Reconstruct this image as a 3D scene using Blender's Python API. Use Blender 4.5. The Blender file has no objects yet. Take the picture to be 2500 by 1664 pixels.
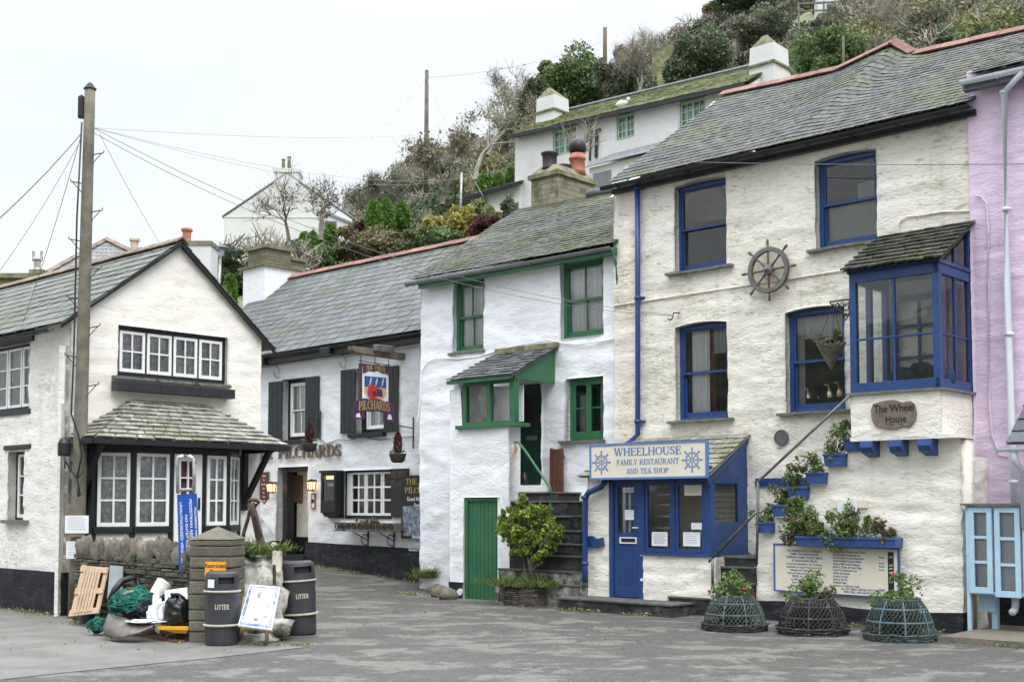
import bpy,math,random
import numpy as np
from mathutils import Vector,noise
random.seed(7)
R=math.radians
S=bpy.context.scene
C=S.collection
F_PX,HORIZ,CX,CAM_H,PITCH=2990.0,1235.0,1250.0,1.75,R(3.0)
CY=HORIZ-F_PX*math.tan(PITCH)
cam=bpy.data.cameras.new("camera");camo=bpy.data.objects.new("camera",cam);C.objects.link(camo)
cam.sensor_width=36.0;cam.lens=F_PX/2500*36
cam.shift_y=(CY-832)/2500
cam.clip_start=0.1;cam.clip_end=3000
camo.location=(0,0,CAM_H);camo.rotation_euler=(R(90)+PITCH,0,0)
S.camera=camo
S.view_settings.view_transform='Standard';S.view_settings.look='None'
S.view_settings.exposure=0.26;S.view_settings.gamma=1.0
SUN_EL,SUN_AZ=R(52),R(160)
W=bpy.data.worlds.new("World");S.world=W;W.use_nodes=True
nt=W.node_tree;nt.nodes.clear()
def wn(t,**k):
 n=nt.nodes.new(t)
 for a,b in k.items():setattr(n,a,b)
 return n
wo=wn('ShaderNodeOutputWorld');bg=wn('ShaderNodeBackground');bg.inputs[1].default_value=0.12
sk=wn('ShaderNodeTexSky',sky_type='NISHITA',sun_disc=False,sun_elevation=SUN_EL,sun_rotation=SUN_AZ)
sk.air_density=1.0;sk.dust_density=3.0
tc=wn('ShaderNodeTexCoord');sp=wn('ShaderNodeSeparateXYZ')
nt.links.new(tc.outputs['Generated'],sp.inputs[0])
mr=wn('ShaderNodeMapRange');mr.inputs[1].default_value=.34;mr.inputs[2].default_value=1.0;mr.interpolation_type='SMOOTHSTEP'
mr.inputs[3].default_value=7.6;mr.inputs[4].default_value=30
nt.links.new(sp.outputs['Z'],mr.inputs[0])
nz=wn('ShaderNodeTexNoise');nz.inputs['Scale'].default_value=2.2;nz.inputs['Detail'].default_value=5
mp=wn('ShaderNodeMapping');mp.inputs['Scale'].default_value=(1,1,3)
nt.links.new(tc.outputs['Generated'],mp.inputs[0]);nt.links.new(mp.outputs[0],nz.inputs[0])
mr2=wn('ShaderNodeMapRange');mr2.inputs[1].default_value=.3;mr2.inputs[2].default_value=.7
mr2.inputs[3].default_value=.95;mr2.inputs[4].default_value=1.05
nt.links.new(nz.outputs[0],mr2.inputs[0])
mm=wn('ShaderNodeMath',operation='MULTIPLY');nt.links.new(mr.outputs[0],mm.inputs[0]);nt.links.new(mr2.outputs[0],mm.inputs[1])
cl=wn('ShaderNodeVectorMath',operation='SCALE');cl.inputs[0].default_value=(.925,.972,1.03)
nt.links.new(mm.outputs[0],cl.inputs['Scale'])
mx=wn('ShaderNodeMix',data_type='RGBA');mx.inputs['Factor'].default_value=.93
nt.links.new(sk.outputs[0],mx.inputs['A']);nt.links.new(cl.outputs[0],mx.inputs['B'])
nt.links.new(mx.outputs['Result'],bg.inputs[0]);nt.links.new(bg.outputs[0],wo.inputs[0])
sl=bpy.data.lights.new("sun",'SUN');sl.energy=1.5;sl.angle=R(35);sl.color=(1,.965,.92)
so=bpy.data.objects.new("sun",sl);C.objects.link(so)
sd=Vector((math.sin(SUN_AZ)*math.cos(SUN_EL),math.cos(SUN_AZ)*math.cos(SUN_EL),math.sin(SUN_EL)))
so.rotation_euler=sd.to_track_quat('Z','Y').to_euler();so.location=(0,0,40)
ZM={'Z1':(0,500,.3189),'Z2':(0,1000,.3189),'Z3':(150,1200,.2971),'Z4':(550,750,.2551),'Z5':(600,1050,.2551),
'A1':(1000,600,.2871),'A2':(1000,1000,.3317),'A3':(1400,1000,.3507),'A4':(1480,350,.287),'A5':(1900,350,.3507),
'B1':(1600,700,.287),'B2':(1800,1000,.3827),'B3':(1400,0,.4669),'B4':(1150,150,.2551),'B5':(500,350,.2551),
'B6':(850,150,.3189),'FU':(0,0,1.0611),'N':(0,0,1.0)}
def q(k,x,y):
 a,b,s=ZM[k];return(a+x*s,b+y*s)
def ray(px,py):
 x=(px-CX)/F_PX;y=(CY-py)/F_PX
 ct,st=math.cos(PITCH),math.sin(PITCH)
 return Vector((x,ct-y*st,st+y*ct))
def at_depth(p,Y):
 d=ray(*p);return Vector((d.x/d.y*Y,Y,CAM_H+d.z/d.y*Y))
def on_ground(p,z=0.0):
 d=ray(*p);t=(z-CAM_H)/d.z;return Vector((d.x*t,d.y*t,z))
class Fr:
 def __init__(s,o,e):
  s.o=Vector((o[0],o[1],0));e=Vector((e[0],e[1],0)).normalized();s.e=e;s.n=Vector((e.y,-e.x,0))
 def P(s,a,z,w=0.0):return s.o+s.e*a+s.n*w+Vector((0,0,z))
 def uv(s,p,w=0.0):
  d=ray(*p);c=Vector((0,0,CAM_H));t=(s.o+s.n*w-c).dot(s.n)/d.dot(s.n)
  h=c+d*t;return((h-s.o).dot(s.e),h.z)
 def at_a(s,p,a):
  d=ray(*p);c=Vector((0,0,CAM_H));t=(s.o+s.e*a-c).dot(s.e)/d.dot(s.e)
  h=c+d*t;return((h-s.o).dot(s.n),h.z)
 def loc(s,v):v=Vector(v)-s.o;return(v.dot(s.e),v.z,v.dot(s.n))
BASE={}
def thing(name,label,cat,loc=(0,0,0),group=None):
 o=bpy.data.objects.new(name,None);C.objects.link(o);o.location=loc
 o['label']=label;o['category']=cat
 if group:o['group']=group
 BASE[o.name]=Vector(loc);o.empty_display_size=.2
 return o
def base_of(p):
 while p.parent:p=p.parent
 return BASE.get(p.name,Vector((0,0,0)))
def tag(o,label=None,cat=None,group=None,kind=None):
 if label:o['label']=label
 if cat:o['category']=cat
 if group:o['group']=group
 if kind:o['kind']=kind
 return o
class MB:
 def __init__(s):s.v=[];s.f=[];s.np=[];s.uvs=None
 def quad(s,*p):
  i=len(s.v);s.v+=[tuple(x)for x in p];s.f.append(tuple(range(i,i+len(p))));return s
 def hexa(s,c):
  i=len(s.v);s.v+=[tuple(x)for x in c]
  for f in((3,2,1,0),(4,5,6,7),(0,1,5,4),(1,2,6,5),(2,3,7,6),(3,0,4,7)):s.f.append(tuple(i+k for k in f))
  return s
 def box(s,fr,a0,a1,z0,z1,w0,w1):
  if a0>a1:a0,a1=a1,a0
  if z0>z1:z0,z1=z1,z0
  if w0>w1:w0,w1=w1,w0
  return s.hexa([fr.P(a0,z0,w1),fr.P(a1,z0,w1),fr.P(a1,z0,w0),fr.P(a0,z0,w0),
fr.P(a0,z1,w1),fr.P(a1,z1,w1),fr.P(a1,z1,w0),fr.P(a0,z1,w0)])
 def beam(s,p,q_,a,b,up=(0,0,1)):
  p,q_=Vector(p),Vector(q_);d=(q_-p).normalized();up=Vector(up)
  if abs(d.dot(up))>.95:up=Vector((0,1,0))
  x=d.cross(up).normalized()*a/2;y=x.cross(d).normalized()*b/2
  return s.hexa([p-x-y,p+x-y,q_+x-y,q_-x-y,p-x+y,p+x+y,q_+x+y,q_-x+y])
 def prism(s,fr,pts,w0,w1):
  n=len(pts);i=len(s.v)
  s.v+=[tuple(fr.P(a,z,w1))for a,z in pts]+[tuple(fr.P(a,z,w0))for a,z in pts]
  s.f.append(tuple(range(i,i+n)));s.f.append(tuple(range(i+2*n-1,i+n-1,-1)))
  for k in range(n):l=(k+1)%n;s.f.append((i+k,i+n+k,i+n+l,i+l))
  return s
 def tube(s,pts,r,n=8,cap=True):
  pts=[Vector(p)for p in pts];m=len(pts)
  rs=r if isinstance(r,(list,tuple))else[r]*m
  i=len(s.v);ref=None
  for k,p in enumerate(pts):
   d=(pts[min(k+1,m-1)]-pts[max(k-1,0)])
   d=d.normalized()if d.length>1e-9 else Vector((0,0,1))
   if ref is None:ref=Vector((0,0,1))if abs(d.z)<.9 else Vector((1,0,0))
   x=d.cross(ref)
   if x.length<1e-6:x=d.cross(Vector((.3,1,.2)))
   x.normalize();y=d.cross(x);ref=-y if False else ref
   for j in range(n):
    t=2*math.pi*j/n;s.v.append(tuple(p+(x*math.cos(t)+y*math.sin(t))*rs[k]))
  for k in range(m-1):
   for j in range(n):
    l=(j+1)%n;s.f.append((i+k*n+j,i+k*n+l,i+(k+1)*n+l,i+(k+1)*n+j))
  if cap:s.f.append(tuple(i+j for j in range(n-1,-1,-1)));s.f.append(tuple(i+(m-1)*n+j for j in range(n)))
  return s
 def lathe(s,c,prof,n=24,ax=None,sq=1.0):
  c=Vector(c);z=Vector(ax).normalized()if ax else Vector((0,0,1))
  x=z.orthogonal().normalized()if ax else Vector((1,0,0));y=z.cross(x);i=len(s.v)
  for r,h in prof:
   for j in range(n):
    t=2*math.pi*j/n;s.v.append(tuple(c+z*h+(x*math.cos(t)+y*math.sin(t)*sq)*r))
  for k in range(len(prof)-1):
   for j in range(n):
    l=(j+1)%n;s.f.append((i+k*n+j,i+k*n+l,i+(k+1)*n+l,i+(k+1)*n+j))
  s.f.append(tuple(i+j for j in range(n-1,-1,-1)));s.f.append(tuple(i+(len(prof)-1)*n+j for j in range(n)))
  return s
 def addnp(s,V,Fq):s.np.append((V,Fq));return s
 def build(s,name,mat,parent=None,smooth=False,bevel=0):
  me=bpy.data.meshes.new(name)
  b=base_of(parent)if parent else Vector((0,0,0))
  if s.np and not s.v:
   V=np.concatenate([a for a,_ in s.np]);off=0;Fs=[]
   for a,f in s.np:Fs.append(f+off);off+=len(a)
   Fq=np.concatenate(Fs);V=V-np.array(b)[None,:];k=Fq.shape[1]
   me.vertices.add(len(V));me.vertices.foreach_set('co',V.astype(np.float32).ravel())
   me.loops.add(Fq.size);me.loops.foreach_set('vertex_index',Fq.astype(np.int32).ravel())
   me.polygons.add(len(Fq));me.polygons.foreach_set('loop_start',np.arange(0,Fq.size,k,dtype=np.int32))
   me.update(calc_edges=True);me.validate()
  else:
   v=list(s.v);f=list(s.f)
   for a,g in s.np:
    o=len(v);v+=[tuple(x)for x in a.tolist()];f+=[tuple(int(t)+o for t in x)for x in g]
   me.from_pydata([(x[0]-b.x,x[1]-b.y,x[2]-b.z)for x in v],[],f);me.update()
  if smooth:me.polygons.foreach_set('use_smooth',[True]*len(me.polygons))
  me.materials.append(mat)
  o=bpy.data.objects.new(name,me);C.objects.link(o)
  if parent:o.parent=parent
  if bevel:
   m=o.modifiers.new('bevel','BEVEL');m.width=bevel;m.segments=2;m.limit_method='ANGLE'
  return o
def recenter(o):
 me=o.data;n=len(me.vertices);a=np.empty(n*3,np.float32);me.vertices.foreach_get('co',a);a=a.reshape(-1,3)
 c=Vector((float((a[:,0].min()+a[:,0].max())/2),float((a[:,1].min()+a[:,1].max())/2),float(a[:,2].min())))
 a-=np.array(c,np.float32)[None,:];me.vertices.foreach_set('co',a.ravel());me.update();o.location=c;return o
def single(mb,name,mat,label,cat,group=None,smooth=False,bevel=0,kind=None):
 o=mb.build(name,mat,None,smooth,bevel);recenter(o)
 return tag(o,label,cat,group,kind)
def srgb(r,g,b):return tuple((c/255/12.92 if c/255<=.04045 else((c/255+.055)/1.055)**2.4)for c in(r,g,b))+(1,)
class NT:
 def __init__(s,name):
  s.m=bpy.data.materials.new(name);s.m.use_nodes=True;s.t=s.m.node_tree;s.t.nodes.clear()
  s.out=s.n('ShaderNodeOutputMaterial');s.b=s.n('ShaderNodeBsdfPrincipled');s.l(s.b.outputs[0],s.out.inputs[0])
  s.co=s.n('ShaderNodeTexCoord').outputs['Object']
 def n(s,t,**k):
  n=s.t.nodes.new(t)
  for a,b in k.items():setattr(n,a,b)
  return n
 def l(s,a,b):s.t.links.new(a,b)
 def mapping(s,sc):m=s.n('ShaderNodeMapping');m.inputs['Scale'].default_value=sc;s.l(s.co,m.inputs[0]);return m.outputs[0]
 def noise(s,sc,det=4,vec=None,rough=.55,dist=0):
  n=s.n('ShaderNodeTexNoise');n.inputs['Scale'].default_value=sc;n.inputs['Detail'].default_value=det
  n.inputs['Roughness'].default_value=rough;n.inputs['Distortion'].default_value=dist
  s.l(vec if vec else s.co,n.inputs['Vector']);return n.outputs[0]
 def ramp(s,f,a,b,lo=0.0,hi=1.0):
  r=s.n('ShaderNodeMapRange');r.inputs[1].default_value=a;r.inputs[2].default_value=b;r.inputs[3].default_value=lo;r.inputs[4].default_value=hi
  r.interpolation_type='SMOOTHSTEP';s.l(f,r.inputs[0]);return r.outputs[0]
 def mix(s,f,a,b):
  m=s.n('ShaderNodeMix',data_type='RGBA')
  for k,v in(('Factor',f),('A',a),('B',b)):
   if isinstance(v,(tuple,float,int)):m.inputs[k].default_value=v
   else:s.l(v,m.inputs[k])
  return m.outputs['Result']
 def mul(s,a,b):
  m=s.n('ShaderNodeMath',operation='MULTIPLY');s.l(a,m.inputs[0])
  if isinstance(b,float):m.inputs[1].default_value=b
  else:s.l(b,m.inputs[1])
  return m.outputs[0]
 def add(s,a,b):
  m=s.n('ShaderNodeMath',operation='ADD');s.l(a,m.inputs[0]);s.l(b,m.inputs[1]);return m.outputs[0]
 def col(s,c):
  if isinstance(c,tuple):s.b.inputs['Base Color'].default_value=c
  else:s.l(c,s.b.inputs['Base Color'])
 def bump(s,h,st,dist=.02):
  b=s.n('ShaderNodeBump');b.inputs['Strength'].default_value=st;b.inputs['Distance'].default_value=dist;s.l(h,b.inputs['Height']);s.l(b.outputs[0],s.b.inputs['Normal'])
 def island(s):return s.n('ShaderNodeNewGeometry').outputs['Random Per Island']
 def val(s,c,f,lo,hi):
  h=s.n('ShaderNodeHueSaturation');s.l(s.ramp(f,0,1,lo,hi),h.inputs['Value'])
  if isinstance(c,tuple):h.inputs['Color'].default_value=c
  else:s.l(c,h.inputs['Color'])
  return h.outputs[0]
def sc(c,k):return(c[0]*k,c[1]*k,c[2]*k,1)
def M(name,col,rough=.6,var=.12,scale=6,bump=.15,bs=40,metal=0,dirt=None,damt=.5,spec=.5,island=0):
 t=NT(name);c=col
 nn=t.noise(scale,5);c=t.mix(t.ramp(nn,.3,.7),sc(col,1-var),sc(col,1+var))
 if island:c=t.val(c,t.island(),1-island,1+island)
 if dirt:c=t.mix(t.ramp(t.noise(scale*.7,7,rough=.7),.62-damt*.25,.78-damt*.15),c,dirt)
 t.col(c);t.b.inputs['Roughness'].default_value=rough;t.b.inputs['Metallic'].default_value=metal
 t.b.inputs['Specular IOR Level'].default_value=spec
 if bump:t.bump(t.noise(bs,4),bump,.01)
 return t.m
def whitewash(name,col,dirt,damt,bst=.6,blotch=None,stretch=3.2,lump=5):
 t=NT(name);v=t.mapping((1,1,stretch));st=t.noise(lump,5,v,.6,.4);fine=t.noise(38,4)
 c=t.mix(t.ramp(t.noise(1.3,4),.3,.7),sc(col,.95),sc(col,1.03))
 m=t.mul(t.ramp(t.noise(1.1,6,rough=.65),.62-.3*damt,.8-.2*damt),t.ramp(t.noise(7,5,v,.7),.42,.68))
 c=t.mix(t.mul(m,.75),c,dirt)
 crack=t.ramp(st,.32,.42,1,0);c=t.mix(t.mul(crack,.25+.45*damt),c,dirt)
 c=t.mix(t.mul(t.ramp(t.noise(1,5,t.mapping((5,5,.4)),.6),.52,.78),.10+.28*damt),c,dirt)
 if blotch:c=t.mix(t.ramp(t.noise(9,6,v,.75),.685,.71),c,blotch)
 t.col(c);t.b.inputs['Roughness'].default_value=.85;t.b.inputs['Specular IOR Level'].default_value=.25
 st2=t.ramp(t.noise(lump*1.3,6,t.mapping((1,1,stretch*.75)),.62,.8),.36,.62);h=t.add(t.mul(st2,.5),t.add(t.mul(st,.35),t.mul(fine,.16)));h=t.mul(h,t.ramp(t.noise(.8,3),.3,.65,.35,1.0));t.bump(h,bst*.55,.04);return t.m
def slate(name,col,lich,moss,mamt,lamt=.4,mscale=2.0,var=.3):
 t=NT(name);c=t.val(col,t.island(),1-var,1+var)
 c=t.mix(t.ramp(t.noise(14,6,rough=.7),.35,.75,0,.55),c,sc(col,.62))
 c=t.mix(t.mul(t.ramp(t.noise(5,7,rough=.75),.66-.25*lamt,.74-.1*lamt),.8),c,lich)
 mm_=t.mul(t.ramp(t.noise(mscale*.4,4),.58-mamt*.3,.72-mamt*.25),t.ramp(t.noise(16,5,rough=.7),.55-.12*mamt,.60-.1*mamt))
 c=t.mix(mm_,c,t.mix(t.noise(20,2),moss,sc(moss,1.9)))
 t.col(c);t.b.inputs['Roughness'].default_value=.62;t.b.inputs['Specular IOR Level'].default_value=.4
 t.bump(t.add(t.noise(30,5),mm_),.5,.012);return t.m
def leafmat(name,c1,c2,c3=None,trans=.25):
 t=NT(name);r=t.island();c=t.mix(t.ramp(r,0,.9),c1,c2)
 if c3:c=t.mix(t.ramp(t.noise(1.2,3),.5,.62,0,.8),c,c3)
 t.col(c);t.b.inputs['Roughness'].default_value=.55;t.b.inputs['Specular IOR Level'].default_value=.3
 tr=t.n('ShaderNodeBsdfTranslucent');ms=t.n('ShaderNodeMixShader');ms.inputs[0].default_value=trans
 if not isinstance(c,tuple):t.l(c,tr.inputs[0])
 t.l(t.b.outputs[0],ms.inputs[1]);t.l(tr.outputs[0],ms.inputs[2]);t.l(ms.outputs[0],t.out.inputs[0]);return t.m
def glassmat(name,tint=(.98,.99,.99,1),refl=1.45,dirty=.05):
 t=NT(name);tr=t.n('ShaderNodeBsdfTransparent');tr.inputs[0].default_value=tint
 gl=t.n('ShaderNodeBsdfGlossy');gl.inputs['Roughness'].default_value=.02;fr_=t.n('ShaderNodeFresnel');fr_.inputs['IOR'].default_value=refl+.25
 bb=t.n('ShaderNodeBump');bb.inputs['Strength'].default_value=.08;bb.inputs['Distance'].default_value=.02;t.l(t.noise(2.2,2),bb.inputs['Height']);t.l(bb.outputs[0],gl.inputs['Normal'])
 m1=t.n('ShaderNodeMixShader');t.l(fr_.outputs[0],m1.inputs[0]);t.l(tr.outputs[0],m1.inputs[1]);t.l(gl.outputs[0],m1.inputs[2])
 di=t.n('ShaderNodeBsdfDiffuse');di.inputs[0].default_value=(.5,.52,.5,1);m2=t.n('ShaderNodeMixShader')
 t.l(t.ramp(t.noise(3,5),.3,.8,dirty*.3,dirty*2),m2.inputs[0]);t.l(m1.outputs[0],m2.inputs[1]);t.l(di.outputs[0],m2.inputs[2]);t.l(m2.outputs[0],t.out.inputs[0]);return t.m
MT={}
MT['cream']=whitewash('cream_wash',(.80,.765,.685,1),(.32,.31,.18,1),.72,.75,blotch=None)
MT['cream_low']=whitewash('cream_wash_flaking',(.82,.79,.71,1),(.32,.31,.19,1),.4,.8,blotch=(.10,.09,.05,1))
MT['cream_gable']=whitewash('cream_gable',(.86,.83,.76,1),(.58,.54,.45,1),.25,.5,lump=4)
MT['cream_side']=whitewash('old_side_wash',(.82,.81,.76,1),(.40,.40,.31,1),.5,.75,lump=6)
MT['white']=whitewash('white_wash',(.83,.845,.87,1),(.55,.57,.58,1),.12,.65,lump=3.5)
MT['pubwhite']=whitewash('pub_wash',(.78,.795,.82,1),(.5,.49,.45,1),.2,.75,lump=4)
MT['pink']=whitewash('pink_wash',(.74,.59,.75,1),(.56,.43,.57,1),.4,.7,lump=5)
MT['plinth']=whitewash('black_plinth',(.02,.021,.026,1),(.09,.095,.08,1),.4,.8,blotch=(.10,.10,.09,1))
MT['farwhite']=whitewash('far_wash',(.64,.645,.64,1),(.55,.54,.46,1),.3,.3,lump=2)
MT['blue']=M('blue_paint',(.016,.052,.17,1),.42,.12,4,.08,60,dirt=(.05,.09,.22,1),damt=.2)
MT['blue2']=M('blue_faded_paint',(.03,.075,.24,1),.5,.2,5,.12,50,dirt=(.02,.05,.16,1))
MT['green']=M('green_paint',(.030,.135,.060,1),.42,.1,3,.08,60)
MT['dgreen']=M('dark_green_paint',(.008,.045,.028,1),.4,.1,3,.08,60)
MT['pgreen']=M('pale_green_paint',(.34,.54,.37,1),.5,.1,3,.05)
MT['black']=M('black_paint',(.010,.011,.014,1),.45,.2,5,.1,50,dirt=(.05,.05,.045,1),damt=.15)
MT['shutter']=M('shutter_paint',(.018,.020,.024,1),.5,.2,5,.1,50)
MT['white_p']=M('white_paint',(.80,.80,.79,1),.4,.04,4,.04,60,dirt=(.5,.5,.45,1),damt=.1)
MT['pvc']=M('white_plastic',(.66,.70,.76,1),.4,.04,3,0)
MT['iron']=M('iron',(.03,.028,.028,1),.6,.3,12,.3,60,.3)
MT['rust']=M('rust_iron',(.055,.035,.03,1),.8,.4,12,.6,50,0,dirt=(.12,.06,.035,1))
MT['steel']=M('weathered_steel',(.16,.165,.17,1),.5,.25,8,.2,60,.5,dirt=(.22,.2,.17,1))
MT['galv']=M('galvanised',(.38,.38,.36,1),.5,.3,10,.15,60,.4)
MT['glass']=glassmat('window_glass',dirty=.012)
MT['glass_d']=glassmat('dark_window_glass',(.92,.95,.95,1),1.6,.012)
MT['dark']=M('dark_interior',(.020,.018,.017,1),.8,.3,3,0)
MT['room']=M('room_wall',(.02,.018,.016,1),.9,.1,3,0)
MT['slateW']=slate('slate_restaurant',(.070,.070,.065,1),(.18,.175,.15,1),(.07,.085,.018,1),.42,.45,var=.38)
MT['slateP']=slate('slate_pub',(.125,.130,.132,1),(.18,.185,.17,1),(.06,.085,.02,1),.28,.3,var=.22)
MT['slateG']=slate('slate_cottage',(.088,.088,.078,1),(.20,.195,.15,1),(.065,.08,.018,1),.52,.45)
MT['slateL']=slate('slate_gable_house',(.15,.158,.145,1),(.25,.25,.2,1),(.12,.14,.07,1),.3,.5,var=.22)
MT['slateB']=slate('slate_bay',(.24,.235,.20,1),(.50,.48,.42,1),(.14,.15,.04,1),.3,.75,var=.3)
MT['slateK']=slate('slate_small',(.13,.14,.145,1),(.28,.26,.22,1),(.10,.12,.05,1),.1,.4)
MT['slateM']=slate('slate_mossy',(.16,.17,.10,1),(.30,.31,.2,1),(.105,.118,.035,1),1.15,.6)
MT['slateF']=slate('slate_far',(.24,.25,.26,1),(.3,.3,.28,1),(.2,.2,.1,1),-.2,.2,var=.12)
MT['sill']=M('slate_sill',(.14,.145,.13,1),.8,.3,12,.6,40,dirt=(.12,.14,.06,1))
MT['redtile']=M('red_ridge_tile',(.255,.12,.10,1),.85,.25,9,.4,40,dirt=(.20,.17,.13,1),damt=.45,island=.2)
MT['lead']=M('grey_ridge',(.14,.15,.17,1),.6,.2,6,.2)
MT['cstone']=M('chimney_stone',(.20,.185,.12,1),.9,.4,5,.7,25,dirt=(.10,.11,.045,1),damt=.6)
MT['terra']=M('terracotta',(.42,.16,.11,1),.75,.15,6,.2,30,dirt=(.3,.22,.16,1))
MT['gutter_g']=M('grey_gutter',(.17,.18,.19,1),.5,.1,5,.05)
MT['curtain']=None
def brickmat(name,c1,c2,mortar,sx=.22,sz=.075):
 t=NT(name);br=t.n('ShaderNodeTexBrick');v=t.n('ShaderNodeCombineXYZ');s_=t.n('ShaderNodeSeparateXYZ');t.l(t.co,s_.inputs[0])
 sm=t.n('ShaderNodeMath',operation='SUBTRACT');t.l(s_.outputs[0],sm.inputs[0]);t.l(s_.outputs[1],sm.inputs[1]);t.l(sm.outputs[0],v.inputs[0]);t.l(s_.outputs[2],v.inputs[1]);t.l(v.outputs[0],br.inputs[0])
 br.inputs['Scale'].default_value=1;br.inputs['Brick Width'].default_value=sx;br.inputs['Row Height'].default_value=sz;br.inputs['Mortar Size'].default_value=.008
 br.inputs['Color1'].default_value=c1;br.inputs['Color2'].default_value=c2;br.inputs['Mortar'].default_value=mortar
 c=t.mix(t.ramp(t.noise(3,6,rough=.7),.45,.65),br.outputs[0],(.10,.105,.045,1));t.col(c);t.b.inputs['Roughness'].default_value=.9
 t.bump(t.add(t.noise(30,4),t.mul(br.outputs[1],-.8)),.6,.015);return t.m
MT['brickC']=brickmat('chimney_brick',(.22,.20,.15,1),(.29,.26,.19,1),(.13,.125,.085,1),.30,.12)
MT['brickD']=brickmat('dark_brick',(.12,.11,.08,1),(.18,.17,.12,1),(.09,.09,.05,1),.3,.11)
def lacemat():
 t=NT('lace');t.col((.92,.93,.96,1));t.b.inputs['Roughness'].default_value=.9
 v=t.n('ShaderNodeTexVoronoi');v.inputs['Scale'].default_value=13;t.l(t.co,v.inputs[0])
 f=t.mul(t.ramp(v.outputs['Distance'],.25,.55,1,.72),t.ramp(t.noise(35,3),.35,.6,.8,1));t.l(f,t.b.inputs['Alpha']);return t.m
MT['lace']=lacemat()
MT['net']=M('net_curtain',(.93,.93,.94,1),.9,.04,4,0)
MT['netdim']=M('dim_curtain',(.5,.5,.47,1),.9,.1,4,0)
def wall_mesh(fr,w,a0,a1,z0,z1,holes=(),cell=.06,amp=.018,ztop=None,zbot=None,thick=.3,seed=0,edge=True,lump=(2.6,7.5),al=None):
 """rough stone wall with real openings. holes: (a0,a1,z0,z1,arch,depth)"""
 def lines(lo,hi,cuts):
  L=list(np.linspace(lo,hi,max(2,int((hi-lo)/cell)+1)))
  for c in cuts:
   if lo<c<hi:
    L=[x for x in L if abs(x-c)>cell*.45 or x in(lo,hi)]+[c]
  return sorted(set(L))
 A=lines(a0,a1,[h[0]for h in holes]+[h[1]for h in holes]);Z=lines(z0,z1,[h[2]for h in holes]+[h[3]for h in holes])
 m=MB();idx={}
 def disp(a,z,w_):
  n=noise.noise(Vector((a*lump[0]+seed,z*lump[1],seed*1.7)))+.5*noise.noise(Vector((a*lump[0]*2.3+seed,z*lump[1]*2.2,3+seed)))
  n2=noise.noise(Vector((a*.7,z*.7,seed+9)))
  return amp*(n+n2*1.2)
 pos={}
 def pz(a,z):
  zz=z
  for h in holes:
   if h[4]and h[0]-1e-6<=a<=h[1]+1e-6 and z>=h[3]-1e-6 and z<h[3]+.45:
    s=(a-(h[0]+h[1])/2)/((h[1]-h[0])/2);zz=z+h[4]*(1-s*s)*(1-(z-h[3])/.45)
  if ztop:zz=min(zz,ztop(a))
  if zbot:zz=max(zz,zbot(a))
  return zz
 def vid(i,j):
  if(i,j)in idx:return idx[(i,j)]
  a,z=A[i],Z[j];ja=jz=0
  onedge=any(abs(a-h[k])<1e-6 and h[2]-.05<z<h[3]+.05 for h in holes for k in(0,1))
  if onedge:ja=.012*noise.noise(Vector((a*3,z*5,seed)))
  zz=pz(a,z);p=fr.P(a+ja,zz,w+disp(a,zz,w));m.v.append(tuple(p));idx[(i,j)]=len(m.v)-1
  pos[(i,j)]=(a+ja,zz,w+disp(a,zz,w));return idx[(i,j)]
 ins=lambda a,z:any(h[0]<a<h[1]and h[2]<z<h[3]for h in holes)
 for i in range(len(A)-1):
  for j in range(len(Z)-1):
   ac,zc=(A[i]+A[i+1])/2,(Z[j]+Z[j+1])/2
   if ins(ac,zc):continue
   if al and not(al[0](zc)<ac<al[1](zc)):continue
   if ztop and Z[j]>=max(ztop(A[i]),ztop(A[i+1]))-1e-6:continue
   if zbot and Z[j+1]<=min(zbot(A[i]),zbot(A[i+1]))+1e-6:continue
   m.f.append((vid(i,j),vid(i+1,j),vid(i+1,j+1),vid(i,j+1)))
 for h in holes:
  if not h[5]:continue
  ia0,ia1=min(range(len(A)),key=lambda k:abs(A[k]-h[0])),min(range(len(A)),key=lambda k:abs(A[k]-h[1]))
  jz0,jz1=min(range(len(Z)),key=lambda k:abs(Z[k]-h[2])),min(range(len(Z)),key=lambda k:abs(Z[k]-h[3]))
  def strip(keys,inv):
   b=[]
   for k in keys:
    vid(*k);a,z,ww=pos[k];m.v.append(tuple(fr.P(a,z,w-h[5])));b.append(len(m.v)-1)
   for x in range(len(keys)-1):
    qd=(idx[keys[x]],idx[keys[x+1]],b[x+1],b[x]);m.f.append(qd if not inv else qd[::-1])
  strip([(ia0,j)for j in range(jz0,jz1+1)],False);strip([(ia1,j)for j in range(jz0,jz1+1)],True)
  strip([(i,jz0)for i in range(ia0,ia1+1)],True);strip([(i,jz1)for i in range(ia0,ia1+1)],False)
 if edge:
  for i,inv in((0,True),(len(A)-1,False)):
   for j in range(len(Z)-1):
    if(i,j)in pos and(i,j+1)in pos:
     a,z,ww=pos[(i,j)];a2,z2,w2=pos[(i,j+1)]
     k=len(m.v);m.v+=[tuple(fr.P(a,z,w-thick)),tuple(fr.P(a2,z2,w-thick))]
     qd=(idx[(i,j)],idx[(i,j+1)],k+1,k);m.f.append(qd if not inv else qd[::-1])
 return m
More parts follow.
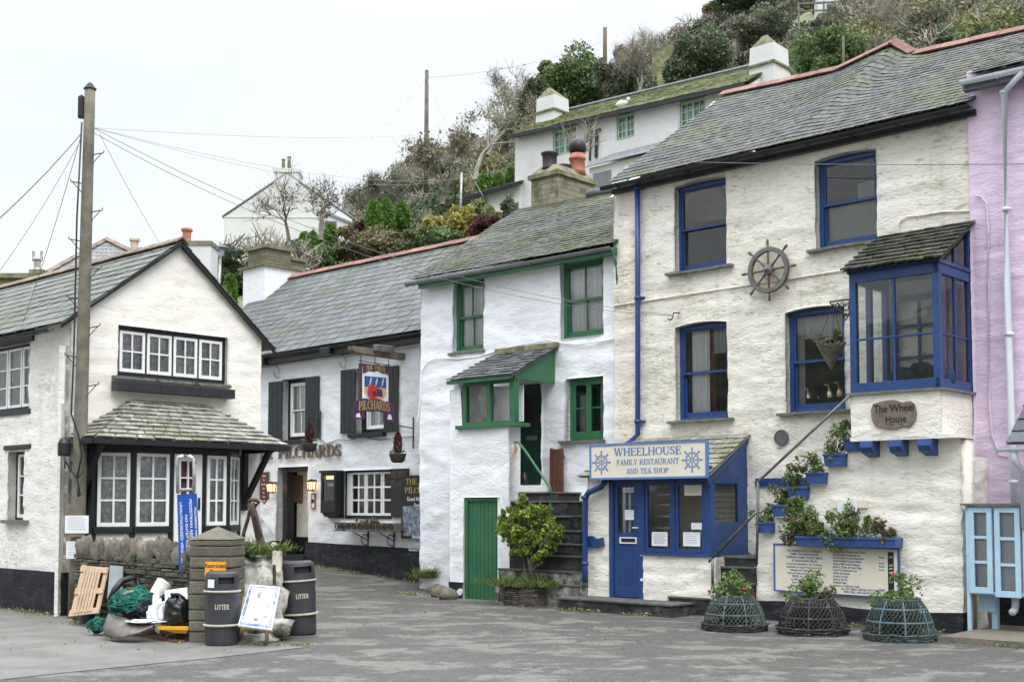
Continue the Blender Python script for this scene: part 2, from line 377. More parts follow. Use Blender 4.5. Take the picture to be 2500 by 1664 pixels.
def slate_roof(eave,ridge,rows,cols,th=.010,seed=1,drop=.0,wav=.0,over=1.35):
 """eave(s), ridge(s) -> 3D points; individually laid slates"""
 rnd=random.Random(seed);m=MB()
 nrm=(Vector(eave(1))-Vector(eave(0))).cross(Vector(ridge(.5))-Vector(eave(.5))).normalized()
 if nrm.z<0:nrm=-nrm
 def pt(s,t):return Vector(eave(s)).lerp(Vector(ridge(s)),t)
 n=24
 for i in range(n):
  m.quad(pt(i/n,0.01)-nrm*.02,pt((i+1)/n,0.01)-nrm*.02,pt((i+1)/n,1)-nrm*.02,pt(i/n,1)-nrm*.02)
 for r in range(rows):
  t0=r/rows;t1=min(1,(r+over)/rows);off=(r%2)*.5+rnd.uniform(-.08,.08);c=-off
  while c<cols:
   wdt=rnd.uniform(.82,1.18);s0=max(0,c/cols);s1=min(1,(c+wdt)/cols);c+=wdt
   if s1-s0<.15/cols:continue
   g=.03/cols;dt=rnd.uniform(-.05,.05)/rows;lift=th*rnd.uniform(1.25,1.9);ti=rnd.uniform(-.004,.004)
   sag=wav*noise.noise(Vector((s0*cols*.12,t0*rows*.15,seed)))
   a=pt(s0+g,max(0,t0+dt))+nrm*(lift+ti+sag);b=pt(s1-g,max(0,t0+dt))+nrm*(lift-ti+sag)
   c2=pt(s1-g,t1)+nrm*(.002+sag);d=pt(s0+g,t1)+nrm*(.002+sag);k=len(m.v)
   if nrm.dot((b-a).cross(d-a))<0:a,b,c2,d=b,a,d,c2
   dn=nrm*th;m.v+=[tuple(x)for x in(a,b,c2,d,a-dn,b-dn)]
   m.f+=[(k,k+1,k+2,k+3),(k+4,k+5,k+1,k),(k+5,k+2,k+1),(k+4,k,k+3)]
 return m
def lerp_pts(pts):
 pts=[Vector(p)for p in pts]
 def f(s):
  x=s*(len(pts)-1);i=min(int(x),len(pts)-2);return pts[i].lerp(pts[i+1],x-i)
 return f
def ridge_tiles(pts,seg,sz,th=.02,cross=None,rnd=random.Random(3)):
 m=MB();pts=[Vector(p)for p in pts]
 for p,q_ in zip(pts[:-1],pts[1:]):
  L=(q_-p).length;n=max(1,round(L/seg));d=(q_-p)/n
  h=d.normalized();sd_=h.cross(Vector((0,0,1))).normalized();up=sd_.cross(h)
  for i in range(n):
   a=p+d*(i+.012)+up*rnd.uniform(0,.012);b=p+d*(i+.988)+up*rnd.uniform(0,.012)
   for sg in(1,-1):
    o=sd_*sz*sg-up*sz*.75
    m.hexa([a+o,b+o,b,a,a+o+up*th+sd_*th*sg,b+o+up*th+sd_*th*sg,b+up*th*1.6,a+up*th*1.6])
 return m
def gutter_mesh(p,q_,r=.06,n=1,brackets=7):
 m=MB();p,q_=Vector(p),Vector(q_);h=(q_-p).normalized();sd_=h.cross(Vector((0,0,1))).normalized()
 prof=[(math.cos(t)*r,math.sin(t)*r)for t in np.linspace(math.pi,2*math.pi,9)]+[(math.cos(t)*r*.86,math.sin(t)*r*.86)for t in np.linspace(2*math.pi,math.pi,9)]
 i=len(m.v);k=len(prof)
 for b in(p,q_):m.v+=[tuple(b+sd_*x+Vector((0,0,z)))for x,z in prof]
 for j in range(k):l=(j+1)%k;m.f.append((i+j,i+l,i+k+l,i+k+j))
 m.f.append(tuple(range(i,i+k)));m.f.append(tuple(range(i+2*k-1,i+k-1,-1)))
 L=(q_-p).length
 for b in range(brackets):
  c=p.lerp(q_,(b+.5)/brackets)
  pr=[(math.cos(t)*(r+.012),math.sin(t)*(r+.012))for t in np.linspace(math.pi,2*math.pi,9)]
  i=len(m.v)
  for e in(-.02,.02):m.v+=[tuple(c+h*e+sd_*x+Vector((0,0,z)))for x,z in pr]
  for j in range(8):m.f.append((i+j,i+j+1,i+9+j+1,i+9+j))
 return m
def curtain_mesh(fr,a0,a1,z0,z1,w,amp=.02,waves=7,seed=0):
 m=MB();n=max(12,int(waves*6));rows=5
 for j in range(rows+1):
  z=z0+(z1-z0)*j/rows
  for i in range(n+1):
   s=i/n;d=amp*math.sin(s*waves*2*math.pi+seed+.5*math.sin(3*s+j*.15))+amp*.6*noise.noise(Vector((s*9,j*.4,seed)))
   m.v.append(tuple(fr.P(a0+(a1-a0)*s,z,w+d)))
 for j in range(rows):
  for i in range(n):k=j*(n+1)+i;m.f.append((k,k+1,k+n+2,k+n+1))
 return m
def rect_frame(m,fr,a0,a1,z0,z1,w0,w1,t,tb=None,tt=None):
 tb=t if tb is None else tb;tt=t if tt is None else tt
 m.box(fr,a0,a0+t,z0,z1,w0,w1);m.box(fr,a1-t,a1,z0,z1,w0,w1)
 m.box(fr,a0+t,a1-t,z0,z0+tb,w0,w1-.001);m.box(fr,a0+t,a1-t,z1-tt,z1,w0,w1-.001)
def pane(fr,a0,a1,z0,z1,w):return MB().quad(fr.P(a0,z0,w),fr.P(a1,z0,w),fr.P(a1,z1,w),fr.P(a0,z1,w))
def sash_window(parent,fr,w,a0,a1,z0,z1,mat,arch=0,t=.06,vbars=0,hbars=0,curtain=None,glass='glass',sill=None,name='window',cw=.03,label=None,split=.5,backing=True):
 """frame filling an opening; w = plane of outer frame face"""
 fm=MB();zt=z1+arch
 fm.box(fr,a0,a0+t,z0,z1,w-.1,w);fm.box(fr,a1-t,a1,z0,z1,w-.1,w)
 fm.box(fr,a0+t,a1-t,z0,z0+t*.7,w-.1,w-.001)
 if arch:
  pts=[(a0,z1)]+[(a0+(a1-a0)*i/10,z1+arch*(1-(2*i/10-1)**2)+.02)for i in range(11)]+[(a1,z1)]
  fm.prism(fr,pts[::-1][1:-1][::-1][::-1]if False else[(a0,z1),(a1,z1)]+[(a0+(a1-a0)*i/10,z1+arch*(1-(2*i/10-1)**2)+.02)for i in range(10,-1,-1)],w-.1,w-.002)
  fm.box(fr,a0+t,a1-t,z1-t*.6,z1,w-.1,w-.001);fm.box(fr,a0-.005,a1+.005,z1-.05,z1+.0,w-.05,w+.02)
 else:fm.box(fr,a0+t,a1-t,z1-t,z1,w-.1,w-.001)
 win=fm.build(name,mat,parent,bevel=.004)
 if label:win['label']=label
 zi0,zi1=z0+t*.7,z1-t*(.6 if arch else 1);zm=zi0+(zi1-zi0)*split;st=t*.75
 sm=MB();rect_frame(sm,fr,a0+t,a1-t,zm-.02,zi1,w-.055,w-.015,st*.75,st*.8,st*.7)
 for k in range(1,vbars+1):x=a0+t+(a1-a0-2*t)*k/(vbars+1);sm.box(fr,x-.011,x+.011,zm+st*.5,zi1-st*.6,w-.05,w-.02)
 for k in range(1,hbars+1):z=zm+(zi1-zm)*k/(hbars+1);sm.box(fr,a0+t+st*.5,a1-t-st*.5,z-.011,z+.011,w-.049,w-.022)
 sm.build('sash',mat,win)
 sm=MB();rect_frame(sm,fr,a0+t,a1-t,zi0,zm+.02,w-.095,w-.058,st*.75,st*1.6,st*.6)
 for k in range(1,vbars+1):x=a0+t+(a1-a0-2*t)*k/(vbars+1);sm.box(fr,x-.011,x+.011,zi0+st*1.4,zm,w-.09,w-.062)
 sm.build('sash',mat,win)
 pane(fr,a0+t,a1-t,zm,zi1,w-.035).build('pane',MT[glass],win);pane(fr,a0+t,a1-t,zi0,zm,w-.078).build('pane',MT[glass],win)
 if curtain:curtain_mesh(fr,a0+t*.5,a1-t*.5,zi0,zi1,w-.1-cw,.02,9*(a1-a0),seed=a0).build('curtain',MT[curtain],win)
 if sill:
  s_=MB();k=max(3,int((a1-a0)/.25));rr=random.Random(int(a0*100))
  for i in range(k):x0=a0-.13+(a1-a0+.26)*i/k;x1=a0-.13+(a1-a0+.26)*(i+1)/k;dz=rr.uniform(-.006,.006);s_.box(fr,x0+.003,x1-.003,z0-.055+dz,z0-.012+dz,w-.1,sill+.1+rr.uniform(-.01,.012))
  s_.build('sill',MT['sill'],win)
 return win
def casement(parent,fr,w,a0,a1,z0,z1,mat,panes=(2,3),t=.045,curtain='lace',glass='glass',name='casement',cw=.03,bar=.013):
 m=MB();rect_frame(m,fr,a0,a1,z0,z1,w-.045,w,t,t*1.2,t)
 nx,nz_=panes
 for k in range(1,nx):x=a0+t+(a1-a0-2*t)*k/nx;m.box(fr,x-bar,x+bar,z0+t,z1-t,w-.04,w-.006)
 for k in range(1,nz_):z=z0+t*1.2+(z1-z0-2.2*t)*k/nz_;m.box(fr,a0+t,a1-t,z-bar,z+bar,w-.039,w-.007)
 o=m.build(name,mat,parent,bevel=.003)
 pane(fr,a0+t,a1-t,z0+t,z1-t,w-.025).build('pane',MT[glass],o)if o.parent.parent is None else pane(fr,a0+t,a1-t,z0+t,z1-t,w-.025).build('pane',MT[glass],parent)
 if curtain:curtain_mesh(fr,a0+.01,a1-.01,z0+t*.6,z1-t*.6,w-.045-cw,.018,8*(a1-a0)+2,seed=a0*3).build('curtain',MT[curtain],o if o.parent.parent is None else parent)
 return o
def span(fr,w,xl,xr,ytl,ytr,ybl,ybr):
 a0,za=fr.uv((xl,ytl),w);a1,zb=fr.uv((xr,ytr),w);z2=fr.uv((xl,ybl),w)[1];z3=fr.uv((xr,ybr),w)[1]
 return a0,a1,(z2+z3)/2,(za+zb)/2
def spq(fr,w,k,xl,xr,ytl,ytr,ybl,ybr):
 l=q(k,xl,ytl);r=q(k,xr,ytr);l2=q(k,xl,ybl);r2=q(k,xr,ybr);return span(fr,w,l[0],r[0],l[1],r[1],l2[1],r2[1])
NR=np.random.default_rng(11)
def leaf_quads(pts,size,elong=1.6,flat=0.0):
 n=len(pts);d1=NR.normal(size=(n,3));d1/=np.linalg.norm(d1,axis=1)[:,None]
 d2=NR.normal(size=(n,3));d2[:,2]+=flat;d2-=(d2*d1).sum(1)[:,None]*d1;d2/=np.linalg.norm(d2,axis=1)[:,None]+1e-9
 s=size*NR.uniform(.6,1.35,n)[:,None]
 V=np.stack([pts-d1*s*elong*.5,pts-d2*s*.5+d1*s*.1,pts+d1*s*elong*.5,pts+d2*s*.5+d1*s*.1],1).reshape(-1,3)
 return V,np.arange(n*4).reshape(-1,4)
def blob_pts(c,r,n,shell=.45,lumps=14,jag=.3):
 """points spread in an uneven, lumpy ellipsoid"""
 c=np.array(c);r=np.array(r)*np.ones(3)
 L=NR.normal(size=(lumps,3));L/=np.linalg.norm(L,axis=1)[:,None];L*=NR.uniform(.3,.92,(lumps,1));LR=NR.uniform(.17,.20+jag,lumps)
 k=NR.integers(0,lumps,n);d=NR.normal(size=(n,3));d/=np.linalg.norm(d,axis=1)[:,None]
 rad=NR.uniform(shell,1,n)**.6;return c+(L[k]+d*(LR[k]*rad)[:,None])*r
def branches(m,p,d,L,r,depth,rnd,spread=.6,up=.15,n=5,tips=None,minr=.004,k=(2,3),gnarl=.18):
 p=Vector(p);d=Vector(d).normalized();pts=[p];rs=[r];seg=3
 for i in range(seg):
  d=(d+Vector((rnd.gauss(0,gnarl),rnd.gauss(0,gnarl),rnd.gauss(0,gnarl)+up*.4))).normalized();p=p+d*L/seg;pts.append(p);rs.append(max(minr,r*(1-.35*(i+1)/seg)))
 m.tube(pts,rs,n,cap=False)
 if depth==0:
  if tips is not None:tips.append(pts[-1])
  return
 if tips is not None and depth<=2:tips.append(pts[-1]);tips.append(pts[-2])
 for b in range(rnd.randint(*k)):
  x=Vector((rnd.gauss(0,1),rnd.gauss(0,1),rnd.gauss(0,1)));x-=d*x.dot(d);x.normalize();nd=(d+x*rnd.uniform(spread*.6,spread*1.5)+Vector((0,0,up))).normalized()
  i0=rnd.choice((1,2,3,3));branches(m,pts[i0],nd,L*rnd.uniform(.62,.85),rs[i0]*rnd.uniform(.55,.75),depth-1,rnd,spread,up,max(3,n-1),tips,minr,k,gnarl)
def text_np(s,size=1.0,extrude=.0,align='CENTER',spacing=1.0,line=1.0):
 cu=bpy.data.curves.new('t','FONT');cu.body=s;cu.size=size;cu.extrude=extrude;cu.align_x=align;cu.space_character=spacing;cu.space_line=line
 cu.resolution_u=3;cu.offset=.014*size
 o=bpy.data.objects.new('t',cu);C.objects.link(o);dg=bpy.context.evaluated_depsgraph_get();dg.update()
 me=bpy.data.meshes.new_from_object(o.evaluated_get(dg));vs=[tuple(v.co)for v in me.vertices];fs=[tuple(p.vertices)for p in me.polygons]
 bpy.data.objects.remove(o);bpy.data.curves.remove(cu);bpy.data.meshes.remove(me);return vs,fs
def put_text(m,s,fr,a,z,w,h,align='CENTER',ext=.0015,sx=1.0,slope=0,bold=0,warp=None):
 vs,fs=text_np(s,h/.7,ext,align);k=len(m.v)
 for x,y,t in vs:
  x*=sx
  if warp:x,y=warp(x,y)
  m.v.append(tuple(fr.P(a+x,z+y+slope*x,w+t)))
 m.f+=[tuple(k+i for i in f)for f in fs]
T_,t_=.17,.075
SF={
'A':(.78,[('l',.1,0,.39,1,t_),('l',.39,1,.68,0,T_),('l',.2,.33,.58,.33,t_),('s',.1,0),('s',.68,0)]),
'C':(.74,[('a',.4,.5,.3,.45,45,315),('l',.62,.62,.62,.92,t_)]),
'D':(.80,[('l',.16,0,.16,1,T_),('l',.1,.04,.4,.04,t_),('l',.1,.96,.4,.96,t_),('a',.36,.5,.33,.46,-90,90),('s',.16,0),('s',.16,1)]),
'E':(.70,[('l',.16,0,.16,1,T_),('l',.1,.04,.6,.04,t_),('l',.1,.96,.58,.96,t_),('l',.16,.52,.48,.52,t_),('l',.6,0,.6,.24,t_),('l',.58,.78,.58,1,t_),('l',.48,.42,.48,.62,t_),('s',.16,0),('s',.16,1)]),
'F':(.66,[('l',.16,0,.16,1,T_),('l',.1,.96,.58,.96,t_),('l',.16,.5,.46,.5,t_),('l',.58,.76,.58,1,t_),('l',.46,.4,.46,.6,t_),('s',.16,0),('s',.16,1)]),
'H':(.88,[('l',.16,0,.16,1,T_),('l',.7,0,.7,1,T_),('l',.16,.52,.7,.52,t_),('s',.16,0),('s',.16,1),('s',.7,0),('s',.7,1)]),
'I':(.34,[('l',.16,0,.16,1,T_),('s',.16,0),('s',.16,1)]),
'L':(.68,[('l',.16,0,.16,1,T_),('l',.1,.04,.58,.04,t_),('l',.58,0,.58,.26,t_),('s',.16,0),('s',.16,1)]),
'M':(1.0,[('l',.14,0,.14,1,t_),('l',.14,1,.46,.05,T_),('l',.46,.05,.8,1,t_),('l',.8,0,.8,1,T_),('s',.14,0),('s',.8,0),('s',.14,1),('s',.8,1)]),
'N':(.88,[('l',.14,0,.14,1,t_),('l',.14,1,.7,0,T_),('l',.7,0,.7,1,t_),('s',.14,0),('s',.14,1),('s',.7,1)]),
'O':(.84,[('a',.41,.5,.33,.46,0,360)]),
'P':(.70,[('l',.16,0,.16,1,T_),('l',.1,.96,.36,.96,t_),('l',.1,.46,.36,.46,t_),('a',.34,.71,.24,.25,-90,90),('s',.16,0),('s',.16,1)]),
'R':(.80,[('l',.16,0,.16,1,T_),('l',.1,.96,.36,.96,t_),('l',.1,.48,.36,.48,t_),('a',.34,.72,.24,.24,-90,90),('l',.36,.48,.68,0,T_),('s',.16,0),('s',.16,1),('s',.7,0)]),
'S':(.64,[('a',.31,.73,.2,.22,30,225),('a',.31,.27,.2,.22,-150,45),('l',.19,.58,.43,.42,T_),('l',.51,.72,.51,.95,t_),('l',.1,.05,.1,.28,t_)]),
'T':(.74,[('l',.36,0,.36,1,T_),('l',.06,.96,.66,.96,t_),('l',.06,.74,.06,1,t_),('l',.66,.74,.66,1,t_),('s',.36,0)]),
'U':(.84,[('l',.16,.3,.16,1,T_),('l',.66,.3,.66,1,t_),('a',.41,.3,.25,.28,180,360),('s',.16,1),('s',.66,1)]),
'W':(1.1,[('l',.08,1,.3,0,T_),('l',.3,0,.52,1,t_),('l',.52,1,.74,0,T_),('l',.74,0,.98,1,t_),('s',.08,1),('s',.98,1),('s',.52,1)]),
'Y':(.76,[('l',.08,1,.38,.48,T_),('l',.38,.48,.66,1,t_),('l',.38,0,.38,.5,T_),('s',.08,1),('s',.66,1),('s',.38,0)]),
' ':(.4,[])}
def serif_text(m,s,fr,a,z,w,h,width=None,slope=0,depth=.003,warp=None,thick=1.0,align='C'):
 tot=sum(SF[c][0]for c in s);sx=(width/(tot*h))if width else 1.0;x0=a-(tot*h*sx/2 if align=='C'else 0)
 cnt=[0]
 def P2(x,y):
  X,Y=x0+x*h*sx,y*h
  if warp:X,Y=warp(X,Y)
  return(X,z+Y+slope*(X-a))
 def poly(pts):
  pp=[P2(*p)for p in pts];cnt[0]+=1
  ar=sum(pp[i][0]*pp[(i+1)%len(pp)][1]-pp[(i+1)%len(pp)][0]*pp[i][1]for i in range(len(pp)))
  if ar<0:pp=pp[::-1]
  m.prism(fr,pp,w,w+depth+(cnt[0]%7)*.00015)
 ox=0
 for c in s:
  wd,st=SF[c]
  for k in st:
   if k[0]=='l':
    _,ax,ay,bx,by,ww=k;ww*=thick
    if ax==bx or abs(bx-ax)<abs(by-ay):poly([(ox+ax-ww/2,ay),(ox+ax+ww/2,ay),(ox+bx+ww/2,by),(ox+bx-ww/2,by)])
    else:poly([(ox+ax,ay-ww/2),(ox+bx,by-ww/2),(ox+bx,by+ww/2),(ox+ax,ay+ww/2)])
   elif k[0]=='s':
    _,sx_,sy_=k;y0,y1=(0,.055)if sy_==0 else(.945,1);poly([(ox+sx_-.14,y0),(ox+sx_+.14,y0),(ox+sx_+.14,y1),(ox+sx_-.14,y1)])
   else:
    _,cx,cy,rx,ry,a0,a1=k;n=max(5,int(abs(a1-a0)/24))
    for i in range(n):
     u0,u1=R(a0+(a1-a0)*i/n),R(a0+(a1-a0)*(i+1)/n)
     def rr(u,sg):tk=(t_+(T_-t_)*abs(math.cos(u))**1.5)*thick;return(ox+cx+math.cos(u)*(rx+sg*tk/2),cy+math.sin(u)*(ry+sg*tk/2*.8))
     poly([rr(u0,-1),rr(u1,-1),rr(u1,1),rr(u0,1)])
  ox+=wd
ER=(.736,-.677);EG=(.677,.736)
FR=Fr((6.08,17.13),ER)
WM,PO,BAYW,GM,GP,PB,PK=-.92,.18,.22,-1.02,.13,-1.8,-.87
CORN=at_depth((166,1235),19.7);FG=Fr((CORN.x,CORN.y),EG);FS=Fr((CORN.x,CORN.y),ER)
def sstep(x,a,b):
 t=min(1,max(0,(x-a)/(b-a)));return t*t*(3-2*t)
def gz(x,y):
 a,_,w=FR.loc((x,y,0));return .40*sstep(-a,10.0,18.5)*sstep(y,21.5,29)-.03*sstep(y,16,12)
def asphalt():
 t=NT('asphalt');v=t.mapping((1,1,1));c=t.mix(t.ramp(t.noise(60,3),.3,.7),(.058,.054,.048,1),(.100,.094,.085,1))
 big=t.noise(.45,5,rough=.6);c=t.mix(t.ramp(big,.35,.7,0,.6),c,(.075,.073,.07,1))
 vv=t.mapping((1,1.5,1));pt=t.noise(.9,8,vv,.74,.3);c=t.mix(t.ramp(pt,.51,.56,0,.75),c,(.20,.190,.168,1))
 pt2=t.noise(3.6,7,vv,.78);c=t.mix(t.ramp(pt2,.54,.61,0,.6),c,(.15,.147,.13,1));c=t.mix(t.ramp(t.noise(15,6,rough=.8),.42,.62,0,.4),c,(.045,.045,.043,1));c=t.mix(t.ramp(t.noise(34,3),.58,.68,0,.5),c,(.24,.235,.215,1))
 c=t.mix(t.ramp(t.noise(140,2),.66,.72,0,.6),c,(.3,.29,.27,1))
 c=t.mix(t.ramp(t.noise(.9,5),.62,.75,0,.35),c,(.10,.105,.06,1))
 t.col(c);t.l(t.ramp(t.noise(.8,4),.3,.7,.55,.85),t.b.inputs['Roughness']);t.b.inputs['Specular IOR Level'].default_value=.35
 t.bump(t.add(t.noise(110,3),t.mul(pt,-.6)),.5,.012);return t.m
def ground():
 m=MB();xs=list(np.arange(-18,16.1,.5));ys=list(np.arange(3,44.1,.5))
 xs=[-1500,-300,-60]+xs+[60,300,1500];ys=[-300,-20]+ys+[200,2500]
 for y in ys:
  for x in xs:m.v.append((x,y,gz(x,y)+.012*noise.noise(Vector((x*.4,y*.4,0)))))
 n=len(xs)
 for j in range(len(ys)-1):
  for i in range(n-1):k=j*n+i;m.f.append((k,k+1,k+n+1,k+n))
 return m.build('ground',asphalt(),None,smooth=True)
tag(ground(),kind='structure')
conc=M('concrete_apron',(.155,.15,.138,1),.85,.2,1.6,.3,70,dirt=(.13,.13,.11,1),damt=.35)
m=MB();edge=[(0,1652),(180,1634),(360,1618),(540,1602),(738,1580)];far=[(0,1482),(150,1500),(300,1500),(500,1540),(738,1578)]
N_=40
E=lerp_pts([on_ground(p)for p in[(-700,1730)]+edge]);Fa=lerp_pts([on_ground(p)for p in[(-700,1400)]+far])
for i in range(N_):
 for j in range(12):
  def pp(i,j):p=E(i/N_).lerp(Fa(i/N_),j/12);p=p+Vector((0,0,0));return Vector((p.x+(.03*noise.noise(p*2)if j==0 else 0),p.y,gz(p.x,p.y)+.012*noise.noise(Vector((p.x*.4,p.y*.4,0)))+.006))
  m.quad(pp(i,j),pp(i+1,j),pp(i+1,j+1),pp(i,j+1))
tag(m.build('pavement',conc),kind='structure')
A0W=FR.uv((1500,900),WM)[0];A1W=FR.uv((2377,700),WM)[0]
thingW=thing('restaurant_building','cream rubble stone restaurant with blue sash windows, blue porch and glazed upper bay','building',FR.P((A0W+A1W)/2,0,WM))
EW=WM+.22
aeL,zeL=FR.uv((1484,452),EW);aeR,zeR=FR.uv((2373,252),EW)
wr,zr=FR.at_a((1775,228),aeL+.05)
RW=wr
print('W ridge w',wr,zr,'eave',aeL,zeL,aeR,zeR,'wall',A0W,A1W)
def rp(px,py):a,z=FR.uv((px,py),RW);return a,z
rpx=[(1775,230),(1905,203),(2048,172),(2186,105),(2236,134),(2500,74),(2600,52)]
rpts=[rp(*p)for p in rpx]
a_end=aeR+.0
def zr_of(a):
 for(x0,y0),(x1,y1)in zip(rpts[:-1],rpts[1:]):
  if x0<=a<=x1 or(a<x0 and(x0,y0)==rpts[0]):return y0+(y1-y0)*(a-x0)/(x1-x0)
 return rpts[-1][1]
zW=lambda a:zeL+(zeR-zeL)*(a-aeL)/(aeR-aeL)
hA=span(FR,WM,1644,1774,459,433,662,650);hB=span(FR,WM,1989,2139,394,366,606,588)
hC=spq(FR,WM,'B1',170,610,342,300,1130,1115);hD=spq(FR,WM,'B1',1103,1605,222,165,1065,1040)
holesW=[h+(.05,.17)for h in(hA,hB,hC,hD)]
wl=wall_mesh(FR,WM,A0W,A1W,-.05,8.5,holesW,.05,.021,ztop=lambda a:zW(a)+.06,seed=3,lump=(1.5,5.2)).build('wall',MT['cream'],thingW,smooth=True)
zt=max(zeL,zeR)
m=MB();m.box(FR,A0W,A0W+.25,0,zeL,WM-.3,RW*2-WM);m.prism(Fr(FR.P(A0W,0,0)[:2],(-FR.n.x,-FR.n.y)),[(-WM+.2,zeL-.1),(-RW,zr-.1),(-(2*RW-WM),zeL-.1)],-.25,0)
m.box(FR,A0W,A1W+4,0,zeL,2*RW-WM-.3,2*RW-WM);m.build('gable_end',MT['cream'],thingW)
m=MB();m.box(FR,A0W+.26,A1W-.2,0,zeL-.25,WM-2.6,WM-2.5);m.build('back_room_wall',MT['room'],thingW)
for h,cu,lab in((hA,None,'upper left sash window, dark'),(hB,None,None),(hC,None,None),(hD,None,None)):
 wdw=sash_window(thingW,FR,WM-.13,*h,MT['blue'],arch=.05,t=.07,sill=WM,glass='glass_d'if h in(hA,hB)else 'glass')
def cur(h,fa,fb,za,zb,mat,parent,wv=5,w=WM-.26,nm='curtain'):
 a0,a1,z0,z1=h;return curtain_mesh(FR,a0+(a1-a0)*fa,a0+(a1-a0)*fb,z0+(z1-z0)*za,z0+(z1-z0)*zb,w,.022,wv,seed=a0).build(nm,MT[mat],parent)
MT['redcloth']=M('red_cloth',(.20,.03,.03,1),.9,.1,5,0)
MT['blind']=M('roller_blind',(.42,.42,.38,1),.9,.05,5,0)
wins=[o for o in thingW.children if o.name.startswith('window')]
cur(hC,.18,.52,.02,1,'net',wins[2]);cur(hC,.50,.62,.02,.98,'redcloth',wins[2],2,WM-.29);cur(hC,.6,1,.7,1.0,'netdim',wins[2],6)
cur(hD,.2,1,.74,1.0,'netdim',wins[3],8);cur(hD,.07,.2,.02,1.0,'netdim',wins[3],3)
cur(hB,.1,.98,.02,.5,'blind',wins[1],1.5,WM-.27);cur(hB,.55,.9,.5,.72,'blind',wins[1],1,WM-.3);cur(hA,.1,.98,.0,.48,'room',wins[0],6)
ev=lerp_pts([FR.P(aeL+(aeR-aeL)*i/20,zW(aeL+(aeR-aeL)*i/20)+.03,EW+.03)for i in range(21)])
rg=lerp_pts([FR.P(aeL+(aeR-aeL)*i/20,zr_of(aeL+(aeR-aeL)*i/20),RW)for i in range(21)])
rows=24
slate_roof(ev,rg,rows,46,seed=4,wav=.006).build('roof',MT['slateW'],thingW)
m=MB();
for i in range(20):m.quad(rg(i/20),rg((i+1)/20),rg((i+1)/20)-FR.n*3-Vector((0,0,2.4)),rg(i/20)-FR.n*3-Vector((0,0,2.4)))
m.build('back_roof',MT['slateW'],thingW)
ridge_tiles([FR.P(a,z+.06,RW)for a,z in[(aeL-.05,rpts[0][1])]+[p for p in rpts[1:5]if p[0]<aeR]+([(aeR,zr_of(aeR))]if aeR>rpts[4][0]else[])],.5,.17).build('ridge_tiles',MT['redtile'],thingW)
m=MB();m.box(FR,A0W,A1W,0,0,0,0);m=MB();m.beam(FR.P(aeL,zeL-.10,WM+.06),FR.P(aeR,zeR-.10,WM+.06),.1,.09);m.build('soffit_board',MT['black'],thingW)
gutter_mesh(FR.P(aeL-.12,zeL-.03,EW+.04),FR.P(aeR,zeR-.03,EW+.04),.062,brackets=9).build('gutter',MT['black'],thingW)
def dp(k,pts,w,fr=FR):return[fr.P(*fr.uv(q(k,x,y),w)[:2],w)for x,y in pts]
m=MB();pts=[FR.P(*FR.uv((x,y),WM+.09),WM+.09)for x,y in((1556,442),(1557,700),(1557,1060))]+[FR.P(*FR.uv((1530,1085),WM+.16),WM+.16),FR.P(*FR.uv((1527,1092),WM+.2),WM+.2)]
m.tube(pts,.048,12)
for y in(460,727,1028):m.tube([FR.P(*FR.uv((1557,y),WM+.09),WM+.09)+Vector((0,0,d))for d in(-.03,.03)],.062,12);a,z=FR.uv((1560,y),WM+.05);m.box(FR,a-.1,a+.11,z-.02,z+.02,WM,WM+.05)
m.build('downpipe',MT['blue'],thingW,smooth=True)
def cable_on(fr,w,pxs,r=.012):return MB().tube([fr.P(*fr.uv(p,w),w)for p in pxs],r,6)
cable_on(FR,WM+.02,[q('A4',x,y)for x,y in((68,1380),(300,1345),(650,1290),(1040,1232),(1300,1190),(1700,1130),(2090,1068))],.016).build('wall_cable',MT['cream'],thingW)
cable_on(FR,WM+.02,[q('A5',x,y)for x,y in((836,650),(832,590),(850,540),(900,510),(1000,500),(1150,475),(1358,470))],.014).build('wall_cable',MT['cream'],thingW)
aM1=FR.uv((2352,1400),0)[0]
stp=[q('B2',x,y)for x,y in((128,785),(218,785),(218,685),(328,685),(328,572),(440,572),(440,478),(560,478),(560,362),(690,362),(690,262),(800,262),(800,200),(1440,200))]
stl=[FR.uv(p,0)for p in stp];aM0=stl[0][0]
def ztM(a):
 z=stl[0][1]
 for(x0,y0)in stl:
  if a>=x0-1e-4:z=max(z,y0)
 if a<aM0:z=stl[0][1]-.05
 return z
zlow=FR.uv(q('B2',125,990),0)[1];aLow=FR.uv(q('B2',30,1090),0)[0]
def alL(z):return aM0 if z>zlow else aM0-(zlow-z)*.55
m=wall_mesh(FR,0,aM0-.45,aM1,-.05,3.2,[],.045,.028,ztop=ztM,seed=12,lump=(1.5,5.5),al=(alL,lambda z:99),thick=.5,edge=False)
m.box(FR,aM0+.02,aM1-.04,0,stl[0][1]-.03,-.9,-.07)
for(x0,y0),(x1,y1)in zip(stl[1::2],stl[2::2]):pass
for i in range(2,len(stl)-1,2):m.box(FR,stl[i][0]+.01,stl[i+1][0]+.02,0,stl[i][1]-.02,-.32,-.06)
wf=m.build('stair_wall',MT['cream_low'],thingW,smooth=False);wf.data.polygons.foreach_set('use_smooth',[True]*len(wf.data.polygons))
FRr=Fr(FR.P(aM1,0,0)[:2],(-FR.n.x,-FR.n.y))
wall_mesh(FRr,0,-.03,.95,-.05,2.45,[],.06,.03,seed=31,edge=False).build('return_wall',MT['cream_low'],thingW,smooth=True)
def zpl(a):return FR.uv((2200,1487),.02)[1]+.03*math.sin(a*2)
wall_mesh(FR,.07,FR.uv((1845,1450),0)[0],aM1+.02,-.05,.45,[],.05,.03,ztop=zpl,seed=44).build('plinth',MT['plinth'],thingW,smooth=True)
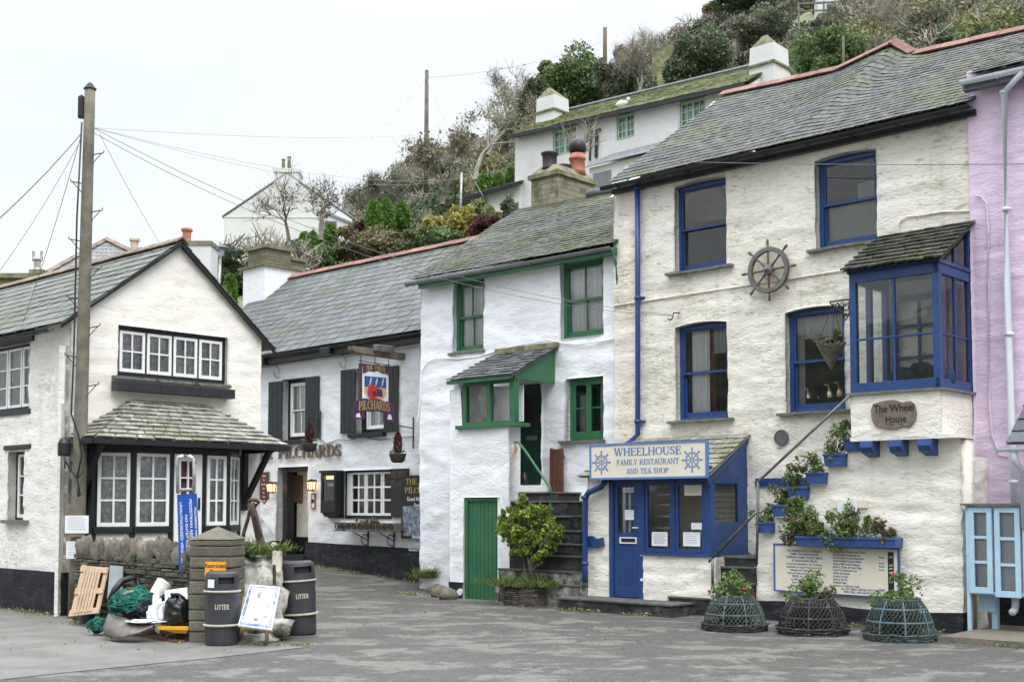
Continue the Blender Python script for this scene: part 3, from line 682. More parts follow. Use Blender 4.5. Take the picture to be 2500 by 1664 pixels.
bx0,bz0=FR.uv((2078,1072),BAYW);bx1=FR.uv((2299,1072),BAYW)[0];zbs=FR.uv((2080,963),BAYW)[1]
m=wall_mesh(FR,BAYW,bx0,bx1,bz0,zbs,[],.06,.012,seed=21,edge=False)
m.box(FR,bx0+.005,bx1-.005,bz0,zbs-.01,-.9,BAYW-.03);m.box(FR,bx0-.02,bx1+.25,bz0-.03,bz0+.02,-.3,BAYW-.005)
m.build('bay_apron',MT['cream_low'],thingW,smooth=False)
MB().box(FR,bx0-.05,bx1+.06,zbs-.015,zbs+.02,WM,BAYW+.05).build('bay_sill',MT['sill'],thingW)
zbt=FR.uv((2085,668),BAYW)[1]
bay=MB();g=MB();p_=.10
bay.box(FR,bx0,bx1,zbs+.02,zbs+.16,BAYW-.1,BAYW);bay.box(FR,bx0,bx1,zbt-.14,zbt,BAYW-.1,BAYW)
for a in(bx0,bx1-p_):bay.box(FR,a,a+p_,zbs+.16,zbt-.14,BAYW-.1,BAYW-.001)
for f in(.333*0+.5,):x=bx0+p_+(bx1-bx0-2*p_)*f;bay.box(FR,x-.018,x+.018,zbs+.16,zbt-.14,BAYW-.06,BAYW-.01)
zmid=zbs+.16+(zbt-zbs-.3)*.43;bay.box(FR,bx0+p_,bx1-p_,zmid-.014,zmid+.014,BAYW-.058,BAYW-.012)
FB=Fr(FR.P(bx1,0,BAYW)[:2],(-FR.n.x,-FR.n.y));dB=BAYW-WM
bay.box(FB,.0,dB,zbs+.02,zbs+.16,-.08,-.001);bay.box(FB,0,dB,zbt-.14,zbt,-.08,-.001);bay.box(FB,dB-.08,dB,zbs+.16,zbt+.62,-.08,-.002);bay.box(FB,dB*.52-.02,dB*.52+.02,zbs+.16,zbt+.3,-.06,-.012)
bay.box(FB,.1,dB-.08,zmid-.014,zmid+.014,-.058,-.014)
FL=Fr(FR.P(bx0,0,BAYW)[:2],(-FR.n.x,-FR.n.y))
bay.box(FL,.1,dB,zbs+.02,zbs+.16,.001,.08);bay.box(FL,.1,dB,zbt-.14,zbt,.001,.08);bay.box(FL,dB-.1,dB,zbs+.16,zbt-.14,.001,.08);bay.box(FL,dB*.45,dB*.45+.09,zbs+.16,zbt-.14,.001,.08)
bw=bay.build('bay_window',MT['blue'],thingW,bevel=.004)
pane(FR,bx0+.06,bx1-.06,zbs+.1,zbt-.1,BAYW-.035).build('pane',MT['glass_d'],bw);pane(FB,.06,dB-.05,zbs+.1,zbt-.1,-.035).build('pane',MT['glass_d'],bw)
MB().quad(FB.P(.2,zbt,-.035),FB.P(dB-.08,zbt,-.035),FB.P(dB-.08,zbt+.55,-.035)).build('pane',MT['glass_d'],bw)
pane(FL,.1,dB-.1,zbs+.1,zbt-.1,.04).build('pane',MT['glass'],bw)
MB().box(FR,bx0+.02,bx1-.02,zbs,zbs+.02,WM,BAYW-.05).build('bay_floor',MT['room'],bw)
MT['tartan']=M('dark_tartan_cloth',(.012,.03,.07,1),.9,.4,9,.1,20,dirt=(.02,.09,.05,1),damt=.4)
m=MB();
for i in range(3):c=FR.P(bx1-.75+i*.28,zbs+.2+.05*(i%2),-.2);m.lathe(c,[(.0,.2),(.12,.18),(.2,.08),(.22,-.03),(.17,-.16)],12)
m.build('cushion_pile',MT['tartan'],bw,smooth=True)
m=MB();ai0,ai1=bx0+.15,bx0+1.0
rect_frame(m,FR,ai0,ai1,zbs+.1,zbs+1.55,WM+.02,WM+.07,.08);m.box(FR,(ai0+ai1)/2-.02,(ai0+ai1)/2+.02,zbs+.15,zbs+1.5,WM+.025,WM+.065)
for f in(.35,.68):m.box(FR,ai0+.05,ai1-.05,zbs+.1+1.45*f-.02,zbs+.1+1.45*f+.02,WM+.026,WM+.064)
m.box(FR,ai1+.05,ai1+.13,zbs,zbt-.2,WM+.02,WM+.1);m.build('inner_frame',MT['blue'],bw)
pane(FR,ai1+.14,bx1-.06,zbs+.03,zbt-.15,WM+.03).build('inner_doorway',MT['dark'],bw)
br0=FR.P(bx0-.07,zbt+.03,BAYW+.14);br1=FR.P(bx1+.11,zbt+.03,BAYW+.14)
pL=FR.uv(q('A5',870,620),WM+.02);pR=FR.uv(q('A5',1358,555),WM+.02)
print('bay roof',pL,pR,bx0,bx1)
slate_roof(lerp_pts([br0,br1]),lerp_pts([FR.P(bx0-.05,pL[1],WM+.01),FR.P(bx1+.10,max(pR[1],pL[1])+.02,WM+.01)]),9,11,th=.028,seed=8).build('bay_roof',MT['slateB2']if 'slateB2'in MT else MT['slateW'],thingW)
MB().box(FR,bx0-.02,bx1+.02,zbt,zbt+.05,WM,BAYW+.02).build('bay_head',MT['blue'],thingW)
m=MB()
for x,y in((830,262),(1015,262),(1200,250)):
 a=FR.uv(q('B2',x,y),.2)[0];Fq=Fr(FR.P(a,0,0)[:2],(-FR.n.x,-FR.n.y))
 z=bz0-.03;m.prism(Fq,[(-.26,z),(-.27,z-.1),(-.22,z-.17),(-.12,z-.2),(.02,z-.24),(.02,z)],-.09,.1)
m.build('corbel',MT['blue2'],thingW,bevel=.01)
a0,z0=FR.uv(q('B2',117,490),WM+.04);a1=FR.uv(q('B2',432,490),WM+.04)[0];z1=FR.uv(q('B2',117,437),WM+.04)[1]
MB().box(FR,a0,a1,z0,z1,WM,WM+.05).build('wall_board',MT['blue'],thingW)
pa0=FR.uv(q('A3',97,900),PO)[0];pa1=FR.uv(q('A3',960,900),PO)[0]
dL=FR.uv(q('A3',252,900),PO)[0];dR=FR.uv(q('A3',470,900),PO)[0]
zth=FR.uv(q('A3',360,1310),PO)[1];zhd=FR.uv(q('A3',700,470),PO)[1];zle=FR.uv(q('A3',700,1015),PO)[1]
print('porch',pa0,pa1,dL,dR,zth,zhd,zle)
wall_mesh(FR,PO,pa0,dL,0,zhd+.2,[],.05,.025,seed=50,thick=.3,ztop=lambda a:zhd+.25).build('porch_wall',MT['cream_low'],thingW,smooth=True)
wall_mesh(FR,PO,dR,FR.uv(q('A3',905,1000),PO)[0]+.25,0,zle,[],.05,.025,seed=52,thick=.3,lump=(2,9)).build('porch_wall',MT['cream_low'],thingW,smooth=True)
Fpl=Fr(FR.P(pa0,0,PO)[:2],(-FR.n.x,-FR.n.y));MB().box(Fpl,.02,PO-WM,0,zhd+.2,.0,.12).build('porch_wall',MT['cream_low'],thingW)
m=MB();tj=.09
m.box(FR,dL,dL+tj,zth,zhd,PO-.08,PO+.02);m.box(FR,dR-.06,dR+.05,zle if False else zth,zhd,PO-.08,PO+.02);m.box(FR,dL+tj,dR-.06,zhd-.08,zhd,PO-.08,PO+.018)
m.build('door_frame',MT['blue'],thingW,bevel=.004)
la0,la1,lz0,lz1=dL+tj+.005,dR-.065,zth+.02,zhd-.085
m=MB();ga=(la0+.07,la1-.09);gzr=(lz0+(lz1-lz0)*.565,lz1-.05)
m.box(FR,la0,ga[0],lz0,lz1,PO-.06,PO-.012);m.box(FR,ga[1],la1,lz0,lz1,PO-.06,PO-.012);m.box(FR,ga[0],ga[1],lz0,lz0+.18,PO-.06,PO-.0125);m.box(FR,ga[0],ga[1],gzr[0]-.2,gzr[0],PO-.06,PO-.0125);m.box(FR,ga[0],ga[1],gzr[1],lz1,PO-.06,PO-.0125)
n=7
for i in range(n):x0=ga[0]+(ga[1]-ga[0])*i/n;x1=ga[0]+(ga[1]-ga[0])*(i+1)/n;m.box(FR,x0+.003,x1-.003,lz0+.18,gzr[0]-.2,PO-.055,PO-.02)
door=m.build('door',MT['blue'],thingW,bevel=.003)
pane(FR,ga[0],ga[1],gzr[0],gzr[1],PO-.03).build('pane',MT['glass'],door)
MT['stripe']=(lambda t:(t.col(t.mix(t.ramp(t.n('ShaderNodeTexWave').outputs[1],.45,.6),(.62,.64,.66,1),(.08,.14,.34,1))),t.m)[1])(NT('striped_curtain'))
m=MB();k=6
for i in range(k):
 x0=ga[0]+.04+(ga[1]-ga[0]-.1)*i/k;x1=ga[0]+.04+(ga[1]-ga[0]-.1)*(i+1)/k
 (m if i%2==0 else m).quad(FR.P(x0,gzr[0],PO-.1),FR.P(x1,gzr[0],PO-.12),FR.P(x1,gzr[1],PO-.12),FR.P(x0,gzr[1],PO-.1))
m.build('curtain',MT['net'],door)
m=MB();MT['bluecloth']=M('blue_cloth',(.09,.16,.38,1),.9,.1,5,0)
for f in(.3,.62):x0=ga[0]+(ga[1]-ga[0])*f;m.quad(FR.P(x0,gzr[0],PO-.098),FR.P(x0+.06,gzr[0],PO-.098),FR.P(x0+.065,gzr[1],PO-.097),FR.P(x0+.005,gzr[1],PO-.097))
m.build('curtain_stripe',MT['bluecloth'],door)
MT['brass']=M('pale_brass',(.55,.52,.45,1),.4,.1,10,0,metal=.5)
m=MB();lx0,lz_=FR.uv(q('A3',322,905),PO);lx1=FR.uv(q('A3',440,905),PO)[0];rect_frame(m,FR,lx0,lx1,lz_-.055,lz_+.05,PO-.012,PO+.004,.025,.018,.018);m.build('letterbox',MT['white_p'],door)
pane(FR,lx0+.02,lx1-.02,lz_-.04,lz_+.035,PO-.008).build('letterbox_slot',MT['dark'],door)
hx,hz=FR.uv(q('A3',450,820),PO);m=MB();m.box(FR,hx+.0,hx+.03,hz-.12,hz+.08,PO-.01,PO+.008);m.tube([FR.P(hx+.015,hz,PO),FR.P(hx+.015,hz,PO+.05),FR.P(hx-.08,hz,PO+.05)],.01,8);m.build('handle',MT['white_p'],door)
m=MB();wa0,wa1=dR+.05,pa1
m.box(FR,wa0,wa1,zle,zle+.04,PO-.1,PO+.06);m.box(FR,wa0,wa1,zhd-.06,zhd,PO-.08,PO+.02);m.box(FR,wa1-.12,wa1,zle+.04,zhd-.06,PO-.12,PO+.019);wmid=FR.uv(q('A3',700,700),PO)[0]
m.box(FR,wmid-.025,wmid+.02,zle+.04,zhd-.06,PO-.08,PO+.018);m.box(FR,wa0,wa0+.03,zle+.04,zhd-.06,PO-.08,PO+.018)
m.box(Fr(FR.P(pa1,0,PO)[:2],(-FR.n.x,-FR.n.y)),.0,PO-WM,zle,zle+.04,-.1,.03)
pw=m.build('porch_window',MT['blue'],thingW,bevel=.004)
for x0,x1 in((wa0+.03,wmid-.025),(wmid+.02,wa1-.12)):
 casement(pw,FR,PO+.0,x0,x1,zle+.045,zhd-.065,MT['blue'],(1,1),.06,None,'glass')
Fps=Fr(FR.P(pa1,0,PO)[:2],(-FR.n.x,-FR.n.y));dP=PO-WM
m=MB();m.box(Fps,0,dP,zle-.5+.5,zle+.55,-.06,-.002);m.box(Fps,0,.12,zle+.55,zhd,-.06,-.002);m.box(Fps,dP-.3,dP,zle+.55,zhd,-.06,-.003);m.box(Fps,.12,dP-.3,zhd-.1,zhd,-.06,-.003)
n=6
pTR=FR.uv(q('A3',1207,168),WM)[1]
m.prism(Fps,[(-.02,zhd),(dP,zhd),(dP,pTR-.04)],-.06,-.001)
m.beam(FR.P(pa1+.0,zhd-.09,PO+.12),FR.P(pa1+.0,pTR-.09,WM),.06,.12)
m.build('porch_side',MT['blue'],thingW,bevel=.003)
pane(Fps,.1,dP-.28,zle+.5,zhd-.08,-.03).build('pane',MT['glass_d'],thingW)
m=MB();
for i in range(6):z=zle+.6+i*(zhd-zle-.75)/6;m.box(Fps,.12,dP-.3,z,z+.012,-.05,-.02)
m.build('glass_louvre',MT['room'],thingW)
pT0=FR.uv(q('A3',400,205),WM)[1]
slate_roof(lerp_pts([FR.P(pa0-.1,zhd+.03,PO+.16),FR.P(pa1+.08,zhd+.03,PO+.16)]),lerp_pts([FR.P(pa0+.3,pTR,WM+.01),FR.P(pa1+.08,pTR,WM+.01)]),8,11,th=.022,seed=17).build('porch_roof',MT['slateB'],thingW)
MB().box(FR,pa0,pa1,0,.02,-1,-1+.01)
m=MB();m.box(FR,pa0+.05,pa1-.1,zle+.0,zle+.02,WM+.05,PO-.12);m.box(FR,pa0+.2,pa1-.1,0,.02,WM,PO);m.build('porch_shelf',MT['room'],thingW)
ap0=A1W+.0;aE=ap0+3.2
thP=thing('pink_house','lilac pink rubble stone house with white gutter and downpipe, cut off at right','house',FR.P(ap0+1.5,0,PK))
zg=lambda a:FR.uv((2350,196),PK+.25)[1]+0
wall_mesh(FR,PK,ap0-.02,aE,0,zg(0)+.2,[],.06,.022,seed=70,lump=(3,8)).build('wall',MT['pink'],thP,smooth=True)
m=MB();m.box(FR,ap0,aE,0,zg(0),-7.2,-7);m.box(FR,aE-.2,aE,0,zg(0),-7,PK-.05);m.box(FR,ap0,ap0+.1,6,zg(0)+.1,-7,PK-.1);m.build('back_wall',MT['pink'],thP)
gL=FR.P(*FR.uv((2346,199),PK+.28),PK+.28);gaR,gzR=FR.uv((2500,165),PK+.28);gR_=FR.P(aE,gL.z+(gzR-gL.z)*(aE-FR.loc(gL)[0])/(gaR-FR.loc(gL)[0]),PK+.28)
gutter_mesh(gL,gR_,.065,brackets=3).build('gutter',MT['pvc'],thP)
MB().beam(gL-FR.n*.12-Vector((0,0,.04)),gR_-FR.n*.12-Vector((0,0,.04)),.12,.18).build('fascia',MT['lead'],thP)
kL=FR.loc(gL)[0];rw_=RW
rz0=zr_of(aeR);slope_r=(rpts[-1][1]-rpts[4][1])/(rpts[-1][0]-rpts[4][0])
e0=FR.P(aeR-.02,gL.z+.07,PK+.3);e1=FR.P(aE+.3,gR_.z+.07,PK+.3)
r0=FR.P(aeR-.02,rz0+.02,RW);r1=FR.P(aE+.3,zr_of(aE),RW)
slate_roof(lerp_pts([e0,e1]),lerp_pts([r0,r1]),rows-2,13,seed=77,wav=.02).build('roof',MT['slateW'],thP)
MB().quad(r0,r1,r1-FR.n*3-Vector((0,0,2.4)),r0-FR.n*3-Vector((0,0,2.4))).build('back_roof',MT['slateW'],thP)
ridge_tiles([FR.P(aeR,rz0+.08,RW),FR.P(aE+.3,zr_of(aE)+.06,RW)],.5,.17).build('ridge_tiles',MT['redtile'],thP)
m=MB();w_=PK+.12
m.tube([gL.lerp(gR_,.28)-Vector((0,0,.05)),FR.P(*FR.uv((2451,225),w_),w_),FR.P(*FR.uv((2460,700),w_),w_),FR.P(*FR.uv((2470,1070),w_),w_),FR.P(*FR.uv((2478,1235),w_+.0),w_)],.05,12)
for y in(230,515,820,1180):c=FR.P(*FR.uv((2451+(y-225)*.024,y),w_),w_);m.tube([c,c+Vector((0,0,.05))],.062,12)
m.build('downpipe',MT['pvc'],thP,smooth=True)
cable_on(FR,PK+.03,[(2380,478),(2395,480),(2408,495),(2413,560),(2414,700),(2416,980),(2422,1060),(2440,1110),(2465,1115)],.016).build('wall_cable',MT['pink'],thP)
ca0,cz0=FR.uv((2455,1084),.45);thing_c=thP
slate_roof(lerp_pts([FR.P(ca0,cz0,.45),FR.P(ca0+1.5,cz0,.45)]),lerp_pts([FR.P(ca0+.1,cz0+.85,-.35),FR.P(ca0+1.5,cz0+.85,-.35)]),5,5,th=.02,seed=5).build('canopy_roof',MT['slateK'],thP)
gutter_mesh(FR.P(ca0-.08,cz0-.05,.5),FR.P(ca0+1.5,cz0-.05,.5),.055,brackets=2).build('canopy_gutter',MT['pvc'],thP)
m=MB();m.tube([FR.P(ca0+.12,cz0-.08,.48),FR.P(ca0+.12,cz0-.25,.44),FR.P(ca0+.12,cz0-.35,.2),FR.P(ca0+.12,cz0-1.1,.15)],.045,10);m.build('canopy_downpipe',MT['pvc'],thP,smooth=True)
ag0=FR.uv((1026,900),GM)[0];ag1=A0W+.02
thG=thing('green_trim_cottage','whitewashed cottage with green sash windows, glazed green porch and mossy slate roof','house',FR.P((ag0+ag1)/2,0,GM))
EG_=GM+.22;agl,zgl=FR.uv((1003,690),EG_);agr,zgr=FR.uv((1499,600),EG_)
zG=lambda a:zgl+(zgr-zgl)*(a-agl)/(agr-agl)
h1=spq(FR,GM,'A1',370,632,318,264,905,885);h2=spq(FR,GM,'A1',1283,1642,152,92,785,758)
h3=span(FR,GM,1383,1473,926,915,1076,1072)
dA0,dz1=FR.uv(q('A1',895,1185),GM);dA1=FR.uv(q('A2',968,300),GM)[0];dz0=FR.uv(q('A2',880,553),GM)[1]
print('green',ag0,ag1,'eave',zgl,zgr,'door',dA0,dA1,dz0,dz1)
wall_mesh(FR,GM,ag0,ag1,0,9,[h+(0,.16)for h in(h1,h2,h3)]+[(dA0,dA1,dz0,dz1,0,.12)],.06,.03,ztop=lambda a:zG(a)+.03,seed=80,lump=(1.6,3.5)).build('wall',MT['white'],thG,smooth=True)
Fgl=Fr(FR.P(ag0,0,GM)[:2],(-FR.n.x,-FR.n.y));m=MB();m.box(FR,ag0,ag0+.2,0,zgl,-6.6,GM-.05);m.box(FR,ag0,ag1,0,zgl,-6.8,-6.6);m.build('back_wall',MT['white'],thG)
MB().box(FR,ag0+.2,ag1,0,zgl-.2,GM-2.2,GM-2.1).build('back_room_wall',MT['room'],thG)
sash_window(thG,FR,GM-.10,*h1,MT['green'],t=.07,vbars=1,curtain='net',split=.5);sash_window(thG,FR,GM-.10,*h2,MT['green'],t=.07,vbars=1,curtain='net',split=.5)
m=MB();rect_frame(m,FR,h3[0],h3[1],h3[2],h3[3],GM-.2,GM-.10,.07,.1,.07);cw3=m.build('window',MT['green'],thG,bevel=.004)
mid=(h3[0]+h3[1])/2
casement(cw3,FR,GM-.11,h3[0]+.07,mid,h3[2]+.1,h3[3]-.07,MT['green'],(1,2),.06,None);casement(cw3,FR,GM-.11,mid+.001,h3[1]-.07,h3[2]+.1,h3[3]-.07,MT['green'],(1,2),.06,None)
curtain_mesh(FR,h3[0]+.08,h3[0]+.25,h3[2],h3[3]-.3,GM-.3,.02,3).build('curtain',MT['netdim'],cw3);curtain_mesh(FR,h3[1]-.3,h3[1]-.08,h3[2],h3[3],GM-.3,.02,3).build('curtain',MT['netdim'],cw3)
MB().box(FR,h3[0]-.15,h3[1]+.05,h3[2]-.05,h3[2],GM-.15,GM+.08).build('sill',MT['sill'],cw3)
MB().box(FR,h1[0]-.1,h1[1]+.05,h1[2]-.05,h1[2],GM-.15,GM+.06).build('sill',MT['sill'],thG)
wgr,zgrd=FR.at_a((1270,508),agl+.05);print('green ridge',wgr,zgrd)
wgr2=wgr;zrR=FR.uv((1499,480),wgr2)[1]
slate_roof(lerp_pts([FR.P(agl,zgl+.05,EG_+.03),FR.P(agr+.02,zgr+.05,EG_+.03)]),lerp_pts([FR.P(agl,zgrd,wgr2),FR.P(agr+.02,zrR,wgr2)]),26,26,th=.013,seed=90,wav=.03).build('roof',MT['slateG'],thG)
MB().quad(FR.P(agl,zgrd,wgr2),FR.P(agr,zrR,wgr2),FR.P(agr,zrR-2.4,wgr2-3),FR.P(agl,zgrd-2.4,wgr2-3)).build('back_roof',MT['slateG'],thG)
m=MB();m.tube([FR.P(agl+(agr-agl)*.38,zgrd+(zrR-zgrd)*.38+.06,wgr2),FR.P(agr,zrR+.06,wgr2)],.085,10);m.build('ridge_cap',MT['lead'],thG,smooth=True)
MB().beam(FR.P(agl+.25,zgl-.09,EG_-.04),FR.P(agr,zgr-.09,EG_-.04),.12,.13).build('fascia',MT['green'],thG)
gutter_mesh(FR.P(agl-.08,zgl-.02,EG_+.06),FR.P(agr,zgr-.02,EG_+.06),.065,brackets=7).build('gutter',MT['gutter_g'],thG)
m=MB().tube([FR.P(agr-.03,zgr-.08,EG_+.02),FR.P(agr-.03,zgr-.35,GM+.1),FR.P(agr-.01,zgr-1.0,GM+.08)],.03,8);m.build('downpipe',MT['green'],thG,smooth=True)
cb0=FR.uv(q('A2',297,900),GP)[0];cb1=FR.uv(q('A2',735,300),GP)[0];cbt=FR.uv(q('A2',560,130),GP)[1]
cd=spq(FR,GP,'A2',398,670,640,645,1412,1440);print('bump',cb0,cb1,cbt,cd)
p0=FR.uv(q('A1',450,1200),GP)[0];zpt=FR.uv(q('A1',640,1120),GP)[1]
def ztC(a):return cbt if a>p0-.02 else cbt+.45
ztl=FR.uv(q('A1',370,1165),GP)[1]
def ztC(a):return cbt if a>p0 else ztl
wall_mesh(FR,GP,cb0,cb1,-.15,4,[cd+(0,.10)],.055,.022,ztop=ztC,seed=95,lump=(1.4,2.6),thick=.3).build('cellar_wall',MT['white'],thG,smooth=True)
m=MB();m.box(FR,cb0+.03,cb1-.02,cd[3]+.1,cbt-.03,GP-.28,GP-.06);m.box(FR,cb0+.03,cb1,cd[3]+.1,dz0-.02,GM,GP-.3);m.box(FR,cb0+.02,cb0+.2,0,ztl-.02,GM,GP-.06);m.box(FR,cd[1]+.05,cb1-.03,0,dz0-.02,GM,GP-.3);m.box(FR,cd[1]+.05,cb1-.03,0,cbt-.03,GP-.28,GP-.12);m.build('cellar_core',MT['white'],thG)
Fcr=Fr(FR.P(cb1-.01,0,GP)[:2],(-FR.n.x,-FR.n.y));wall_mesh(Fcr,0,.01,.28,0.3,cbt,[],.055,.015,seed=97).build('cellar_return',MT['white'],thG,smooth=True)
z9=FR.uv(q('A2',300,1262),GP)[1];wall_mesh(FR,GP+.012,cb0-.01,cd[0]-.01,-.15,z9,[],.05,.015,seed=98).build('plinth',MT['plinth'],thG,smooth=True)
m=MB();rect_frame(m,FR,cd[0],cd[1],cd[2],cd[3],GP-.14,GP-.03,.07,.06,.07);df=m.build('cellar_door_frame',MT['green'],thG,bevel=.004)
m=MB();n=8
for i in range(n):x0=cd[0]+.07+(cd[1]-cd[0]-.14)*i/n;x1=cd[0]+.07+(cd[1]-cd[0]-.14)*(i+1)/n;m.box(FR,x0+.003,x1-.003,cd[2]+.06,cd[3]-.07,GP-.11,GP-.07)
cdr=m.build('cellar_door',MT['green'],df,bevel=.003)
px1=FR.uv(q('A1',893,1300),GP)[0];pz0=FR.uv(q('A1',640,1530),GP)[1];pzt=FR.uv(q('A1',640,1150),GP)[1]
m=MB();m.box(FR,p0-.12,px1+.12,pz0-.04,pz0+.03,GP-.3,GP+.08);tt=.09
m.box(FR,p0,p0+tt,pz0,pzt,GP-.1,GP);m.box(FR,px1-.13,px1,pz0,pzt,GP-.12,GP+.001);pm=FR.uv(q('A1',668,1300),GP)[0];m.box(FR,pm-.05,pm+.05,pz0,pzt,GP-.1,GP-.001)
m.box(FR,p0,px1,pzt-.06,pzt,GP-.1,GP-.002);m.box(FR,p0,px1,pz0+.03,pz0+.08,GP-.1,GP-.002)
Fpr=Fr(FR.P(px1,0,GP)[:2],(-FR.n.x,-FR.n.y));dpg=GP-GM
zpr=FR.uv(q('A1',1230,865),GM)[1]
m.prism(Fpr,[(0,pzt),(0,pzt+.1),(dpg,zpr-.05),(dpg,pzt-.02)],-.05,0)
pg=m.build('porch',MT['green'],thG,bevel=.004)
pane(FR,p0+tt,pm-.05,pz0+.08,pzt-.06,GP-.05).build('pane',MT['glass'],pg);pane(FR,pm+.05,px1-.13,pz0+.08,pzt-.06,GP-.05).build('pane',MT['glass'],pg)
MB().box(FR,p0+.02,p0+.1,pz0,pzt,GM,GP-.1).build('porch_inner_wall',MT['white'],pg)
MB().box(FR,p0+.1,px1-.15,pz0+.08,pzt-.08,GP-.42,GP-.40).build('added_white_panel',MT['net'],pg)  # white panel added close behind the porch glass to lighten the dark interior
MT['plaster']=M('plaster_figure',(.62,.58,.50,1),.7,.1,8,.2,30)
m=MB();c=FR.P(p0+.38,pz0+.12,GP-.25)
m.lathe(c,[(.10,0),(.09,.15),(.05,.2),(.12,.32),(.17,.42),(.13,.5),(.06,.55),(.1,.6),(.115,.68),(.08,.77),(.0,.8)],12,sq=.7);m.build('figurine',MT['plaster'],pg,smooth=True)
slate_roof(lerp_pts([FR.P(p0-.28,pzt+.05,GP+.16),FR.P(px1+.06,pzt+.05,GP+.16)]),lerp_pts([FR.P(p0-.2,zpr+.0,GM+.02),FR.P(px1+.1,zpr+.0,GM+.02)]),9,9,th=.022,seed=101).build('porch_roof',MT['slateK'],thG)
MB().beam(FR.P(p0-.3,pzt+.02,GP+.1),FR.P(px1,pzt+.02,GP+.1),.08,.07).build('porch_gutter',MT['green'],thG)
MB().box(FR,p0-.2,px1+.1,zpr,zpr+.1,GM,GM+.05).build('porch_flashing',MT['cstone'],thG)
m=MB();rect_frame(m,FR,dA0,dA1,dz0,dz1,GM-.16,GM-.08,.07,.03,.08);edf=m.build('door_frame',MT['dgreen'],thG)
m=MB();m.box(FR,dA0+.07,dA1-.07,dz0+.03,dz1-.08,GM-.15,GM-.115);dd=m.build('door',MT['dgreen'],edf)
m=MB();rect_frame(m,FR,dA0+.14,dA1-.14,dz0+1.05,dz1-.18,GM-.114,GM-.1,.03);rect_frame(m,FR,dA0+.14,(dA0+dA1)/2-.02,dz0+.15,dz0+.8,GM-.114,GM-.1,.03);rect_frame(m,FR,(dA0+dA1)/2+.02,dA1-.14,dz0+.15,dz0+.8,GM-.114,GM-.1,.03)
m.build('door_panel',MT['dgreen'],edf)
MB().box(FR,dA0+.22,dA1-.2,dz0+.88,dz0+.96,GM-.115,GM-.098).build('letterbox',MT['steel'],edf)
MB().box(FR,dA0+.17,dA1-.17,dz0+1.1,dz1-.21,GM-.1145,GM-.108).build('pane',MT['dark'],edf)
s0,sz1=FR.uv(q('A1',345,1225),GM);s1=FR.uv(q('A1',405,1225),GM)[0]
cable_on(FR,GM+.03,[q('A1',x,y)for x,y in((1740,790),(1600,815),(1430,838),(1300,825),(1180,800),(900,850),(760,885),(600,940),(420,960),(230,955),(150,990),(95,1080),(90,1280),(75,1430),(60,1500))],.014).build('wall_cable',MT['white'],thG)
def stack(fr,name,px_l,px_c,px_r,y_t,y_b,depthY,mat,parent,cap=None,capm=None,taper=0.0):
 """rectangular stack: px_l..px_c = front side facing left-front, px_c..px_r = side facing right"""
 c=at_depth((px_c,(y_t+y_b)/2),depthY);f=Fr((c.x,c.y),ER)
 a0=f.uv((px_l,y_t),0)[0];F2=Fr((c.x,c.y),EG);s1_=F2.uv((px_r,y_t),0)[0]
 zt_=at_depth((px_c,y_t),depthY).z;zb_=at_depth((px_c,y_b),depthY).z
 m=MB();cx_,cw=a0/2,-s1_/2
 bl=[f.P(a0,zb_,0),f.P(0,zb_,0),f.P(0,zb_,-s1_),f.P(a0,zb_,-s1_)];k=1-taper
 tl=[f.P(cx_+(x-cx_)*k,zt_,cw+(w_2-cw)*k)for x,w_2 in((a0,0),(0,0),(0,-s1_),(a0,-s1_))]
 m.hexa(bl+tl);o=m.build(name,mat,parent)
 return f,a0,s1_,zt_,zb_,o
dch=FR.P(agl+.3,0,wgr2).y
f,a0,s1_,zt_,zb_,ch=stack(FR,'chimney',1297,1361,1450,425,500,dch-.6,MT['brickC'],thG)
m=MB();m.box(f,a0-.06,.06,zt_,zt_+.1,-s1_-.06,.06);m.hexa([f.P(a0-.03,zt_+.1,.03),f.P(.03,zt_+.1,.03),f.P(.03,zt_+.1,-s1_-.03),f.P(a0-.03,zt_+.1,-s1_-.03),f.P(a0+.15,zt_+.3,-.15),f.P(-.15,zt_+.3,-.15),f.P(-.15,zt_+.3,-s1_+.15),f.P(a0+.15,zt_+.3,-s1_+.15)]);m.build('chimney_cap',MT['cstone'],ch)
m=MB();m.hexa([f.P(a0-.5,zb_-.6,.4),f.P(.25,zb_-.9,.4),f.P(.25,zb_-.6,-s1_-.2),f.P(a0-.4,zb_-.6,-s1_-.2),f.P(a0-.05,zb_+.02,.06),f.P(.06,zb_+.02,.06),f.P(.06,zb_+.02,-s1_),f.P(a0,zb_+.02,-s1_)]);m.box(f,a0-.1,.1,zb_,zb_+.04,-s1_-.05,.1);m.build('chimney_base',MT['cstone'],ch)
c=f.P(a0*.55,zt_+.22,-s1_*.18);m=MB().lathe(c,[(.19,0),(.19,.05),(.165,.08),(.17,.33),(.2,.36),(.2,.4),(.14,.4),(.14,.2)],20);m.build('chimney_pot',MT['iron'],ch,smooth=True)
c=f.P(a0*.25,zt_+.2,-s1_*.72);m=MB().lathe(c,[(.2,0),(.185,.12),(.175,.35),(.2,.36),(.2,.42),(.175,.43),(.175,.5),(.15,.5)],20);m.build('chimney_pot',MT['terra'],ch,smooth=True)
m=MB().lathe(c,[(.10,.5),(.17,.53),(.205,.6),(.215,.68),(.19,.77),(.13,.84),(.05,.88),(0,.885)],24);m.build('chimney_cowl',MT['black'],ch,smooth=True)
c=f.P(a0*.4,zt_+.22,-s1_*.45);MB().lathe(c,[(.16,0),(.16,.1),(.18,.12),(.18,.16),(.1,.16)],16).build('chimney_pot',MT['iron'],ch,smooth=True)
aq0=FR.uv((560,1000),PB)[0];aq1=ag0+.6
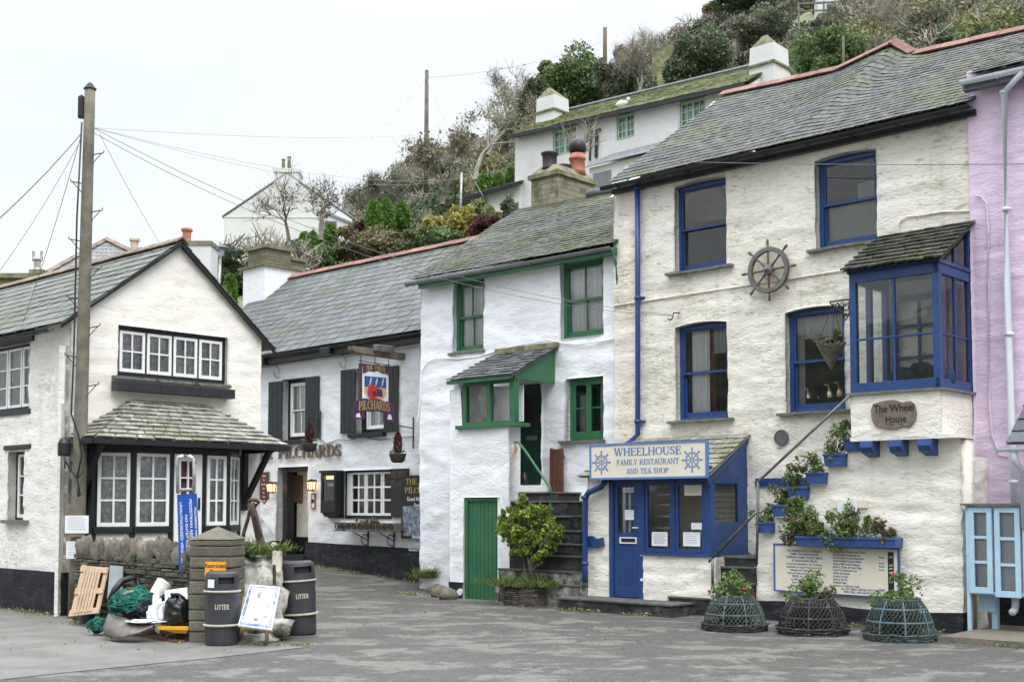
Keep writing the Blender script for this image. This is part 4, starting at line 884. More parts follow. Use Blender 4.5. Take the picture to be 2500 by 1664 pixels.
thU=thing('pub_building','white painted pub with black shutters, black plinth and grey slate roof','pub',FR.P((aq0+aq1)/2,.3,PB))
EU=PB+.25;aul,zul=FR.uv(q('Z4',350,480),EU);aur,zur=FR.uv(q('Z4',1860,248),EU)
zU=lambda a:zul+(zur-zul)*(a-aul)/(aur-aul)
hp1=spq(FR,PB,'Z4',545,775,690,665,1285,1255);hp2=spq(FR,PB,'Z4',1248,1560,580,560,1205,1195)
hp3=spq(FR,PB,'Z5',922,1405,385,372,845,850);hpd=spq(FR,PB,'Z5',300,596,352,345,1205,1195)
print('pub',aq0,aq1,'eave',zul,zur,'door',hpd,hp1)
wall_mesh(FR,PB,aq0-1.5,aq1,.0,8,[h+(0,.28)for h in(hp1,hp2,hp3,hpd)],.07,.028,ztop=lambda a:zU(a)+.1,seed=110,lump=(2.2,3.5)).build('wall',MT['pubwhite'],thU,smooth=True)
zpa,zpb_=FR.uv(q('Z5',600,1065),PB)[1],FR.uv(q('Z5',1670,1130),PB)[1];aa,ab=FR.uv(q('Z5',600,1065),PB)[0],FR.uv(q('Z5',1670,1130),PB)[0]
zpp=lambda a:zpa+(zpb_-zpa)*(a-aa)/(ab-aa)
wall_mesh(FR,PB+.08,hpd[1],aq1,.0,1.8,[],.07,.03,ztop=zpp,seed=111).build('plinth',MT['plinth'],thU,smooth=True)
wall_mesh(FR,PB+.08,aq0-1.5,hpd[0],.0,1.8,[],.07,.03,ztop=lambda a:zpa,seed=112).build('plinth',MT['plinth'],thU,smooth=True)
wur,zurd=FR.at_a((686,680),aul-2.0)
wU=-5.2
ar0,zr0=FR.uv((689,682),wU);ar1,zr1=FR.uv((1212,573),wU);print('pub ridge',ar0,zr0,ar1,zr1,'aul',aul)
for _ in range(30):
 d=FR.uv((689,682),wU)[0];e_=FR.uv((600,745),EU+(wU-EU)*.25)[0]
 break
avl=min(aul-1.6,ar0-.2)
zrs=(zr1-zr0)/(ar1-ar0)
rl=ar0
slate_roof(lerp_pts([FR.P(rl-.3,zU(rl-.3)+.06,EU+.04),FR.P(aq1,zU(aq1)+.06,EU+.04)]),lerp_pts([FR.P(rl-.3,zr0-.3*zrs,wU),FR.P(aq1,zr0+(aq1-ar0)*zrs,wU)]),17,27,th=.010,seed=120,wav=.01).build('roof',MT['slateP'],thU)
MB().quad(FR.P(rl,zr0,wU),FR.P(aq1,zr0+(aq1-ar0)*zrs,wU),FR.P(aq1,4,wU-3),FR.P(rl,4,wU-3)).build('back_roof',MT['slateP'],thU)
ridge_tiles([FR.P(rl,zr0+.05,wU),FR.P(ar1+.3,zr1+.05+.3*zrs,wU)],.55,.17).build('ridge_tiles',MT['redtile'],thU)
MB().beam(FR.P(aul-1.5,zU(aul-1.5)-.1,EU-.1),FR.P(aur+.6,zU(aur+.6)-.1,EU-.1),.3,.16).build('soffit_board',MT['black'],thU)
gutter_mesh(FR.P(aul-1.5,zU(aul-1.5),EU+.07),FR.P(aur+.6,zU(aur+.6),EU+.07),.075,brackets=6).build('gutter',MT['black'],thU)
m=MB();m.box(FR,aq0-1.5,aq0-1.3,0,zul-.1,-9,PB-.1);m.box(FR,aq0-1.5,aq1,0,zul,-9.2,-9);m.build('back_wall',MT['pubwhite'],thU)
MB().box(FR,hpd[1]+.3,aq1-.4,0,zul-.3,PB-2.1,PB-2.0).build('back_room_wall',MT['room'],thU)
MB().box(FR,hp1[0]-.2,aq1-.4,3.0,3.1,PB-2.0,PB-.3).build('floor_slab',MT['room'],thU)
def pubsash(h,name='window'):return sash_window(thU,FR,PB-.2,*h,MT['white_p'],t=.055,vbars=0 if h is hp1 else 1,curtain='net',cw=.12)
m=MB();rect_frame(m,FR,*hp1,PB-.3,PB-.19,.12,.1,.1);f1=m.build('window_surround',MT['black'],thU);m=MB();rect_frame(m,FR,*hp2,PB-.3,PB-.19,.2,.1,.1);m.build('window_surround',MT['black'],thU)
sash_window(thU,FR,PB-.17,hp1[0]+.12,hp1[1]-.12,hp1[2]+.1,hp1[3]-.1,MT['white_p'],t=.05,vbars=1,curtain='net');sash_window(thU,FR,PB-.17,hp2[0]+.2,hp2[1]-.2,hp2[2]+.1,hp2[3]-.1,MT['white_p'],t=.05,vbars=1,curtain='net')
for x0,x1,yt0,yt1,yb0,yb1 in((415,545,718,702,1282,1278),(768,897,668,655,1255,1250),(1105,1245,602,588,1208,1203),(1520,1655,570,553,1195,1188)):
 h=spq(FR,PB+.06,'Z4',x0,x1,yt0,yt1,yb0,yb1);m=MB()
 for i in range(3):a_=h[0]+(h[1]-h[0])*i/3;m.box(FR,a_+.004,a_+(h[1]-h[0])/3-.004,h[2],h[3],PB+.035,PB+.07)
 m.box(FR,h[0]+.02,h[1]-.02,h[2]+.15,h[2]+.25,PB+.015,PB+.034);m.box(FR,h[0]+.02,h[1]-.02,h[3]-.25,h[3]-.15,PB+.015,PB+.034)
 m.build('shutter',MT['shutter'],thU,bevel=.004)
for h,e0_,e1_ in((hp1,-.05,.0),(hp2,-.15,-.1)):MB().box(FR,h[0]+e0_-.0,h[1]+e1_+.05,h[2]-.1,h[2]-.0,PB-.2,PB+.12).build('sill',MT['black'],thU,bevel=.01)
m=MB();c0=FR.uv(q('Z5',990,600),PB-.1)[0];rect_frame(m,FR,hp3[0]+.0,hp3[1],hp3[2],hp3[3],PB-.2,PB-.1,.04,.08,.05);w3=m.build('window',MT['black'],thU)
xs=[hp3[0]+.2+(hp3[1]-hp3[0]-.25)*k for k in(0,.355,.73,1.0)]
MB().box(FR,hp3[0]+.04,hp3[0]+.19,hp3[2]+.05,hp3[3]-.05,PB-.16,PB-.12).build('window_jamb',MT['white_p'],w3)
for i in range(3):casement(w3,FR,PB-.1,xs[i]+.01,xs[i+1]-.01,hp3[2]+.08,hp3[3]-.05,MT['white_p'],(2,3)if i<2 else(1,3),.045,None if i else None,bar=.02)
m=MB();dzz=hpd[2];xh=hpd[0]+.28
m.box(FR,hpd[0]+.12,hpd[0]+.27,dzz,hpd[3],PB-.33,PB-.1);m.box(FR,hpd[0]+.12,hpd[1],hpd[3]-.12,hpd[3],PB-.33,PB-.12);m.build('door_frame',MT['black'],thU,bevel=.006)
MT['hall']=M('hall_wall',(.72,.68,.58,1),.8,.1,3,0,dirt=(.35,.32,.26,1))
m=MB();m.box(FR,hpd[0]+.1,hpd[1]+1.5,dzz+.45,hpd[3],PB-.60,PB-.55);m.build('hall_wall',MT['hall'],thU)
m=MB();m.box(FR,hpd[0]+.1,hpd[1]+1.5,dzz,dzz+.45,PB-.58,PB-.53);m.box(FR,hpd[0]+.1,hpd[1],dzz-.1,dzz+.03,PB-1.3,PB+.12);m.build('hall_step',MT['black'],thU)
MT['cork']=M('cork_board',(.16,.10,.06,1),.9,.3,20,0)
a_,z_=FR.uv(q('Z5',425,690),PB-.53);b_=FR.uv(q('Z5',545,430),PB-.53);MB().box(FR,a_,b_[0],z_,b_[1],PB-.55,PB-.52).build('notice_board',MT['cork'],thU)
dpc=35.0
f,a0,s1_,zt_,zb_,ch=stack(FR,'chimney',594,646,735,648,790,dpc,MT['white'],thU)
ch_low=(f,a0,s1_,zt_)
m=MB();m.box(f,a0-.12,.08,zt_,zt_+.05,-s1_-.1,.1);m.build('chimney_ledge',MT['cstone'],ch)
m=MB();zz2=at_depth((646,602),dpc).z;m.box(f,a0+.12,-.08,zt_+.05,zz2,-s1_*.75,-.08);m.box(f,a0+.35,-.2,zt_+.05,zz2-.2,-s1_*1.25,-s1_*.75);m.build('chimney_stack',MT['brickD'],ch)
m=MB();m.box(f,a0+.06,-.02,zz2,zz2+.1,-s1_*.77,-.02);m.box(f,a0+.3,-.15,zz2-.2,zz2-.1,-s1_*1.28,-s1_*.77);m.build('chimney_cap',MT['cstone'],ch)
wid=FG.uv((637,1000),0)[0];apx,apz=FG.uv((437,598),0);zel=FG.uv(q('Z1',660,790),0)[1]
aG_l=0;zEr=FG.uv(q('Z1',2040,1030),.12)[1];
sl_=(apz-FG.uv(q('Z1',670,775),0)[1])/(apx-FG.uv(q('Z1',670,775),0)[0])
zE0=apz-apx*sl_;print('gable',wid,apx,apz,zE0,zEr,CORN)
thL=thing('gable_cottage','cream gabled cottage with black framed bay window behind the tall wooden pole','house',FG.P(wid/2,0,-2))
def ztL(a):return min(zE0+a*sl_,apz-(a-apx)*(apz-zEr)/(wid-apx))
hw=spq(FG,0,'Z1',905,1742,920,1012,1297,1382)
by0,byz1=FG.uv((232,1090),.7);by1=FG.uv((590,1110),.7)[0]
bayh=(.35,3.3,0,2.45,0,.02)
wall_mesh(FG,0,0,wid,0,9,[hw+(0,.12)],.06,.018,ztop=ztL,seed=140,thick=.3,lump=(2.0,6)).build('wall',MT['cream_gable'],thL,smooth=True)
hs1=spq(FS,0,'Z1',-60,228,1105,1058,1590,1560);hs2=spq(FS,0,'Z2',63,190,318,318,855,850)
eaL,ezL=FS.uv(q('Z1',0,1035),.2);eaR,ezR=FS.uv(q('Z1',565,905),.2);print('side',hs1,hs2,ezL,ezR)
zS=lambda a:ezR
wall_mesh(FS,0,-9,0,0,ezR+.1,[hs1+(0,.14),hs2+(0,.22)],.07,.022,seed=150,lump=(3,7)).build('side_wall',MT['cream_side'],thL,smooth=True)
zbk=FS.uv((75,1390),.02)[1];wall_mesh(FS,.06,-9,.02,0,zbk,[],.07,.025,seed=152).build('plinth',MT['plinth'],thL,smooth=True)
m=MB();m.box(FG,.05,wid-.02,0,zE0-.2,-9.1,-9);m.box(FG,wid-.25,wid,0,zEr,-9,-.05);m.prism(FG,[(.1,zE0),(wid-.05,zEr),(apx,apz-.05)],-9.1,-9);m.build('back_wall',MT['cream_side'],thL)
m=MB();m.box(FG,.25,wid-.3,0,zE0-.1,-1.9,-1.8);m.box(FG,.25,wid-.3,2.75,2.8,-1.8,-.35);m.build('back_room_wall',MT['room'],thL)
ov=.12;e_a=-.22;e_z=zE0+e_a*sl_
er_a=wid+.25;er_z=zEr-.25*(apz-zEr)/(wid-apx)
slate_roof(lerp_pts([FG.P(e_a,e_z+.04,-9.2),FG.P(e_a,e_z+.04,ov)]),lerp_pts([FG.P(apx,apz+.06,-9.2),FG.P(apx,apz+.06,ov)]),11,22,th=.013,seed=160,wav=.02).build('roof',MT['slateL'],thL)
slate_roof(lerp_pts([FG.P(er_a,er_z+.04,ov),FG.P(er_a,er_z+.04,-9.2)]),lerp_pts([FG.P(apx,apz+.06,ov),FG.P(apx,apz+.06,-9.2)]),11,16,th=.02,seed=161).build('roof',MT['slateL'],thL)
ridge_tiles([FG.P(apx,apz+.10,ov),FG.P(apx,apz+.10,-9.2)],.45,.13).build('ridge_tiles',M('old_ridge_tile',(.20,.15,.12,1),.9,.25,9,.4,40,dirt=(.15,.14,.10,1),damt=.5,island=.2),thL)
m=MB();m.beam(FG.P(e_a,e_z-.02,ov-.03),FG.P(apx,apz-.0,ov-.03),.04,.045);m.beam(FG.P(apx,apz,ov-.03),FG.P(er_a,er_z-.02,ov-.03),.04,.045);m.build('verge_board',MT['black'],thL)
gutter_mesh(FS.P(-9,e_z-.03,.28),FS.P(-.15,e_z-.03,.28),.06,brackets=9).build('gutter',MT['black'],thL)
MB().beam(FS.P(-.12,.05,.07),FS.P(-.12,e_z-.3,.07),.1,.1,up=(0,1,0)).build('corner_board',MT['cream_side'],thL)
def rowwin(fr,w,h,n,panes,parent,nm='window',mat='black',inset=.08):
 a0,a1,z0,z1=h;m=MB();rect_frame(m,fr,a0,a1,z0,z1,w-.1,w,.05,.07,.07)
 for i in range(1,n):x=a0+.05+(a1-a0-.1)*i/n;m.box(fr,x-.018,x+.018,z0+.07,z1-.07,w-.09,w-.003)
 o=m.build(nm,MT[mat],parent,bevel=.003)
 for i in range(n):x0=a0+.05+(a1-a0-.1)*i/n+.02;x1=a0+.05+(a1-a0-.1)*(i+1)/n-.02;casement(o,fr,w+.012,x0,x1,z0+.075,z1-.08,MT['white_p'],panes,.05,'lace')
 return o
ww=rowwin(FG,-.07,hw,4,(2,2),thL)
MB().box(FG,hw[0]-.1,hw[1]+.05,hw[2]-.06,hw[2]-.01,-.1,.07).build('sill',MT['sill'],ww)
t0=FG.uv(q('Z1',890,1340),.2);t1=FG.uv(q('Z1',1795,1495),.2);t2=FG.uv(q('Z1',890,1415),.2)
m=MB();ta0,ta1,tz0,tz1=t0[0],t1[0],t2[1],t0[1];n=30
m.box(FG,ta0,ta1,tz0,tz1,.04,.22)
for x in(hw[0]+.68,hw[0]+1.45):m.beam(FG.P(x,hw[2]+.02,.0),FG.P(x+.03,tz1+.01,.22),.02,.015);m.box(FG,x+.02,x+.05,tz0,tz1,.22,.232)
m.build('awning_box',MT['shutter'],thL,bevel=.004)
o=MB();rect_frame(o,FS,*hs1,-.14,-.05,.04);so_=o.build('window',MT['black'],thL);xm=[hs1[0]+(hs1[1]-hs1[0])*k for k in(0,.38,.75,1)]
for i in range(3):casement(so_,FS,-.04,xm[i]+.03,xm[i+1]-.01,hs1[2]+.05,hs1[3]-.05,MT['white_p'],(1,3),.04,'netdim')
MB().box(FS,hs1[0]-.2,hs1[1]+.08,hs1[2]-.08,hs1[2],-.1,.03).build('sill',MT['black'],so_);MB().box(FS,-9,hs1[1]+.15,hs1[3]+.02,hs1[3]+.22,-.1,.04).build('lintel',MT['black'],so_)
o=MB();rect_frame(o,FS,hs2[0]+.02,hs2[1]-.02,hs2[2]+.02,hs2[3],-.22,-.14,.04);so2=o.build('window',MT['black'],thL)
casement(so2,FS,-.13,hs2[0]+.1,hs2[1]-.1,hs2[2]+.06,hs2[3]-.04,MT['white_p'],(1,3),.05,'netdim')
l0=FS.uv(q('Z2',28,310),.02);l1=FS.uv(q('Z2',230,260),.02);MB().box(FS,l0[0],l1[0],l0[1],l1[1],-.1,.03).build('lintel',MT['black'],so2,bevel=.01)
l0=FS.uv(q('Z2',5,868),.08);l1=FS.uv(q('Z2',188,853),.08);MB().box(FS,l0[0],l1[0],l0[1]-.0,l1[1]+.02,-.2,.09).build('sill',MT['sill'],so2)
BD=.62
x0b,zt0=FG.uv(q('Z2',720,300),BD*.6);xA=FG.uv(q('Z2',1020,600),BD)[0];xB=FG.uv(q('Z2',1310,600),BD)[0];xC=FG.uv(q('Z2',1560,600),BD)[0];xD=FG.uv(q('Z2',1745,600),BD)[0];xE=FG.uv(q('Z2',1850,600),BD*.5)[0]
zbh=FG.uv(q('Z2',1150,315),BD)[1];zbl=FG.uv(q('Z2',1150,895),BD)[1];print('lbay',x0b,xA,xB,xC,xD,xE,zbh,zbl)
hA_=.10
pts_b=[(x0b,.05),(x0b+.03,BD*.55),(xA,BD),(xB,BD),(xC,BD),(xD,BD),(xE,BD*.35),(xE+.02,.02)]
bm=MB()
def seg_fr(p,r):
 A_,B_=FG.P(p[0],0,p[1]),FG.P(r[0],0,r[1]);f=Fr(A_[:2],(B_-A_)[:2]);return f,(B_-A_).length
bayo=MB();
for p in pts_b[1:7]:bayo.box(FG,p[0]-.045,p[0]+.045,.0,zbh,p[1]-.09,p[1]+.01)
for i in range(1,6):
 f,L=seg_fr(pts_b[i],pts_b[i+1]);bayo.box(f,0,L,zbh-.06,zbh+.16,-.1,.012)
 if i!=3:bayo.box(f,0,L,zbl-.1,zbl,-.12,.05)
f,L=seg_fr(pts_b[0],pts_b[1]);bayo.box(f,0,L,0,zbh+.16,-.08,0)
f,L=seg_fr(pts_b[6],pts_b[7]);bayo.box(f,0,L,0,zbh+.16,-.08,0)
bo=bayo.build('bay_window',MT['black'],thL,bevel=.006)
for i in(1,2,4,5):
 f,L=seg_fr(pts_b[i],pts_b[i+1]);casement(bo,f,.03,.05,L-.05,zbl+.01,zbh-.04,MT['white_p'],(2,3),.055,'lace',bar=.016)
 MB().box(f,0,L,0,zbl-.1,-.12,-.01).build('apron_wall',MT['cream_gable'],bo)
f,L=seg_fr(pts_b[3],pts_b[4]);dzb=.35
m=MB();rect_frame(m,f,.05,L-.05,.12,zbh-.03,-.03,.025,.12,.9,.12)
pzm=zbh-.12-.6
m.box(f,.17,L-.17,0.9,zbh-.15-.62,-.03,.024);m.box(f,L/2-.014,L/2+.014,pzm-.02,zbh-.15,-.02,.02);m.box(f,.17,L-.17,pzm+.28,pzm+.305,-.02,.019)
db=m.build('door',MT['white_p'],bo,bevel=.003);MT['plum']=M('plum_curtain',(.10,.03,.07,1),.9,.2,4,0);curtain_mesh(f,.16,L-.16,pzm-.05,zbh-.14,-.05,.01,3).build('door_curtain',MT['plum'],bo)
m=MB();m.box(f,L-.13,L-.09,zbl+.28,zbl+.48,.025,.04);m.build('door_handle',MT['iron'],bo)
zra=FG.uv((325,975),.02)[1];ra0=FG.uv((330,970),.02)[0];ra1=FG.uv((500,985),.02)[0]
zee=zbh+.17;eoA=FG.uv((208,1076),.95)[0];eoB=FG.uv((668,1104),.75)[0]
eoA=x0b-.30;eoB=xE+.55;EWb=BD+.3;print('bayroof',eoA,eoB,ra0,ra1,zra,zee)
slate_roof(lerp_pts([FG.P(eoA,zee,EWb),FG.P(eoB,zee,EWb)]),lerp_pts([FG.P(ra0,zra,.03),FG.P(ra1,zra,.03)]),10,11,th=.024,seed=171).build('bay_roof',MT['slateB'],thL)
slate_roof(lerp_pts([FG.P(eoA,zee,0),FG.P(eoA,zee,EWb)]),lerp_pts([FG.P(ra0-.03,zra,0),FG.P(ra0,zra,.03)]),10,3,th=.024,seed=172).build('bay_roof',MT['slateB'],thL)
slate_roof(lerp_pts([FG.P(eoB,zee,EWb),FG.P(eoB,zee,0)]),lerp_pts([FG.P(ra1,zra,.03),FG.P(ra1+.03,zra,0)]),10,3,th=.024,seed=173).build('bay_roof',MT['slateB'],thL)
m=MB();m.beam(FG.P(eoA-.02,zee-.05,EWb),FG.P(eoB+.02,zee-.05,EWb),.07,.09);m.beam(FG.P(eoA,zee-.05,0),FG.P(eoA,zee-.05,EWb),.07,.09);m.beam(FG.P(eoB,zee-.05,0),FG.P(eoB,zee-.05,EWb),.07,.09)
m.box(FG,eoA+.03,eoB-.03,zee-.03,zee-.01,0,EWb-.03);m.build('bay_gutter',MT['black'],thL)
m=MB()
for x,s_ in((eoA+.14,1),(eoB-.35,1)):
 m.box(FG,x,x+.1,zee-1.15,zee-.05,.0,.09);m.beam(FG.P(x+.05,zee-1.0,.06),FG.P(x+.05,zee-.07,EWb-.12),.09,.09);m.box(FG,x,x+.1,zee-.13,zee-.04,.0,EWb-.08)
 m.build('bracket',MT['black'],thL,bevel=.008);m=MB()
MT['earth']=M('hill_earth',(.19,.20,.10,1),.95,.4,.6,.6,8,dirt=(.05,.07,.025,1),damt=.5)
SKY=[(-900,700),(440,668),(560,640),(700,620),(860,570),(930,500),(1000,460),(1100,430),(1200,380),(1270,330),(1310,250),(1400,215),(1500,200),(1600,165),(1680,110),(1740,50),(1850,10),(2000,-40),(2200,-110),(2600,-190),(3100,-260)]
NEAR=[(-900,900),(440,800),(600,760),(700,720),(1000,680),(1200,640),(1290,780),(1500,800),(1800,700),(2000,330),(2300,200),(2600,150),(3100,120)]
def interp(T,x):
 if x<=T[0][0]:return T[0][1]
 for(x0,y0),(x1,y1)in zip(T[:-1],T[1:]):
  if x<=x1:return y0+(y1-y0)*(x-x0)/(x1-x0)
 return T[-1][1]
D0,D1=37.0,92.0
def hill_y(px,D):
 t=min(1,max(0,(D-D0)/(D1-D0)));return interp(NEAR,px)+(interp(SKY,px)-interp(NEAR,px))*t**.75
def hill_pt(px,D,dz=0):
 p=at_depth((px,hill_y(px,D)),D);p.z+=.5*noise.noise(Vector((p.x*.15,p.y*.15,2)))+dz;return p
m=MB();PX=list(range(-900,3101,50));DS=[33.5]+list(np.linspace(D0,D1,26))+[130]
for j,D in enumerate(DS):
 for px in PX:
  if j==0:p=at_depth((px,1235),D);p.z=gz(p.x,p.y)-.3
  elif D==130:p=hill_pt(px,D1);p=Vector((p.x*1.4,p.y*1.4,p.z-6))
  else:p=hill_pt(px,D)
  m.v.append(tuple(p))
n=len(PX)
for j in range(len(DS)-1):
 for i in range(n-1):k=j*n+i;m.f.append((k,k+1,k+n+1,k+n))
tag(m.build('hillside',MT['earth'],None,smooth=True),kind='structure')
m=MB();rowsH=[(50,0),(60,7),(74,13),(92,19),(112,24),(150,26)];NA=60
for r,z in rowsH:
 for i in range(NA):u=R(162+190*i/(NA-1));x,y=r*math.cos(u),r*math.sin(u);m.v.append((x,y,0 if z==0 else z*(1+.3*noise.noise(Vector((x*.03,y*.03,1))))+2.2*noise.noise(Vector((x*.12,y*.12,5)))+1.2*noise.noise(Vector((x*.4,y*.4,9)))))
for j in range(len(rowsH)-1):
 for i in range(NA-1):k=j*NA+i;m.f.append((k,k+1,k+NA+1,k+NA))
tag(m.build('hills',M('far_wood',(.05,.06,.035,1),.95,.6,.35,.6,2),None,smooth=True),kind='structure')
def L(*a,**k):return leafmat(*a,**k)
MT['lf_dark']=L('evergreen_leaf',(.055,.085,.042,1),(.13,.175,.09,1),(.09,.10,.06,1))
MT['lf_grey']=L('greygreen_leaf',(.11,.135,.09,1),(.21,.235,.155,1),(.18,.16,.12,1))
MT['lf_olive']=L('olive_leaf',(.15,.175,.07,1),(.27,.29,.12,1),(.17,.13,.07,1))
MT['lf_brown']=L('brown_leaf',(.17,.145,.085,1),(.31,.275,.17,1),(.14,.14,.08,1))
MT['lf_bright']=L('conifer_leaf',(.07,.16,.025,1),(.18,.31,.07,1))
MT['lf_yellow']=L('yellow_leaf',(.28,.27,.06,1),(.45,.40,.13,1),(.14,.18,.05,1))
MT['lf_purple']=L('purple_leaf',(.07,.028,.03,1),(.15,.06,.06,1))
MT['lf_mid']=L('mid_leaf',(.085,.135,.05,1),(.17,.24,.09,1))
MT['lf_lime']=L('lime_leaf',(.07,.13,.02,1),(.27,.36,.06,1),(.33,.38,.10,1))
MT['lf_ger']=L('geranium_leaf',(.06,.13,.03,1),(.19,.30,.09,1),(.14,.11,.06,1))
MT['lf_dull']=L('dull_leaf',(.13,.11,.065,1),(.24,.23,.11,1),(.12,.07,.05,1))
MT['twig']=M('twig',(.27,.25,.20,1),.9,.35,3,0)
MT['twigd']=M('dark_twig',(.17,.155,.13,1),.9,.35,3,0)
MT['bark']=M('bark',(.075,.065,.052,1),.95,.35,8,.6,30,dirt=(.09,.10,.05,1))
MT['grass']=L('grass_blade',(.07,.11,.025,1),(.16,.21,.06,1))
rn=random.Random(5)
acc={'lf_dark':[],'lf_grey':[],'lf_olive':[],'lf_brown':[],'twig':[],'twigd':[]}
def scrub(px,D,r,kind,n,dz=.3,sq=.75,size=None):
 c=hill_pt(px,D,dz*r)
 P=blob_pts(c,(r,r,r*sq),n)
 if kind.startswith('twig'):
  V,F_=leaf_quads(P,.34,1.9,0)
  Q=V.reshape(-1,4,3);mid=Q.mean(1,keepdims=True);ax=Q[:,2]-Q[:,0];sd_=Q[:,3]-Q[:,1]
  ax[:,2]=np.abs(ax[:,2])+.15;sd_=sd_*.075;Q=np.stack([mid[:,0]-ax/2-sd_,mid[:,0]-ax/2+sd_,mid[:,0]+ax/2+sd_*.5,mid[:,0]+ax/2-sd_*.5],1);V=Q.reshape(-1,3)
 else:V,F_=leaf_quads(P,size or .08+D*.0008,1.4)
 acc[kind].append((V,F_))
kinds=['lf_dark','lf_grey','lf_olive','lf_brown','twig','twigd']
for i in range(520):
 px=rn.uniform(520,2600);t=rn.random();D=D0+(D1-D0)*t
 if px<880 and t<.35 and rn.random()<.5:continue
 if px<640 and D>58:continue
 if 545<px<870 and D>57:continue
 if 1130<px<1900 and D<61:continue
 if 700<px<1260 and D<50:continue
 if 1900<px<2200 and D<52:continue
 z=noise.noise(Vector((px*.004,D*.05,1)));kk=rn.choices(kinds,(2.5+3*max(0,z),3.5,3.2,1.2+2*max(0,-z),3.5,1.2))[0]
 r=rn.uniform(.8,1.7);scrub(px,D,r,kk,int((900 if kk.startswith('twig')else 1050)*r))
for i in range(150):
 px=rn.uniform(890,2550);kk=rn.choices(kinds,(3,4,2,1,5,1.5))[0];r=rn.uniform(1.2,2.3)
 D=rn.uniform(84,91);scrub(px,D,r,kk,int(850*r),.35)
for k,nm,lb in(('lf_dark','evergreen_scrub',None),('lf_grey','grey_scrub',None),('lf_olive','olive_scrub',None),('lf_brown','brown_scrub',None),('twig','bare_scrub',None),('twigd','dark_bare_scrub',None)):
 m=MB();m.np=acc[k];o=m.build(nm,MT[k],None)
 tag(o,{'evergreen_scrub':'dark evergreen scrub covering the steep hillside','grey_scrub':'grey green scrub on the steep hillside','olive_scrub':'olive green undergrowth on the hillside','brown_scrub':'rusty brown bracken and leaves on the hillside','bare_scrub':'pale bare winter twigs on the hillside','dark_bare_scrub':'dark bare winter twigs on the hillside'}[nm],'scrub',kind='stuff')
m=MB();P=[]
for i in range(9000):
 px=rn.uniform(700,1130);D=rn.uniform(D0,55);P.append(tuple(hill_pt(px,D,.05)))
V,F_=leaf_quads(np.array(P),.22,1.6,2);m.np=[(V,F_)];tag(m.build('grass',MT['lf_olive'],None),'rough green grass on the terraced bank behind the pub','grass',kind='stuff')
def put_on_hill(px,y,D):
 return at_depth((px,y),D)
def bush(name,label,cat,x0,x1,y0,y1,D,mat,n=2500,size=.13,group=None,trunk=False,lumps=22,jag=.22,conifer=False):
 b=at_depth(((x0+x1)/2,y1),D);t=at_depth(((x0+x1)/2,y0),D);wd=(x1-x0)/F_PX*D;h=t.z-b.z
 th=thing(name,label,cat,b-Vector((0,0,h*.25)),group)
 m=MB()
 if conifer:
  z=NR.uniform(0,1,n);prof=np.sqrt(np.clip(1-z**2.6,0,1))*(.82+.18*np.minimum(1,z*3));an=NR.uniform(0,2*math.pi,n);rr=wd/2*prof*NR.uniform(.7,1.05,n)*(1+.12*np.sin(an*5+z*9))
  P=np.stack([b.x+np.cos(an)*rr,b.y+np.sin(an)*rr,b.z-h*.1+z*h*1.1],1);V,F_=leaf_quads(P,size,2.2);
 else:P=blob_pts((b.x,b.y,(b.z+t.z)/2),(wd/2*1.15,wd/2*1.1,h/2*1.15),int(n*1.3),.3,int(lumps*1.6),jag);V,F_=leaf_quads(P,size*.85,1.5)
 m.np=[(V,F_)];m.build('foliage',mat,th)
 mm=MB();rr_=random.Random(int(x0))
 for i in range(5 if not conifer else 1):mm.tube([b-Vector((0,0,h*.3)),b+Vector((rr_.uniform(-.2,.2)*wd*(0 if conifer else 1),rr_.uniform(-.2,.2)*wd*(0 if conifer else 1),h*.55))],[.06,.02],5)
 mm.build('trunk',MT['bark'],th);return th
C3='clipped conifers on the grass bank'
bush('conifer','leftmost of three tall green clipped conifers on the bank behind the pub','conifer',893,932,490,568,48,MT['lf_bright'],5000,.085,C3,conifer=True)
bush('conifer','middle and tallest of three clipped conifers on the bank behind the pub','conifer',922,962,486,563,49,MT['lf_bright'],5000,.085,C3,conifer=True)
bush('conifer','rightmost of three tall clipped conifers on the bank behind the pub','conifer',960,1001,494,548,50,MT['lf_bright'],4500,.085,C3,conifer=True)
C4='small bright conifers'
bush('conifer','small lime green conifer below the bare fruit tree, left of a pair','conifer',730,757,568,600,46,MT['lf_bright'],2000,.08,C4,conifer=True)
bush('conifer','small lime green conifer below the bare fruit tree, right of a pair','conifer',752,776,566,600,46.5,MT['lf_bright'],2000,.08,C4,conifer=True)
bush('conifer','single pointed bright conifer in front of the blue door of the hill house','conifer',792,823,547,588,47,MT['lf_bright'],2200,.08,C4,conifer=True)
bush('conifer','lime conifer beside the street lamp below the white gable house','conifer',545,578,672,736,39,MT['lf_bright'],2500,.075,C4,conifer=True)
C5='conifers behind the low slate annex'
bush('conifer','leftmost bright conifer above the low slate annex roof','conifer',1163,1205,420,475,55,MT['lf_bright'],3500,.09,C5,conifer=True)
bush('conifer','middle bright conifer above the low slate annex roof','conifer',1202,1232,424,470,55,MT['lf_bright'],2600,.09,C5,conifer=True)
bush('conifer','bright conifer against the white terrace wall above the annex','conifer',1232,1262,408,460,55.5,MT['lf_bright'],2600,.09,C5,conifer=True)
bush('shrub','pale yellow flowering shrub on the bank above the red ridge','shrub',1025,1092,532,580,44,MT['lf_yellow'],3500,.09)
bush('shrub','golden green variegated shrub below the low annex','shrub',1085,1170,502,585,44.5,MT['lf_yellow'],5500,.09)
bush('shrub','yellow green shrub in front of the annex windows','shrub',1140,1222,494,570,46,MT['lf_olive'],4500,.09)
bush('shrub','dark purple twiggy shrub above the pub ridge','shrub',1155,1232,531,590,42,MT['lf_purple'],4500,.08)
